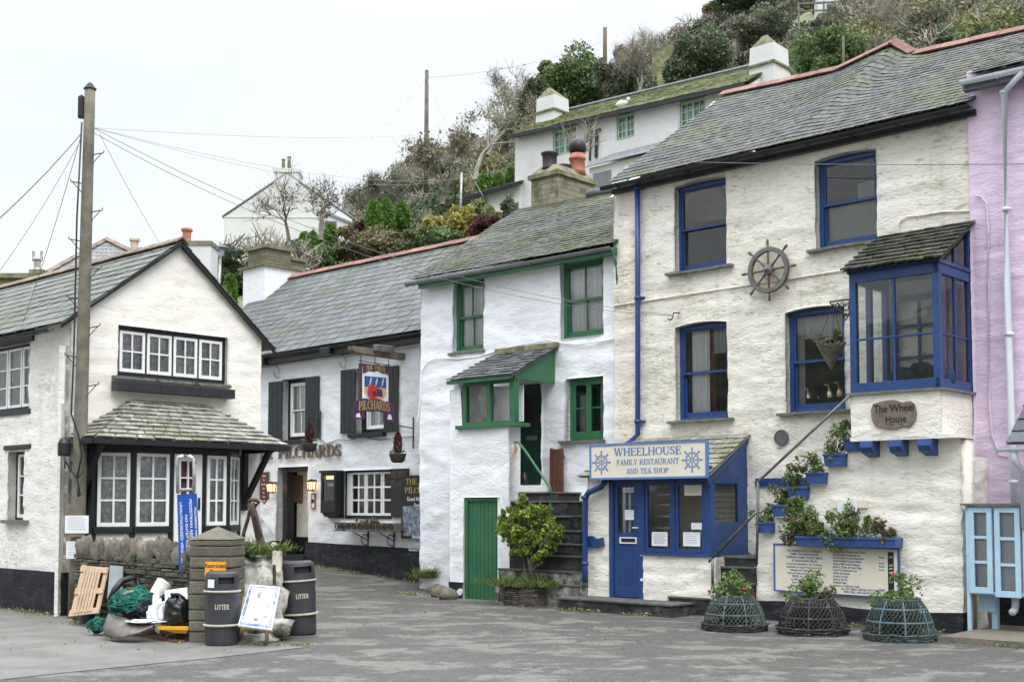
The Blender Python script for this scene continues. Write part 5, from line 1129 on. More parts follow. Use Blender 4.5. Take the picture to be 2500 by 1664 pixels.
bush('shrub','grey green shrub left of the dark stone chimney','shrub',1220,1272,490,560,43,MT['lf_grey'],3500,.08)
bush('shrub','small red brown shrub left of the three conifers','shrub',864,893,538,570,50,MT['lf_purple'],1200,.09)
bush('hedge','dark evergreen hedge below the white gable house','hedge',500,612,606,720,42,MT['lf_dark'],9000,.10,lumps=20)
bush('shrub','mid green bramble mass behind the pub chimney','shrub',690,830,590,680,42,MT['lf_mid'],6000,.10,lumps=18)
bush('shrub','brown green shrub mass above the middle of the pub ridge','shrub',820,1000,560,650,42.5,MT['lf_dull'],8000,.10,lumps=24)
bush('shrub','green shrub under the yellow shrubs above the pub ridge','shrub',980,1120,560,625,42,MT['lf_mid'],6000,.10,lumps=20)
bush('evergreen_tree','rounded dark green tree above the left end of the white terrace','tree',1295,1475,128,290,74,MT['lf_mid'],14000,.17,lumps=22)
bush('holly_tree','dark ivy clad tree left of the terrace chimney','tree',1268,1340,190,330,62,MT['lf_dark'],7000,.14,lumps=16)
bush('evergreen_tree','dark green tree behind the right end of the terrace','tree',1640,1810,85,240,70,MT['lf_dark'],12000,.16,lumps=22)
bush('evergreen_tree','grey green tree behind the middle of the mossy terrace roof','tree',1450,1600,130,290,68,MT['lf_grey'],9000,.16,lumps=20)
bush('hedge','bright green clipped hedge between terrace chimney and red ridge','hedge',1925,2140,92,220,50,MT['lf_mid'],14000,.12,lumps=40,jag=.2)
bush('shrub','pale green shrub above the clipped hedge','shrub',1945,2055,55,120,56,MT['lf_grey'],4500,.12)
bush('evergreen_tree','dark green tree on the skyline near the top edge','tree',1735,1900,-45,55,86,MT['lf_dark'],9000,.18,lumps=18)
bush('shrub','grey green willow like shrub high on the slope','shrub',1800,1930,30,120,72,MT['lf_grey'],6000,.15)
bush('shrub','dark ivy bank below the wooden railing','shrub',2090,2260,20,90,66,MT['lf_dark'],7000,.14)
bush('shrub','light green shrub above the red ridge near the right pole','shrub',2180,2330,65,140,52,MT['lf_olive'],5000,.12)
def bare_tree(label,px,yb,D,segs,seed,r=.16,depth=5,L0=1.6,leaves=None,nl=0,name='bare_tree',spread=.6,mat='twigd',k=(2,3)):
 b=at_depth((px,yb),D);th=thing(name,label,'tree',b);rnd=random.Random(seed);m=MB();tips=[]
 branches(m,b,segs,L0,r,depth,rnd,spread,.12,6,tips,.012,k,.2)
 m.build('trunk',MT[mat],th)
 mt=MB();P=[]
 for t_p in tips:
  for _ in range(2):
   d=Vector((rnd.gauss(0,1),rnd.gauss(0,1),rnd.gauss(.9,1))).normalized();mt.tube([t_p,t_p+d*.3,t_p+d*.55+Vector((rnd.gauss(0,.06),0,.05))],[.009,.006,.004],3,cap=False);P.append(t_p+d*rnd.uniform(.1,.4))
 mt.build('twigs',MT[mat],th)
 if leaves:
  A=np.array([tuple(P[rnd.randrange(len(P))])for _ in range(nl)])+NR.normal(size=(nl,3))*.1;V,F_=leaf_quads(A,.10,1.4);mm=MB();mm.np=[(V,F_)];mm.build('foliage',MT[leaves],th)
 return th
bare_tree('large bare tree with arching limbs left of the white terrace',1160,440,60,(.1,0,1),3,.14,6,2.15,'lf_brown',900,mat='twig',spread=.62,k=(2,2))
bare_tree('second bare tree leaning right against the sky left of the terrace',1190,380,62,(.45,0,1),8,.12,6,1.9,'lf_brown',300,mat='twig',spread=.6,k=(2,3))
bare_tree('gnarled bare fruit tree in front of the white gable house',781,588,50,(-.05,0,1),21,.14,5,1.1,'lf_brown',120,spread=.85)
bare_tree('smaller bare tree left of the gnarled fruit tree',700,598,48,(-.1,0,1),14,.09,4,.95,'lf_brown',60,spread=.75)
bare_tree('bare leafless thicket tree left of the tall far pole',905,545,54,(-.1,0,1),31,.12,6,1.1,'lf_grey',900,spread=.8)
bare_tree('brown tree with a few leaves right of the tall far pole',1080,500,52,(0.1,0,1),41,.14,6,1.15,'lf_brown',1500,spread=.75)
bare_tree('thin bare sapling behind the dark stone chimney',1425,498,37,(-.1,0,1),52,.035,4,.95,None,0,spread=.35,mat='twig')
bare_tree('bare tree above the red ridge at the upper right',2240,130,48,(0,0,1),61,.12,5,1.1,None,0,spread=.6,mat='twig')
bare_tree('bare winter tree behind the terrace roof',1560,230,66,(0,0,1),66,.12,6,1.1,None,0,spread=.6,mat='twig')
bare_tree('bare winter tree on the crest above the right roof',2080,40,60,(0,0,1),71,.12,5,1.0,None,0,spread=.7,mat='twigd')
c=at_depth((1257,400),54);FT=Fr((c.x,c.y),ER)
eL=FT.uv((1249,332),.25);eR=FT.uv((1750,220),.25);thT=thing('hill_terrace','long white terrace house with pale green windows and a bright mossy roof on the hillside','house',FT.P(5,eL[1]-5,0))
aTR=FT.uv((1828,204),0)[0];zT=lambda a:eL[1]+(eR[1]-eL[1])*(a-eL[0])/(eR[0]-eL[0])
print('terrace',eL,eR,aTR)
def win_px(fr,w,k,x0,x1,ya0,ya1,yb0,yb1):return spq(fr,w,k,x0,x1,ya0,ya1,yb0,yb1)
t1_=win_px(FT,0,'B4',785,1002,665,625,892,870);t2_=win_px(FT,0,'B4',1395,1560,525,500,745,715);t3_=win_px(FT,0,'B4',1998,2238,395,352,650,610)
wall_mesh(FT,0,0,aTR,eL[1]-6,30,[h+(0,.12)for h in(t1_,t2_,t3_)],.14,.015,ztop=lambda a:zT(a)+.05,seed=200).build('wall',MT['farwhite'],thT,smooth=True)
for h in(t1_,t2_,t3_):
 m=MB();rect_frame(m,FT,*h,-.14,-.06,.07);x=(h[0]+h[1])/2;m.box(FT,x-.05,x+.05,h[2]+.07,h[3]-.07,-.13,-.065)
 for xa,xb in((h[0],x),(x,h[1])):
  m.box(FT,(xa+xb)/2-.02,(xa+xb)/2+.02,h[2]+.06,h[3]-.06,-.12,-.07)
  for f in(.33,.66):m.box(FT,xa+.05,xb-.05,h[2]+(h[3]-h[2])*f-.02,h[2]+(h[3]-h[2])*f+.02,-.119,-.071)
 o=m.build('window',MT['pgreen'],thT);pane(FT,h[0]+.05,h[1]-.05,h[2]+.05,h[3]-.05,-.1).build('pane',MT['glass_d'],o)
 curtain_mesh(FT,h[0],h[1],h[2],h[3],-.25,.02,6).build('curtain',MT['net'],o)
wrT,zrT=FT.at_a((1310,300),eL[0]+.1);wTr=-2.6;zrl=FT.uv((1385,270),wTr)[1];zrr=FT.uv((1830,168),wTr)[1]
slate_roof(lerp_pts([FT.P(eL[0],zT(eL[0])+.05,.3),FT.P(aTR+.1,zT(aTR)+.05,.3)]),lerp_pts([FT.P(eL[0],zrl,wTr),FT.P(aTR+.1,zrr,wTr)]),15,40,th=.02,seed=210,wav=.05).build('roof',MT['slateM'],thT)
m=MB();m.prism(Fr(FT.P(0,0,0)[:2],(-FT.n.x,-FT.n.y)),[(0,eL[1]-6),(5,eL[1]-6),(5,eL[1]),(2.6,zrl-.1),(0,eL[1])],0,.2);m.quad(FT.P(eL[0],zrl,wTr),FT.P(aTR+.1,zrr,wTr),FT.P(aTR+.1,eL[1],-5.4),FT.P(eL[0],eL[1],-5.4));m.box(FT,0,aTR,eL[1]-6,eL[1],-5.2,-5);m.build('gable_end',MT['farwhite'],thT)
Fte=Fr(FT.P(aTR,0,0)[:2],(-FT.n.x,-FT.n.y));MB().prism(Fte,[(0,eL[1]-6),(5,eL[1]-6),(5,zT(aTR)),(2.6,zrr-.1),(0,zT(aTR))],-.2,0).build('gable_end',MT['farwhite'],thT)
m=MB();m.tube([FT.P(eL[0],zrl+.05,wTr),FT.P(aTR+.1,zrr+.05,wTr)],.09,6);m.build('ridge_cap',MT['lead'],thT);
m=MB();m.beam(FT.P(eL[0],zT(eL[0])-.05,.3),FT.P(aTR,zT(aTR)-.05,.3),.12,.16);m.build('gutter',MT['black'],thT)
m=MB();m.tube([FT.P(*FT.uv(q('B4',x,y),.08),.08)for x,y in((1115,570),(1130,640),(1150,660),(1135,950))],.05,6);m.tube([FT.P(*FT.uv(q('B4',x,y),.08),.08)for x,y in((1235,650),(1205,655),(1195,920))],.07,6);m.build('soil_pipe',MT['black'],thT)
def tstack(label,x0,xc,x1,y0,ym,y1,D,parent):
 f,a0,s1_,zt_,zb_,o=stack(FT,'chimney',x0,xc,x1,y0,y1,D,MT['farwhite'],parent,taper=.12)
 zm_=at_depth((xc,ym),D).z;m=MB();m.box(f,a0*.96,-a0*0+.03,zm_,zm_+.08,-s1_-.02,.03);m.build('chimney_ledge',MT['cstone'],o)
 m=MB();k=.12;m.hexa([f.P(a0+a0*-k,zt_,-s1_*k+.06),f.P(a0*k+.06,zt_,-s1_*k+.06),f.P(a0*k+.06,zt_,-s1_*(1-k)),f.P(a0*(1-k),zt_,-s1_*(1-k)),f.P(a0*.6,zt_+.45,-s1_*.25),f.P(a0*.4,zt_+.45,-s1_*.25),f.P(a0*.4,zt_+.32,-s1_*.85),f.P(a0*.6,zt_+.32,-s1_*.85)]);m.build('chimney_hood',MT['cstone'],o);return o
tstack('',1305,1353,1393,228,266,345,54,thT);tstack('',1824,1890,1930,100,150,260,FT.P(aTR,0,-.2).y,thT)
sL=FT.uv(q('B4',1075,1015),1.9);sR=FT.uv(q('B4',1620,920),1.9);tL=FT.uv(q('B4',1180,935),.02)
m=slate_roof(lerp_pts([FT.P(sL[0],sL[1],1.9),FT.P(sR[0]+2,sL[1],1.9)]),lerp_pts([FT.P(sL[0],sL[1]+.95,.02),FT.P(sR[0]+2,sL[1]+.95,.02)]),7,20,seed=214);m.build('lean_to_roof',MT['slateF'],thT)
m=MB();m.box(FT,sL[0]+.15,sR[0]+2,sL[1]-4,sL[1]-.02,0,1.7);m.build('lean_to_wall',MT['farwhite'],thT)
MT['greydoor']=M('grey_door',(.16,.18,.20,1),.6,.1,4,0);a_=FT.uv(q('B4',1170,1100),1.72)[0];MB().box(FT,a_,a_+.9,sL[1]-4,sL[1]-.3,1.6,1.74).build('door',MT['greydoor'],thT)
m=MB();rect_frame(m,FT,a_+1.6,a_+2.6,sL[1]-1.5,sL[1]-.3,1.68,1.74,.07);o=m.build('window',MT['white_p'],thT);pane(FT,a_+1.6,a_+2.6,sL[1]-1.5,sL[1]-.3,1.715).build('pane',MT['glass_d'],o)
c=at_depth((1148,480),54.5);FX=Fr((c.x,c.y),(.93,-.36));x1=FX.uv((1257,450),0)[0];zx0=FX.uv((1150,482),.3)[1];zx1=FX.uv((1255,447),.3)[1];zm_x=(zx0+zx1)/2
thX=thing('hill_annex','low white annex with slate roof left of the hillside terrace','house',FX.P(1,zx0-2,0))
m=MB();m.hexa([FX.P(0,zx0-2,0),FX.P(x1+.3,zx0-2,0),FX.P(x1+.3,zx0-2,-3),FX.P(0,zx0-2,-3),FX.P(0,zx0,0),FX.P(x1+.3,zx1,0),FX.P(x1+.3,zx1,-3),FX.P(0,zx0,-3)]);m.build('wall',MT['farwhite'],thX)
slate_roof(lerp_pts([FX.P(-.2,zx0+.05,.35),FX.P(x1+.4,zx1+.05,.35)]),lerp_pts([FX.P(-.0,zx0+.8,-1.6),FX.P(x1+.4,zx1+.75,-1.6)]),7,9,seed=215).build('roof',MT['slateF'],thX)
MB().beam(FX.P(-.2,zx0-.05,.33),FX.P(x1+.3,zx1-.05,.33),.1,.18).build('gutter',MT['black'],thX)
for xa,xb,yt,yb in((1167,1193,484,512),(1238,1254,473,503)):
 a0,z1=FX.uv((xa,yt),.02);a1,z0=FX.uv((xb,yb),.02);m=MB();rect_frame(m,FX,a0,a1,z0,z1,-.03,.03,.06);o=m.build('window',MT['pgreen'],thX);pane(FX,a0,a1,z0,z1,.012).build('pane',MT['glass_d'],o)
c=at_depth((546,600),62);FH=Fr((c.x,c.y),(1,.02));thH=thing('hill_gable_house','white rendered gable house with tall chimney high on the hill','house',FH.P(3,12,0))
ev_=FH.uv((546,530),0)[1];r1_=FH.uv((668,447),0);r2_=FH.uv((733,412),0);rE=FH.uv((860,535),0);zb0=ev_-4
m=MB();ap=((r1_[0]+FH.uv((730,447),0)[0])/2);apz_=r1_[1]+.6;k_=(r1_[1]-ev_)/r1_[0];ap=FH.uv((700,447),0)[0];apz_=ev_+k_*ap
m.prism(FH,[(0,zb0),(rE[0],zb0),(rE[0],rE[1]),(ap,apz_),(0,ev_)],-9,0);m.box(FH,0,rE[0]-1.2,ev_-.02,ev_+.03,0,.03);m.build('wall',MT['farwhite'],thH)
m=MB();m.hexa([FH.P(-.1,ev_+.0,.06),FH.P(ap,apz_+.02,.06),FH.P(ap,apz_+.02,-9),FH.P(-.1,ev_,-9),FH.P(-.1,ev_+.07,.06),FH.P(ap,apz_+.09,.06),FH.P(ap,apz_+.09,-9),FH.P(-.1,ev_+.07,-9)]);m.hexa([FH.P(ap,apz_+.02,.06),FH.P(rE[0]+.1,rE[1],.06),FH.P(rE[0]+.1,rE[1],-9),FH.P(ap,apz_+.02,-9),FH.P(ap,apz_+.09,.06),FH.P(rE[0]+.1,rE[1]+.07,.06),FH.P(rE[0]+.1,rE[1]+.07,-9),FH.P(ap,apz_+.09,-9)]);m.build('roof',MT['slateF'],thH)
ca,cb=FH.uv((669,440),.05)[0],FH.uv((729,440),.05)[0];cz=FH.uv((669,411),.05)[1];m=MB();m.box(FH,ca,cb,apz_-1.2,cz-.2,-1.2,.05);m.box(FH,ca-.05,cb+.05,cz-.2,cz,-1.25,.1);ch=m.build('chimney',MT['farwhite'],thH)
for px,y in((692,390),(706,384)):a,z=FH.uv((px,y),-.4);m=MB().lathe(FH.P(a,cz-.05,-.4),[(.1,0),(.085,z-cz),(.11,z-cz+.03),(.11,z-cz+.08)],10);m.build('chimney_pot',MT['cstone'],ch)
e0,e1=FH.uv((786,530),.9)[0],FH.uv((868,530),.9)[0];ez=FH.uv((820,533),.9)[1]
m=MB();m.prism(FH,[(e0,zb0),(e1,zb0),(e1,ez-.5),(e0+.6,ez+.3),(e0,ez+.3)],0,.9);m.build('extension_wall',MT['farwhite'],thH)
m=MB();m.hexa([FH.P(e0,ez+.32,1),FH.P(e1+.6,ez-.62,1),FH.P(e1+.6,ez-.62,-1),FH.P(e0,ez+.32,-1),FH.P(e0,ez+.42,1),FH.P(e1+.6,ez-.5,1),FH.P(e1+.6,ez-.5,-1),FH.P(e0,ez+.42,-1)]);m.build('extension_roof',MT['slateF'],thH)
MT['bluedoor']=M('slate_blue_door',(.10,.13,.19,1),.5,.1,4,0);MB().box(FH,FH.uv((793,560),.92)[0],FH.uv((822,560),.92)[0],ez-1.6,ez-.15,.88,.93).build('door',MT['bluedoor'],thH)
def simple_house(label,name):return thing(name,label,'house',(0,0,0))
D=40;ap_=at_depth((260,584),D+1.5);lf=at_depth((84,682),D);rt=at_depth((322,628),D);thQ=thing('slate_roofed_house','house with grey hipped slate roof and brown hip tiles behind the gable cottage','house',Vector((lf.x,lf.y,3)))
rt2=at_depth((335,690),D)
slate_roof(lerp_pts([lf,rt2+Vector((2,0,0))]),lerp_pts([ap_-Vector((.04,0,0)),ap_+Vector((.04,0,0))]),12,12,seed=220).build('roof',MT['slateF'],thQ)
m=ridge_tiles([lf+Vector((0,0,.05)),ap_+Vector((0,0,.05)),rt2+Vector((2,0,.05))],.45,.12);m.build('hip_tiles',M('brown_hip_tile',(.24,.18,.14,1),.9,.2,6,.3,island=.15),thQ)
m=MB();m.hexa([lf+Vector((.2,.2,-3)),rt2+Vector((2,.2,-3)),rt2+Vector((2,4,-3)),lf+Vector((.2,4,-3)),lf+Vector((.2,.2,0)),rt2+Vector((2,.2,0)),rt2+Vector((2,4,0)),lf+Vector((.2,4,0))]);m.build('wall',MT['cstone'],thQ)
MB().beam(lf+Vector((-.1,-.05,-.06)),rt2+Vector((2,-.05,-.06)),.1,.12).build('gutter',MT['black'],thQ)
fQ=Fr((0,D-.5),(1,0))
def bgstack(name,label,x0,x1,yt,yb,D,mat,pots,capm='cstone',lip=.06,wd=.8):
 a=at_depth((x0,yb),D);b=at_depth((x1,yt),D);th=thing(name,label,'chimney',Vector(((a.x+b.x)/2,D,0)));f=Fr((0,D),(1,.0))
 MB().box(f,a.x,b.x,0,b.z-.12,-wd,0).build('stack',mat,th);m=MB();m.box(f,a.x-lip,b.x+lip,b.z-.12,b.z,-wd-lip,lip);m.build('cap',MT[capm],th)
 for px,yp,r,pm,kind in pots:
  c=at_depth((px,yt),D+wd/2);h=at_depth((px,yp),D+wd/2).z-b.z;m=MB().lathe((c.x,D+wd/2,b.z-.02),[(r*1.1,0),(r*.8,h*.3),(r*.85,h*.8),(r*1.15,h*.84),(r*1.15,h*.93),(r,h)],14)
  if kind=='H':
   m.tube([Vector((c.x-.13,D+wd/2,b.z+h)),Vector((c.x+.13,D+wd/2,b.z+h))],.045,8)
   for s in(-1,1):m.tube([Vector((c.x+s*.13,D+wd/2,b.z+h-.12)),Vector((c.x+s*.13,D+wd/2,b.z+h+.2))],.05,8)
  m.build('chimney_pot',MT[pm],th,smooth=False)
 return th
MT['mossc']=M('mossy_render',(.20,.20,.11,1),.95,.35,3,.6,20,dirt=(.12,.14,.05,1),damt=.6)
MT['buff']=M('buff_pot',(.50,.42,.32,1),.8,.15,6,.2,30,dirt=(.3,.3,.22,1))
bgstack('mossy_chimney','broad mossy rendered chimney stack cut off by the left edge',-30,80,668,755,31,MT['mossc'],[],'mossc',.1)
bgstack('chimney_stack','small stone stack with buff pot and grey double ended cowl',76,103,658,700,39,MT['cstone'],[(91,628,.13,'galv','H')])
bgstack('chimney_stack','small stone stack with tall buff pot behind the cottage ridge',308,345,620,670,39.5,MT['cstone'],[(328,580,.15,'buff','')])
th_=bgstack('white_brick_chimney','white painted brick chimney with red pot behind the gable apex',445,515,588,720,33,MT['farwhite'],[(456,556,.14,'terra','')],lip=.03)
D=36;b=at_depth((533,720),D);t=at_depth((538,618),D);thS=thing('street_lamp','slim grey street lamp with flat cap and glass drum behind the cottage gable','lamp',b-Vector((0,0,1)))
MB().tube([b-Vector((0,0,1)),t],[.055,.04],10).build('lamp_post',MT['galv'],thS,smooth=True);
MB().lathe(t,[(.04,-.12),(.11,-.05),(.13,.12),(.12,.13)],14).build('lamp_glass',MT['pvc'],thS,smooth=True);MB().lathe(t,[(.30,.13),(.30,.15),(.14,.22),(.03,.25),(.01,.36)],18).build('lamp_cap',MT['steel'],thS,smooth=False)
MT['wood_pole']=M('pole_wood',(.155,.125,.09,1),.9,.25,4,.5,30,dirt=(.08,.085,.04,1),damt=.5)
def pole(label,pt,pb,D,r0,r1,mat='wood_pole',name='utility_pole',group=None):
 t=at_depth(pt,D);b=at_depth(pb,D);m=MB().tube([b,b.lerp(t,.5),t],[r0,(r0+r1)/2,r1],10);return single(m,name,MT[mat],label,'pole',group,smooth=True)
pole('tall wooden utility pole on the hill behind the pub roof',(1042,172),(1040,470),56,.12,.09)
pole('short wooden utility pole on the skyline',(1477,68),(1477,190),72,.14,.12)
pole('thin wooden post standing in the clipped hedge',(2059,88),(2059,200),48,.05,.05)
pole('slender pole on the slope at the far upper right',(2424,-60),(2430,130),50,.07,.06)
pole('grey metal post among shrubs left of the annex',(1127,422),(1123,560),45,.045,.045,'galv','metal_post')
c=at_depth((1990,20),70);thR=thing('wooden_railing','dark wooden terrace railing high on the hillside at the top edge','fence',c-Vector((0,0,1.2)))
f=Fr((c.x,c.y),(1,-.1));zr_=c.z
m=MB();m.box(f,-1,5,zr_+.25,zr_+.34,-.05,.05);m.box(f,-1,5,zr_-.2,zr_-.12,-.05,.05);m.build('rail',MT['twigd'],thR)
for i in range(5):m=MB();m.box(f,-1+i*1.45,-.9+i*1.45,zr_-1.4,zr_+.4,-.06,.04);m.build('post',MT['twigd'],thR)
thK=thing('hill_hut','small pale hut with glazed door behind the hillside railing','hut',f.P(1.6,zr_-1.2,-2))
MB().box(f,.4,2.4,zr_-1.4,zr_+1.6,-3,-1.5).build('wall',MT['farwhite'],thK);MB().box(f,.9,1.5,zr_-1.2,zr_+.8,-1.5,-1.44).build('door',MT['bluedoor'],thK);MB().box(f,.3,2.5,zr_+1.6,zr_+1.75,-3.1,-1.3).build('roof',MT['slateF'],thK)
a=at_depth((1593,150),78);b=at_depth((1672,112),78);thW2=MB();f=Fr((a.x,a.y),(1,0));single(thW2.hexa([f.P(0,a.z-2,0),f.P(2.1,a.z-2,0),f.P(2.1,a.z-2,-.4),f.P(0,a.z-2,-.4),f.P(0,a.z+.6,0),f.P(2.1,b.z+.5,0),f.P(2.1,b.z+.5,-.4),f.P(0,a.z+.6,-.4)]),'stone_wall',MT['mossc'],'grey retaining wall on the skyline among trees','wall')
c=at_depth((1534,258),48.5);thB=thing('seagull','white gull resting on the mossy terrace roof','bird',c);m=MB();m.lathe(c+Vector((-.12,0,.12)),[(.02,-.1),(.09,.0),(.13,.13),(.11,.26),(.03,.4)],10,ax=(-1,.3,-.15));m.lathe(c+Vector((.0,0,.25)),[(.0,-.08),(.07,-.04),(.08,.03),(.04,.09),(0,.1)],10);m.build('body',MT['white_p'],thB,smooth=True)
m=MB();m.lathe(c+Vector((.07,-.02,.26)),[(.02,0),(.005,.09)],6,ax=(1,-.2,-.1));m.build('beak',MT['lf_yellow'],thB)
CAB=M('cable',(.13,.135,.14,1),.6,.1,5,0);CABL=M('pale_cable',(.30,.32,.35,1),.6,.1,5,0)
def cable(label,p0,p1,sag=.3,r=.008,mat=CAB,grp='overhead cables from the tall wooden pole',cat='cable'):
 pts=[p0.lerp(p1,i/20)-Vector((0,0,sag*4*(i/20)*(1-i/20)))for i in range(21)];return single(MB().tube(pts,r,5),'overhead_cable',mat,label,cat,grp)
PT=at_depth((228,312),19.3)
cable('thick black cable leaving the tall pole down to the left edge',PT+Vector((-.2,0,-.1)),at_depth((-40,568),14),.05,.010)
cable('thin cable from the tall pole to the far left edge of the roof',PT+Vector((-.2,0,-.15)),at_depth((50,805),21),.1,.005)
cable('thin cable from the tall pole to left foreground',PT+Vector((-.2,0,-.2)),at_depth((-30,700),16),.1,.005)
cable('highest cable from the tall pole toward the hill pole',PT,at_depth((1300,280),60),.55,.004,CABL)
cable('second cable from the tall pole toward the hill trees',PT,at_depth((1300,385),58),1.0,.004,CABL)
cable('third cable from the tall pole passing over the white gable house',PT,at_depth((1090,440),50),.5,.004,CABL)
h_=FR.P(*FR.uv((1643,768),WM+.15),WM+.15)
cable('upper of two long cables from the tall pole to the restaurant hook',PT,h_,.55,.005);cable('lower of two long cables from the tall pole to the restaurant hook',PT-Vector((0,0,.08)),h_-Vector((0,0,.02)),.62,.005)
cable('cable from the tall pole down behind the cottage gable',PT+Vector((.1,0,-.1)),at_depth((400,610),24),.05,.004,CABL)
P2=at_depth((1040,190),56)
cable('cable from the hill pole down to the pub roofs',P2,at_depth((760,480),46),.2,.008,CABL,'cables on the hill pole');cable('faint cable from the hill pole to the skyline pole',P2,at_depth((1477,100),72),.4,.010,CABL,'cables on the hill pole');cable('short cable from hill pole to slope on the right',P2,at_depth((1180,480),50),.2,.010,CABL,'cables on the hill pole')
cable('cable strung across the restaurant front under the eaves',FR.P(*FR.uv((1660,395),WM+.4),WM+.4),FR.P(1.5,FR.uv((2500,417),WM+.4)[1],WM+.4),.03,.006,CAB,None)
m=MB();m.tube([FR.P(*FR.uv(p,WM+.1),WM+w_)for p,w_ in(((1652,762),.0),((1646,764),.12),((1646,776),.14),((1640,782),.14),((1633,778),.14))],.012,6);single(m,'wall_hook',MT['rust'],'rusty iron hook holding the long cables on the restaurant wall','hook')
def rock_np(c,r,seed,amp=.28,n=12,k=9,sq=(1,1,1)):
 V=[];
 for j in range(k+1):
  ph=math.pi*j/k
  for i in range(n):
   t=2*math.pi*i/n;d=Vector((math.sin(ph)*math.cos(t),math.sin(ph)*math.sin(t),math.cos(ph)))
   f=1+amp*noise.noise(d*1.6+Vector((seed,0,0)))+amp*.5*noise.noise(d*4+Vector((0,seed,0)));f=round(f*14)/14*.5+f*.5
   V.append((c[0]+d.x*r*f*sq[0],c[1]+d.y*r*f*sq[1],c[2]+d.z*r*f*sq[2]))
 F_=[]
 for j in range(k):
  for i in range(n):l=(i+1)%n;F_.append((j*n+i,(j+1)*n+i,(j+1)*n+l,j*n+l))
 return np.array(V),np.array(F_)
def stone_blocks(m,fr,a0,a1,z0,z1,w0,w1,ch=(.05,.10),ln=(.14,.42),seed=1,jit=.02,zt=None):
 rr=random.Random(seed);z=z0
 while z<z1:
  h=rr.uniform(*ch);a=a0-rr.uniform(0,.1)
  while a<a1:
   L_=rr.uniform(*ln);x0,x1=max(a,a0),min(a+L_,a1);a+=L_
   if x1-x0<.03:continue
   if zt and z+h>zt((x0+x1)/2):continue
   j=lambda:rr.uniform(-jit,jit)
   o=rr.uniform(-jit,jit*1.5);g=.006
   m.hexa([fr.P(x0+g,z+g+j()*.3,w1+o+j()*.4),fr.P(x1-g,z+g+j()*.3,w1+o+j()*.4),fr.P(x1-g,z+g,w0),fr.P(x0+g,z+g,w0),
fr.P(x0+g,z+h-g+j()*.3,w1+o+j()*.4),fr.P(x1-g,z+h-g+j()*.3,w1+o+j()*.4),fr.P(x1-g,z+h-g,w0),fr.P(x0+g,z+h-g,w0)])
  z+=h
def rubblemat(name,c,var=.35,green=(.06,.075,.03,1),ga=.5):
 t=NT(name);k=t.val(c,t.island(),1-var,1+var);k=t.mix(t.ramp(t.noise(9,6,rough=.7),.35,.7,0,.5),k,sc(c,.5));k=t.mix(t.ramp(t.noise(4,6,rough=.7),.60-.15*ga,.70-.1*ga,0,.8),k,green)
 k=t.mix(t.ramp(t.noise(26,5,rough=.7),.62,.7,0,.5),k,(.38,.37,.31,1));t.col(k);t.b.inputs['Roughness'].default_value=.95;t.bump(t.noise(22,6),.8,.02);return t.m
MT['rubble']=rubblemat('dark_rubble',(.10,.095,.075,1));MT['coping']=rubblemat('coping_stone',(.16,.14,.115,1),.35,(.10,.12,.05,1),.5)
MT['pillar']=rubblemat('pillar_stone',(.15,.14,.11,1),.25,(.08,.09,.04,1),.3);MT['limed']=M('limewashed_rock',(.46,.45,.40,1),.95,.3,5,.8,22,dirt=(.10,.10,.07,1),damt=.75)
MT['stepblk']=M('worn_black_step',(.022,.023,.025,1),.8,.4,4,.6,25,dirt=(.15,.155,.12,1),damt=.4)
MT['steptop']=M('slate_tread',(.085,.088,.08,1),.8,.3,6,.4,30,dirt=(.05,.05,.05,1),damt=.5)
MT['stepwht']=M('flaking_step',(.35,.345,.31,1),.9,.3,5,.7,25,dirt=(.04,.042,.04,1),damt=1.0)
MT['paper']=M('paper',(.72,.74,.78,1),.7,.03,6,0);MT['signcream']=M('cream_sign',(.70,.655,.54,1),.55,.03,5,0,dirt=(.55,.5,.4,1),damt=.1)
MT['signblue']=M('sign_blue',(.10,.19,.42,1),.6,.05,5,0);MT['ink']=M('blue_ink',(.03,.06,.17,1),.6,.05,5,0);MT['grayink']=M('grey_ink',(.35,.37,.42,1),.6,.05,5,0)
MT['gold']=M('gold_letter',(.40,.29,.08,1),.5,.1,9,0);MT['bronze']=M('bronze_letter',(.13,.10,.065,1),.55,.2,9,.1);MT['creamletter']=M('cream_letter',(.58,.54,.42,1),.6,.1,30,0)
MT['bin']=M('bin_plastic',(.036,.038,.045,1),.5,.15,6,.05,80,dirt=(.12,.12,.11,1),damt=.15);MT['binband']=M('bin_band',(.40,.37,.30,1),.6,.15,8,.1)
MT['pots']=M('pot',(.05,.045,.04,1),.8,.2,5,.2);MT['pinkfl']=M('pink_flower',(.55,.03,.14,1),.6,.2,5,0);MT['redfl']=M('red_flower',(.50,.02,.02,1),.6,.2,5,0)
MT['oldwood']=M('weathered_wood',(.17,.135,.10,1),.85,.3,5,.4,40,dirt=(.09,.09,.05,1),damt=.4);MT['pine']=M('pine_wood',(.48,.345,.23,1),.75,.12,5,.15,40)
MT['greyplank']=M('grey_plank',(.22,.24,.26,1),.7,.1,4,.1);MT['redwood']=M('red_brown_wood',(.12,.05,.032,1),.7,.25,5,.3,40)
def wmat(p):return p
def steps_thing(label,fr,rowsS,mat,base,w_back,top=True,nm='stone_steps'):
 th=thing(nm,label,'steps',base);i=0
 for a0,a1,z,wf,mt_ in rowsS:
  i+=1;m=MB();k=max(4,int((a1-a0)/.12));rr=random.Random(i+int(a0*7))
  st=MB();st=wall_mesh(fr,wf,a0,a1,-.03,z-.035,[],.06,.02,seed=300+i,thick=.2);st.box(fr,a0+.02,a1-.02,0,z-.04,w_back,wf-.03)
  st.build('riser',MT[mt_],th,smooth=False)
  m.box(fr,a0-.015,a1+.015,z-.035,z,w_back,wf+.025);m.build('tread',MT['steptop'],th,bevel=.008)
 return th
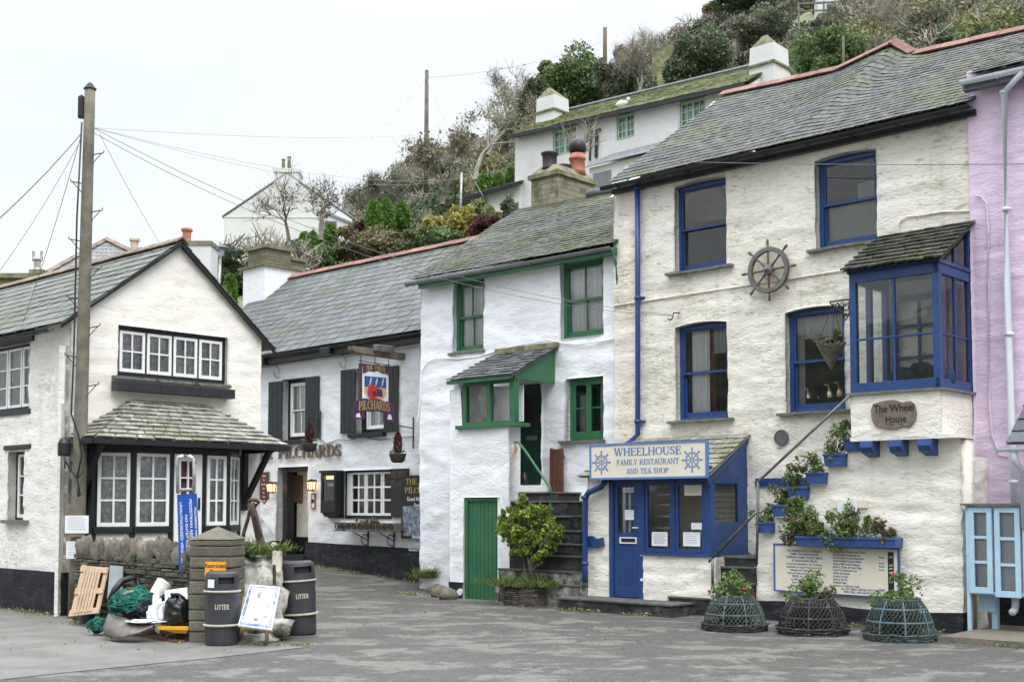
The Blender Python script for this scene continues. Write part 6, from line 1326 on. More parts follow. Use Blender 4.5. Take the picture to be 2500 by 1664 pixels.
rS=[]
for x,y,wf in((570,1412,.30),(665,1293,.20),(780,1182,.12),(890,1080,.06),(960,1012,-.05)):
 a,z=FR.uv(q('A3',x,y),wf);rS.append([a,aM0-.02 if wf<.15 else aM0-.05,z,wf,'stepblk'])
zs=rS[-1][2];
steps_thing('black painted stone steps rising right from the porch to the restaurant bay',FR,rS,None,FR.P(aM0-.5,0,0),WM)
rG=[]
for x,y,wf,mt_ in((1030,602,GP-.25,'stepblk'),(1100,668,GP-.05,'stepblk'),(1180,778,GP-.04,'stepblk'),(1258,887,GP-.03,'stepblk'),(1270,985,GP-.02,'stepblk'),(1272,1075,GP+.02,'stepblk'),(1278,1192,GP+.10,'stepwht'),(1295,1292,GP+.2,'stepwht')):
 a,z=FR.uv(q('A2',x,y),wf);rG.append([(cb1+.03)if y<1000 else cb1+.03-(.2 if y>1150 else 0),min(a,pa0-.02)if y>0 else a,z,wf,mt_])
steps_thing('steep black steps climbing left to the green cottage door',FR,rG[::-1],None,FR.P((cb1+pa0)/2,0,GM),GM)
g0=on_ground(q('A2',870,1490));wS=FR.loc(g0)[2];aS0=FR.loc(g0)[0];gs=on_ground(q('A3',478,1472));aS1=FR.loc(gs)[0];zS_=FR.uv(q('A2',1100,1412),wS)[1]
print('slab',wS,aS0,aS1,zS_,'W',FR.loc(gs)[2])
zs2=zS_
steps_thing('low black edged slab in front of the blue porch door',FR,[[aS0,aS1,zs2,min(wS,.8),'stepblk'],[dL-.1,dR+.05,zth,PO+.12,'stepblk']],None,FR.P((aS0+aS1)/2,0,.3),PO-.1,nm='door_step')
kp=[on_ground(q('B2',x,y))for x,y in((1275,1478),(1829,1475))];wK=FR.loc(kp[0])[2];aK=FR.loc(kp[0])[0];zK=FR.uv(q('B2',1280,1440),wK)[1]
single(wall_mesh(FR,wK,aK,aK+3.5,-.02,zK,[],.08,.02,seed=330,thick=.3).box(FR,aK+.02,aK+3.5,0,zK-.004,PK,wK-.02),'kerb',MT['coping'],'low mossy stone kerb under the pale blue cabinet','kerb')
m=MB();wq=PO+.12
P_=lambda x,y,w=wq:FR.P(*FR.uv(q('A3',x,y),w),w)
m.tube([P_(225,480,PO-.05),P_(215,505),P_(195,535),P_(105,575),P_(82,610),P_(80,1100),P_(80,1200)],.052,12)
for y in(620,1080):c=P_(80,y);m.tube([c,c+Vector((0,0,.06))],.066,12)
m.build('downpipe',MT['blue'],thingW,smooth=True)
h=spq(FR,PO,'A3',92,215,870,880,955,955);MB().prism(FR,[(h[0],h[2]),(h[0]+.25,h[2]-.01),(h[1],h[2]+.03),(h[1]-.02,h[3]-.03),(h[0]+.25,h[3]-.06),(h[0]+.15,h[3]),(h[0],h[3]-.02)],PO-.02,PO+.05).build('pipe_bracket',MT['blue'],thingW)
def board_pts(fr,w,k,tl,tr,br,bl):return[fr.uv(q(k,*p),w)for p in(tl,tr,br,bl)]
def emblem(m,fr,a,z,w,r,n=8,yz=1.0):
 def ring(r0,r1,d):
  for i in range(24):
   u,v=2*math.pi*i/24,2*math.pi*(i+1)/24;m.prism(fr,[(a+math.cos(u)*r0,z+math.sin(u)*r0),(a+math.cos(u)*r1,z+math.sin(u)*r1),(a+math.cos(v)*r1,z+math.sin(v)*r1),(a+math.cos(v)*r0,z+math.sin(v)*r0)],w,w+d)
 ring(r*.60,r*.66,.003);ring(r*.50,r*.54,.003);ring(r*.14,r*.19,.003);ring(0,r*.06,.003)
 for i in range(n):
  u=2*math.pi*i/n+math.pi/2;c,s=math.cos(u),math.sin(u)
  for r0,r1,b in((.19,.52,.035),(.64,.80,.035),(.78,1.0,.065)):
   b*=r;m.prism(fr,[(a+c*r*r0+s*b,z+s*r*r0-c*b),(a+c*r*r1+s*b,z+s*r*r1-c*b),(a+c*r*r1-s*b,z+s*r*r1+c*b),(a+c*r*r0-s*b,z+s*r*r0+c*b)],w,w+.0035)
wSg=PO+.30;B=board_pts(FR,wSg,'A3',(115,255),(922,208),(930,455),(125,488));a0,a1=(B[0][0]+B[3][0])/2,(B[1][0]+B[2][0])/2;z0,z1=(B[2][1]+B[3][1])/2,(B[0][1]+B[1][1])/2
print('sign',a0,a1,z0,z1,B)
th=thing('restaurant_sign','long cream sign reading WHEELHOUSE FAMILY RESTAURANT AND TEA SHOP above the blue porch','sign',FR.P((a0+a1)/2,z0,wSg))
MB().box(FR,a0,a1,z0,z1,wSg-.03,wSg).build('board',MT['signcream'],th);m=MB();rect_frame(m,FR,a0-.02,a1+.02,z0-.02,z1+.02,wSg-.04,wSg+.012,.035);m.build('border',MT['signblue'],th)
m=MB();H_=z1-z0;cx=(a0+a1)/2+.02;wd=a1-a0
serif_text(m,'WHEELHOUSE',FR,cx,z0+H_*.66,wSg+.001,H_*.23,wd*.58);serif_text(m,'FAMILY RESTAURANT',FR,cx,z0+H_*.39,wSg+.001,H_*.16,wd*.54,thick=.9);serif_text(m,'AND TEA SHOP',FR,cx,z0+H_*.13,wSg+.001,H_*.155,wd*.365,thick=.9)
m.build('lettering',MT['signblue'],th)
for x in(a0+wd*.10,a1-wd*.115):m=MB();emblem(m,FR,x,z0+H_*.48,wSg+.001,H_*.35);m.build('wheel_emblem',MT['signblue'],th)
m=MB();m.box(FR,a0+.1,a0+.15,z0+.1,z0+.18,PO,wSg-.03);m.box(FR,a1-.15,a1-.1,z0+.1,z0+.18,PO-.1,wSg-.03);m.build('fixing_arm',MT['blue'],th)
wM=.09;B=board_pts(FR,wM,'B2',(248,860),(1035,890),(1015,1197),(235,1145));(a0,zA),(a1,zB),(a2,zC),(a3,zD)=B;sl=(zB-zA)/(a1-a0);print('menu',B)
th=thing('menu_board','large tilted cream board listing meals in blue lettering on the stair wall','sign',FR.P((a0+a1)/2,zC,wM))
a1=(a1+a2)/2;a0=(a0+a3)/2;hh=((zA-zD)+(zB-zC))/2
def sk(m,x0,x1,y0,y1,w0,w1):
 f=lambda x,y:(x,zA+sl*(x-a0)-y);p=[f(x0,y1),f(x1,y1),f(x1,y0),f(x0,y0)];m.prism(FR,p,w0,w1)
m=MB();sk(m,a0,a1,0,hh,wM-.03,wM);m.build('board',MT['signcream'],th)
m=MB();b_=.022
for r_ in((a0-b_,a1+b_,-b_,0),(a0-b_,a1+b_,hh,hh+b_),(a0-b_,a0,0,hh),(a1,a1+b_,0,hh)):sk(m,*r_,wM-.035,wM+.01)
m.build('border',MT['blue2'],th)
m=MB();W_=a1-a0
def tl_(s,xf,yf,hf,al='CENTER',sx=.92):x=a0+W_*xf;put_text(m,s,FR,x,zA+sl*(x-a0)-hh*yf,wM+.001,hh*hf,al,.001,sx,slope=sl)
for i,s in enumerate(('THE WHEELHOUSE IS A FRIENDLY','FAMILY RUN RESTAURANT.','OFFERING HOME COOKED MEALS','AT REASONABLE PRICES.')):tl_(s,.255,.135+i*.072,.047,sx=.85)
for i,s in enumerate(('Choose from Breakfast in the morning to','Sandwiches or Snacks both hot and cold.','Teacakes and Cream teas, varied','choice of Drinks and Full cooked meals.','SERVED ALL DAY.     PLUS','my Wifes Home made desserts','Sticky toffee pudding, Apple','Various Fruit Crumbles. Treacle','Lemon meringue')):tl_(s,.25,.42+i*.068,.045,sx=.82)
for i,s in enumerate(('Choose from: Cheese, Ham, Prawn','Cornish Pasty, Fisherman\'s or','Fresh Polperro Crab ploughman\'s','Varied Freshly Prepared Salads','Various filled Jacket Potatoes','Beef or Cheese & Onion Pasty','Fresh Fried Battered Cod','Whole tail Scampi','Quiche Lorraine','Steak & Ale Pie','Breakfast Baps','Selection of children\'s meals')):tl_(s,.49,.115+i*.066,.044,'LEFT',sx=.85)
for y in(.2,.32,.39,.46,.87):tl_('From',.855,y,.044,'LEFT')
tl_('ALL HOT MEALS SERVED WITH FRENCH',.72,.905,.045,sx=.85);tl_('FRIES, PEAS, AND SALAD GARNISH',.72,.965,.045,sx=.85)
m.build('lettering',MT['ink'],th)
m=MB();sk(m,a0+W_*.925,a0+W_*.97,hh*.06,hh*.93,wM,wM+.004);m.build('price_strip',MT['black'],th)
m=MB()
for i,s in enumerate(('£7.95','£5.50','£3.95','£5.00','£7.50')):x=a0+W_*.948;put_text(m,s,FR,x,zA+sl*(x-a0)-hh*(.18,.35,.42,.5,.7)[i],wM+.006,hh*.035,'CENTER',.001,.7,slope=sl)
m.build('prices',MT['paper'],th)
def notice(label,k,x0,x1,y0,y1,w,fr=FR,name='paper_notice',cat='notice',lines=6,title=None,mat='paper',par=None):
 a0,z1=fr.uv(q(k,x0,y0),w);a1,z0=fr.uv(q(k,x1,y1),w);th=thing(name,label,cat,fr.P((a0+a1)/2,z0,w));MB().box(fr,a0,a1,z0,z1,w-.004,w).build('sheet',MT[mat],th);m=MB();rr=random.Random(int(x0+y0));h=z1-z0
 if title:put_text(m,title,fr,(a0+a1)/2,z1-h*.28 if lines else z0+h*.22,w+.0005,h*(.16 if lines else .55),'CENTER',.0005,min(1,.9*(a1-a0)/(len(title)*(h*(.16 if lines else .55))*.85)))
 for i in range(lines):zz=z1-h*(.32+.6*i/max(1,lines))if title else z1-h*(.12+.78*i/lines);xx=rr.uniform(.08,.18);m.box(fr,a0+(a1-a0)*xx,a1-(a1-a0)*rr.uniform(.08,.3),zz-h*.018,zz+h*.018,w,w+.001)
 m.build('lettering',MT['ink'if title and not lines else 'grayink'],th);return th
wN=PO+.012
notice('small white sign reading CLOSED in the blue door glass','A3',345,447,540,573,PO-.018,name='closed_sign',cat='sign',lines=0,title='CLOSED')
notice('handwritten white note on the blue door glass','A3',357,433,695,765,PO-.018,lines=3)
notice('white printed menu low in the left porch window','A3',545,655,848,948,PO-.015,lines=9);notice('white printed menu low in the right porch window','A3',763,882,850,950,PO-.015,lines=5)
notice('handwritten strip reading about chilled drinks in the right porch window','A3',820,906,785,832,PO-.015,lines=2);notice('buff printed card at the top of the right porch window','A3',772,904,503,595,PO-.015,lines=6,mat='signcream')
a0,z1=FR.uv(q('A3',540,582),PO-.35);a1,z0=FR.uv(q('A3',690,828),PO-.35);th=thing('display_rack','white wire display frame behind the left porch window','rack',FR.P(a0,z0,PO-.35));m=MB();rect_frame(m,FR,a0,a1,z0,z1,PO-.4,PO-.35,.03)
for f_ in(.36,.68):m.box(FR,a0,a1,z0+(z1-z0)*f_-.012,z0+(z1-z0)*f_+.012,PO-.39,PO-.355)
m.build('frame',MT['white_p'],th)
for i,(x,mt_,lb)in enumerate(((1003,'redfl','red sauce bottle in the porch side window'),(1040,'mid_b','pale green bottle in the porch side window'),(1055,'pvc','clear pump bottle in the porch side window'))):
 MT.setdefault('mid_b',M('green_bottle',(.2,.4,.3,1),.3,.1,5,0));s_=.25+.12*i;c=Fps.P(s_,zle+.57,-.16);single(MB().lathe(c,[(.035,0),(.038,.1),(.03,.16),(.012,.18),(.012,.22)],12),'bottle',MT[mt_],lb,'bottle','bottles in the porch side window',smooth=True)
cW=FR.uv(q('A4',1372,1075),WM+.14);th=thing('ship_wheel','weathered wooden ship steering wheel fixed high on the cream wall','ship wheel',FR.P(cW[0],cW[1]-.5,WM));R0=.36
def circ(r,w,n=40):return[FR.P(cW[0]+math.cos(2*math.pi*i/n)*r,cW[1]+math.sin(2*math.pi*i/n)*r,w)for i in range(n+1)]
MT['wheelwood']=M('wheel_wood',(.12,.105,.06,1),.85,.35,9,.4,40,dirt=(.16,.15,.07,1),damt=.5);MT['wheelgrey']=M('wheel_band',(.14,.14,.15,1),.7,.2,8,.2)
m=MB();
for r0,r1,w0,w1,in((R0-.055,R0+.02,WM+.08,WM+.135),):
 for i in range(40):
  u,v=2*math.pi*i/40,2*math.pi*(i+1)/40;m.prism(FR,[(cW[0]+math.cos(u)*r0,cW[1]+math.sin(u)*r0),(cW[0]+math.cos(u)*r1,cW[1]+math.sin(u)*r1),(cW[0]+math.cos(v)*r1,cW[1]+math.sin(v)*r1),(cW[0]+math.cos(v)*r0,cW[1]+math.sin(v)*r0)],w0,w1)
m.build('rim',MT['wheelwood'],th)
m=MB()
for i in range(40):
 u,v=2*math.pi*i/40,2*math.pi*(i+1)/40;r0,r1=R0-.045,R0+.01;m.prism(FR,[(cW[0]+math.cos(u)*r0,cW[1]+math.sin(u)*r0),(cW[0]+math.cos(u)*r1,cW[1]+math.sin(u)*r1),(cW[0]+math.cos(v)*r1,cW[1]+math.sin(v)*r1),(cW[0]+math.cos(v)*r0,cW[1]+math.sin(v)*r0)],WM+.135,WM+.142)
m.build('rim_band',MT['wheelgrey'],th)
for i in range(8):
 u=2*math.pi*i/8+math.pi/2+.03;c,s=math.cos(u),math.sin(u);P3=lambda r:FR.P(cW[0]+c*r,cW[1]+s*r,WM+.11)
 m=MB();m.tube([P3(.05),P3(.12),P3(.2),P3(.3),P3(R0+.01),P3(R0+.04),P3(R0+.09),P3(R0+.14),P3(R0+.155)],[.018,.024,.016,.022,.02,.014,.024,.022,.008],10);m.build('spoke',MT['wheelwood']if i!=4 else MT['redwood'],th,smooth=True)
MB().lathe(FR.P(cW[0],cW[1],WM+.06),[(.085,0),(.085,.09),(.06,.1),(.055,.11),(.03,.12),(.025,.16),(.01,.17)],20,ax=FR.n).build('hub',MT['steel'],th,smooth=False)
c=FR.uv(q('A3',1445,192),WM+.03);th=thing('round_plaque','round grey metal plaque with raised rose on the cream wall','plaque',FR.P(c[0],c[1]-.13,WM))
MB().lathe(FR.P(c[0],c[1],WM-.02),[(.13,0),(.13,.05),(.12,.06),(.115,.05),(.0,.05)],32,ax=FR.n).build('disc',MT['wheelgrey'],th);m=MB()
for k in range(5):
 for r_,rr_ in((.052,.03),(.03,.02)):u=2*math.pi*k/5+math.pi/2+(r_<.04)*.6;m.lathe(FR.P(c[0]+math.cos(u)*r_,c[1]+math.sin(u)*r_,WM+.028),[(rr_,0),(rr_*.8,.008),(rr_*.3,.004)],10,ax=FR.n)
for k in range(40):u=2*math.pi*k/40;(m.box(FR,c[0]+math.cos(u)*.098-.005,c[0]+math.cos(u)*.098+.004,c[1]+math.sin(u)*.098-.007,c[1]+math.sin(u)*.098+.007,WM+.03,WM+.036)if k%5 else None)
m.build('relief',MT['steel'],th)
c=FR.uv(q('B2',995,22),BAYW+.03);w_=BAYW+.035;cr=FR.uv(q('B2',1142,22),w_)[0]-c[0];th=thing('carved_sign','rough slab of carved wood under the bay with gothic lettering','sign',FR.P(c[0],c[1]-.2,w_));hz_=.215
sh=[(-.95,-.35),(-.8,-.75),(-.35,-.95),(.1,-1.0),(.35,-.85),(.7,-.9),(.95,-.45),(1,-.1),(.95,.5),(.75,.8),(.4,.75),(.0,.95),(-.5,.9),(-.9,.75),(-1,.3)]
MB().prism(FR,[(c[0]+x*cr,c[1]-.01+y*hz_)for x,y in sh],BAYW-.01,w_).build('slab',MT['oldwood'],th,bevel=.008)
m=MB()
put_text(m,'The Wheel',FR,c[0]+.01,c[1]+.02,w_,.11,'CENTER',.002,.85);put_text(m,'House',FR,c[0]+.04,c[1]-.13,w_,.10,'CENTER',.002,.85);[m.prism(FR,[(c[0]+x,c[1]-.15),(c[0]+x+.1,c[1]-.165),(c[0]+x+.1,c[1]-.155)],w_,w_+.002)for x in(-.1,.05)];m.build('lettering',MT['black'],th)
MT['rail']=M('galvanised_rail',(.13,.135,.14,1),.5,.25,8,.15,50,.6)
wR=.13;P_=lambda k,x,y,w=wR:FR.P(*FR.uv(q(k,x,y),w),w)
def rail(label,segs,r=.022,mat='rail',loc=None,posts=()):
 th=thing('handrail',label,'handrail',loc or segs[0]);MB().tube(segs,r,10).build('rail',MT[mat],th,smooth=True)
 for p in posts:MB().tube(p,r,10).build('post',MT[mat],th,smooth=True)
 return th
rail('lower grey tube handrail beside the first black steps',[P_('A3',942,1058,.32),P_('A3',1225,762,.16),P_('A3',1282,700,.13)],posts=[[P_('A3',968,1035,.32),P_('A3',968,1230,.32)]])
rail('upper grey tube handrail climbing to the glazed bay',[P_('A3',1268,512),P_('A3',1290,495),FR.P(*FR.uv((2074,966),BAYW+.05),BAYW+.05)],posts=[[P_('A3',1285,500),P_('A3',1283,800),P_('A3',1275,1075)]])
wR2=GP+.08;P2_=lambda x,y:FR.P(*FR.uv(q('A2',x,y),wR2),wR2)
rail('green painted handrail beside the cottage steps',[P2_(775,238),P2_(800,236),P2_(850,300),P2_(965,470),P2_(1030,565),P2_(1042,600),P2_(1036,700),P2_(1032,1000)],.024,'green',P2_(1032,1000))
m=MB();
for k in range(7):a=P2_(770,245);m.tube([a,P2_(772,290)+Vector((.01*k,0,0)),P2_(735+k*6,375+(k%3)*12)],.006,4)
m.tube([P2_(770,300),P2_(745,420),P2_(730,525)],.006,4);single(m,'rope_tassel',MT['pine'],'frayed pale rope hanging from the green handrail','rope')
th=thing('picket_gate','red brown wooden picket gate folded against the cottage wall','gate',FR.P(*FR.uv(q('A2',1085,648),GM+.12),GM+.12));wg=GM+.12
for i,(x0,x1,yt,yb)in enumerate(((1033,1056,282,650),(1060,1083,288,648),(1088,1108,285,646),(1112,1132,283,640))):
 a0,z1=FR.uv(q('A2',x0,yt),wg);a1,z0=FR.uv(q('A2',x1,yb),wg);MB().prism(FR,[(a0,z0),(a1,z0),(a1,z1-.02),(a1-.02,z1),(a0+.02,z1),(a0,z1-.02)],wg-.015,wg+.01*(i%2)+.01).build('picket',MT['redwood'],th)
a0,z_=FR.uv(q('A2',1033,350),wg);a1=FR.uv(q('A2',1132,350),wg)[0];m=MB();m.box(FR,a0,a1,z_-.04,z_+.04,wg-.04,wg-.016);m.build('cross_rail',MT['redwood'],th);MB().box(FR,a0,a1,z_-.95,z_-.87,wg-.04,wg-.016).build('cross_rail',MT['redwood'],th)
c=FR.uv(q('A2',825,590),GM+.45);th=thing('boots','pair of dark boots leaning by the green cottage door','boots',FR.P(c[0],c[1],GM+.45))
for dx in(-.06,.08):
 b=FR.P(c[0]+dx,c[1],GM+.45);MB().tube([b+Vector((.14,-.1,.04)),b+Vector((.02,0,.05)),b+Vector((0,0,.14)),b+Vector((-.01,.02,.33))],[.04,.055,.055,.065],10).build('boot',MT['black'],th,smooth=True)
def plant(parent,c,r,n,mat='lf_ger',size=.038,flowers=0,fm='pinkfl',stems=8,dull=.3,seed=0,droop=0):
 rr=random.Random(seed);c=Vector(c);P=blob_pts(c+Vector((0,0,r[2]*.55)),r,n,.3,9,.35)
 if droop:P[:,2]-=droop*NR.uniform(0,1,n)**3
 k=int(n*dull);V,F_=leaf_quads(P[k:],size,1.15);m=MB();m.np=[(V,F_)];m.build('leaves',MT[mat],parent)
 if k:V,F_=leaf_quads(P[:k],size*.8,1.6);m=MB();m.np=[(V,F_)];m.build('dry_leaves',MT['lf_dull'],parent)
 m=MB()
 for i in range(stems):
  t=Vector(P[rr.randrange(n)]);m.tube([c,c.lerp(t,.5)+Vector((rr.gauss(0,.02),rr.gauss(0,.02),.02)),t],[.009,.006,.004],4,cap=False)
 m.build('stems',MT['bark'],parent)
 if flowers:
  for i in range(flowers):
   t=Vector(P[rr.randrange(n)]);t=t+(t-c).normalized()*.04;V,F_=leaf_quads(np.array([tuple(t)]*9)+NR.normal(size=(9,3))*.012,.04,1);m=MB();m.np=[(V,F_)];m.build('flower',MT[fm],parent)
def planter(label,k,x0,x1,y0,y1,w0,w1,pr,n,flowers=0,fm='pinkfl',seed=0,dull=.4,name='window_box',mat='blue2',px=None,group='blue planter boxes stepping up the stair wall'):
 a0,z1=FR.uv(q(k,x0,y0),w1);a1,z0=FR.uv(q(k,x1,y1),w1);th=thing(name,label,'planter',FR.P((a0+a1)/2,z0,(w0+w1)/2),group)
 m=MB();m.hexa([FR.P(a0+.015,z0,w1-.01),FR.P(a1-.015,z0,w1-.01),FR.P(a1-.015,z0,w0),FR.P(a0+.015,z0,w0),FR.P(a0,z1,w1),FR.P(a1,z1,w1),FR.P(a1,z1,w0),FR.P(a0,z1,w0)]);m.box(FR,a0-.01,a1+.01,z1-.03,z1+.005,w1-.01,w1+.012);m.build('box',MT[mat],th,bevel=.004)
 for j,(cx,rx,rz,nn)in enumerate(px or[(.4,pr[0],pr[1],n)]):plant(th,FR.P(a0+(a1-a0)*cx,z1,(w0+w1)/2+.02),(rx,.16,rz),nn,seed=seed+j,flowers=flowers,fm=fm,dull=dull,droop=.05)
 return th
for i,(x0,x1,y0,y1,w0,w1)in enumerate(((128,222,715,785,-.12,.12),(218,325,607,682,-.12,.10),(320,440,492,567,-.12,.10),(435,560,400,473,-.12,.10),(548,688,282,357,-.12,.10),(677,790,185,262,-.12,.06))):
 planter(('lowest','second lowest','third lowest','fourth lowest','second highest','highest')[i]+' blue planter box with straggly geraniums on the stepped stair wall','B2',x0,x1,y0,y1,w0,w1,(.27,.24),620,1 if i==2 else 0,seed=40+i,dull=(.2,.55,.35,.4,.55,.2)[i])
planter('long blue trough of bushy geraniums with red flowers above the menu board','B2',372,1010,806,882,.0,.26,None,0,1,'redfl',seed=60,px=[(-.02,.40,.42,1900),(.16,.28,.32,900),(.42,.32,.36,1300),(.60,.34,.36,1500),(.85,.28,.18,600)],group=None,dull=.25)
a0,z1=FR.uv(q('B2',600,575),.04);a1,z0=FR.uv(q('B2',830,625),.04);single(MB().box(FR,a0,a1,z0,z1,.02,.045),'name_board',MT['signcream'],'narrow blank cream board above the red geraniums','board')
a0,z1=FR.uv(q('B2',637,577),.06);a1,z0=FR.uv(q('B2',768,672),.06);single(MB().prism(FR,[(a0,z0+.02),(a0+.05,z0),(a0+.12,z0+.03),(a1-.02,z0+.05),(a1,z0+.12),(a1,z1),(a0,z1)],.05,.056),'plastic_sheet',MT['paper'],'crumpled white plastic sheet over the blank cream board','sheet')
NETC={'a':M('teal_net',(.075,.11,.10,1),.8,.35,20,0,dirt=(.03,.04,.04,1),damt=.6),'b':M('black_net',(.035,.033,.035,1),.85,.4,20,0,dirt=(.3,.28,.26,1),damt=.25),'c':M('blue_frame',(.085,.14,.18,1),.7,.3,20,0,dirt=(.05,.07,.07,1),damt=.6),'d':M('dark_net',(.05,.075,.065,1),.85,.35,20,0)}
def creel(label,px,py,r,h,rm,nm_,flowers,seed,tilt=0):
 g=on_ground((px,py));th=thing('lobster_pot_planter',label,'planter',g,'lobster pot planters standing along the restaurant wall');rr=random.Random(seed)
 prof=lambda t:r*(1.0-.04*t-.36*max(0,t)**2.5)
 def P(u,t,k=1.0):return g+Vector((math.cos(u)*prof(t)*k,math.sin(u)*prof(t)*k,h*t+.02))
 m=MB()
 for i in range(8):u=2*math.pi*i/8+seed;m.tube([P(u,t)for t in np.linspace(0,1,7)],.012,6)
 for t in(.03,.45,.78,1.0):m.tube([P(2*math.pi*i/24,t)for i in range(25)],.014 if t>.05 else .02,6)
 m.build('hoop_frame',NETC[rm],th)
 m=MB();n=44;rows_=13
 for j in range(rows_):
  for i in range(n):
   u0=2*math.pi*(i+.5*(j%2))/n;t0,t1=j/rows_,(j+1)/rows_
   for sg in(-1,1):jt=rr.uniform(-.012,.012);m.tube([P(u0,t0+jt,1.015),P(u0+sg*math.pi/n,t1+jt,1.015)],.0046,3,cap=False)
 m.build('netting',NETC[nm_],th)
 m=MB()
 for k in range(3):
  for i in range(36):u=2*math.pi*i/36;u2=u+2*math.pi/30;m.tube([P(u,.0,1.02+.03*k)+Vector((rr.gauss(0,.012),rr.gauss(0,.012),.0+.035*k+rr.gauss(0,.008))),P(u2,.0,1.02+.03*k)+Vector((rr.gauss(0,.012),rr.gauss(0,.012),.035*k+rr.gauss(0,.008)))],.013,5)
 for i in range(24):u=2*math.pi*i/24;m.tube([P(u,1.0)+Vector((0,0,rr.uniform(-.01,.02))),P(u+.3,1.0)+Vector((0,0,rr.uniform(-.02,.03)))],.016,5)
 m.build('rope',NETC['b'if rm!='c'else 'd'],th)
 MB().lathe(g,[(r*.5,.03),(r*.58,h*.9),(r*.6,h*.95),(r*.5,h*.96),(.0,h*.9)],20).build('pot',MT['pots'],th,smooth=True)
 plant(th,g+Vector((0,0,h)),(r*.8,r*.65,.25),1000,flowers=flowers,seed=seed,dull=.15,stems=12,droop=.1)
creel('left lobster pot planter with pale teal netting and pink geraniums',1794,1536,.43,.46,'a','a',3,1)
creel('middle lobster pot planter with black rope netting and geraniums',1984,1545,.46,.46,'b','b',3,2)
creel('right lobster pot planter with pale blue frame bars and geraniums',2197,1560,.44,.50,'c','d',3,3)
gp=on_ground(q('A2',800,1490));wp=FR.loc(gp)[2];ac=FR.loc(gp)[0];print('planter w',wp,ac)
wp=min(wp,.75)
pl0=FR.uv(q('A2',645,1400),wp)[0];pl1=FR.uv(q('A2',950,1330),wp-.1)[0];zp=FR.uv(q('A2',800,1285),wp)[1]
th=thing('stone_planter','dry stone planter of thin slates beside the green cellar door','planter',FR.P((pl0+pl1)/2,0,wp-.3));m=MB();stone_blocks(m,FR,pl0,pl1-.12,-.02,zp-.02,wp-.5,wp-.05,(.025,.05),(.08,.24),5,.018);Fz=Fr(FR.P(pl1-.12,0,wp-.05)[:2],(-FR.n.x,-FR.n.y));stone_blocks(m,Fz,0,.5,-.02,zp-.02,-.3,0,(.03,.06),(.08,.2),6,.015);m.build('stones',MT['coping'],th)
def tuft(parent,c,r,n,h,mat='grass',seed=0,name='grass_tuft'):
 P=np.array([[c[0]+NR.normal()*r[0],c[1]+NR.normal()*r[1],c[2]]for _ in range(n)]);d=NR.normal(size=(n,3))*.6;d[:,2]=np.abs(d[:,2])*.5+.5;d*=(h*NR.uniform(.5,1.2,n))[:,None];s=NR.normal(size=(n,3));s[:,2]=0;s/=np.linalg.norm(s,axis=1)[:,None];s*=.006
 md=P+d*.55;tp=P+d+np.array([0,0,-1])*(h*.45)*NR.uniform(0,1,n)[:,None]
 V=np.concatenate([np.stack([P-s,P+s,md+s,md-s],1),np.stack([md-s,md+s,tp+s*.3,tp-s*.3],1)]).reshape(-1,3);m=MB();m.np=[(V,np.arange(len(V)).reshape(-1,4))];return m.build(name,MT[mat],parent)
tuft(th,FR.P(pl0+.25,zp-.03,wp-.15),(.22,.14),900,.22);tuft(th,FR.P(pl0+.8,zp-.03,wp-.2),(.22,.12),600,.2)
tb=FR.P(*FR.uv(q('A2',890,1285),wp-.25),wp-.25);th=thing('garden_shrub','bushy yellow green leafy shrub growing from the stone planter by the cottage steps','shrub',tb)
m=MB();rr=random.Random(4);tips=[]
wt=wp-.25;TT=lambda x,y:FR.P(*FR.uv(q('A2',x,y),wt),wt)
for pth in([(890,1285),(893,1180),(870,1090),(820,980),(760,850)],[(885,1285),(850,1190),(845,1100),(780,1000),(700,900)],[(895,1280),(905,1150),(950,1040),(1020,930),(1080,850)],[(893,1250),(900,1120),(890,950),(850,800),(835,650)],[(895,1200),(960,1100),(1060,1000)]):
 m.tube([TT(*p)+Vector((0,rr.uniform(-.1,.1)*i*.5,0))for i,p in enumerate(pth)],[.035,.03,.022,.015,.008][:len(pth)],7)
m.build('trunk',MT['bark'],th);V_=[]
for x,y,r_,n_ in((885,940,.36,1100),(760,900,.26,560),(1000,900,.3,650),(840,780,.24,520),(930,790,.22,420),(700,820,.15,240),(1080,890,.16,280),(830,690,.09,110),(905,720,.08,90),(745,740,.08,80),(980,740,.12,140),(1010,1010,.2,320),(820,1030,.2,320),(960,1080,.14,160),(670,900,.1,90),(835,640,.05,40),(690,760,.07,60),(1110,870,.08,70),(825,720,.05,50),(650,860,.06,50),(890,700,.04,36),(1035,720,.05,44),(1120,910,.06,50),(860,660,.04,30),(1060,800,.06,50)):
 c=TT(x,y);V_.append(blob_pts(c,(r_,r_*.85,r_*.9),n_,.3,8,.4))
Pn=np.concatenate(V_);V,F_=leaf_quads(Pn,.046,1.7,.6);m=MB();m.np=[(V,F_)];m.build('foliage',MT['lf_lime'],th)
gr=on_ground(q('A2',200,1375),.02);th=thing('rock_border','low rough rock border with long grass at the corner of the cottage','rocks',gr);m=MB();rr=random.Random(2)
for x,y,r_ in((95,1255,.16),(150,1270,.2),(215,1290,.24),(270,1290,.2),(230,1345,.18),(290,1360,.16),(180,1320,.15),(110,1290,.12),(280,1240,.18),(60,1240,.12)):
 g_=on_ground(q('A2',x,y+30));V,F_=rock_np((g_.x,g_.y,g_.z+r_*.4+(.12 if y<1300 else 0)),r_,x,.5,9,7,(1.2,1,.75));MB().addnp(V,F_).build('rock',MT['coping'],th)
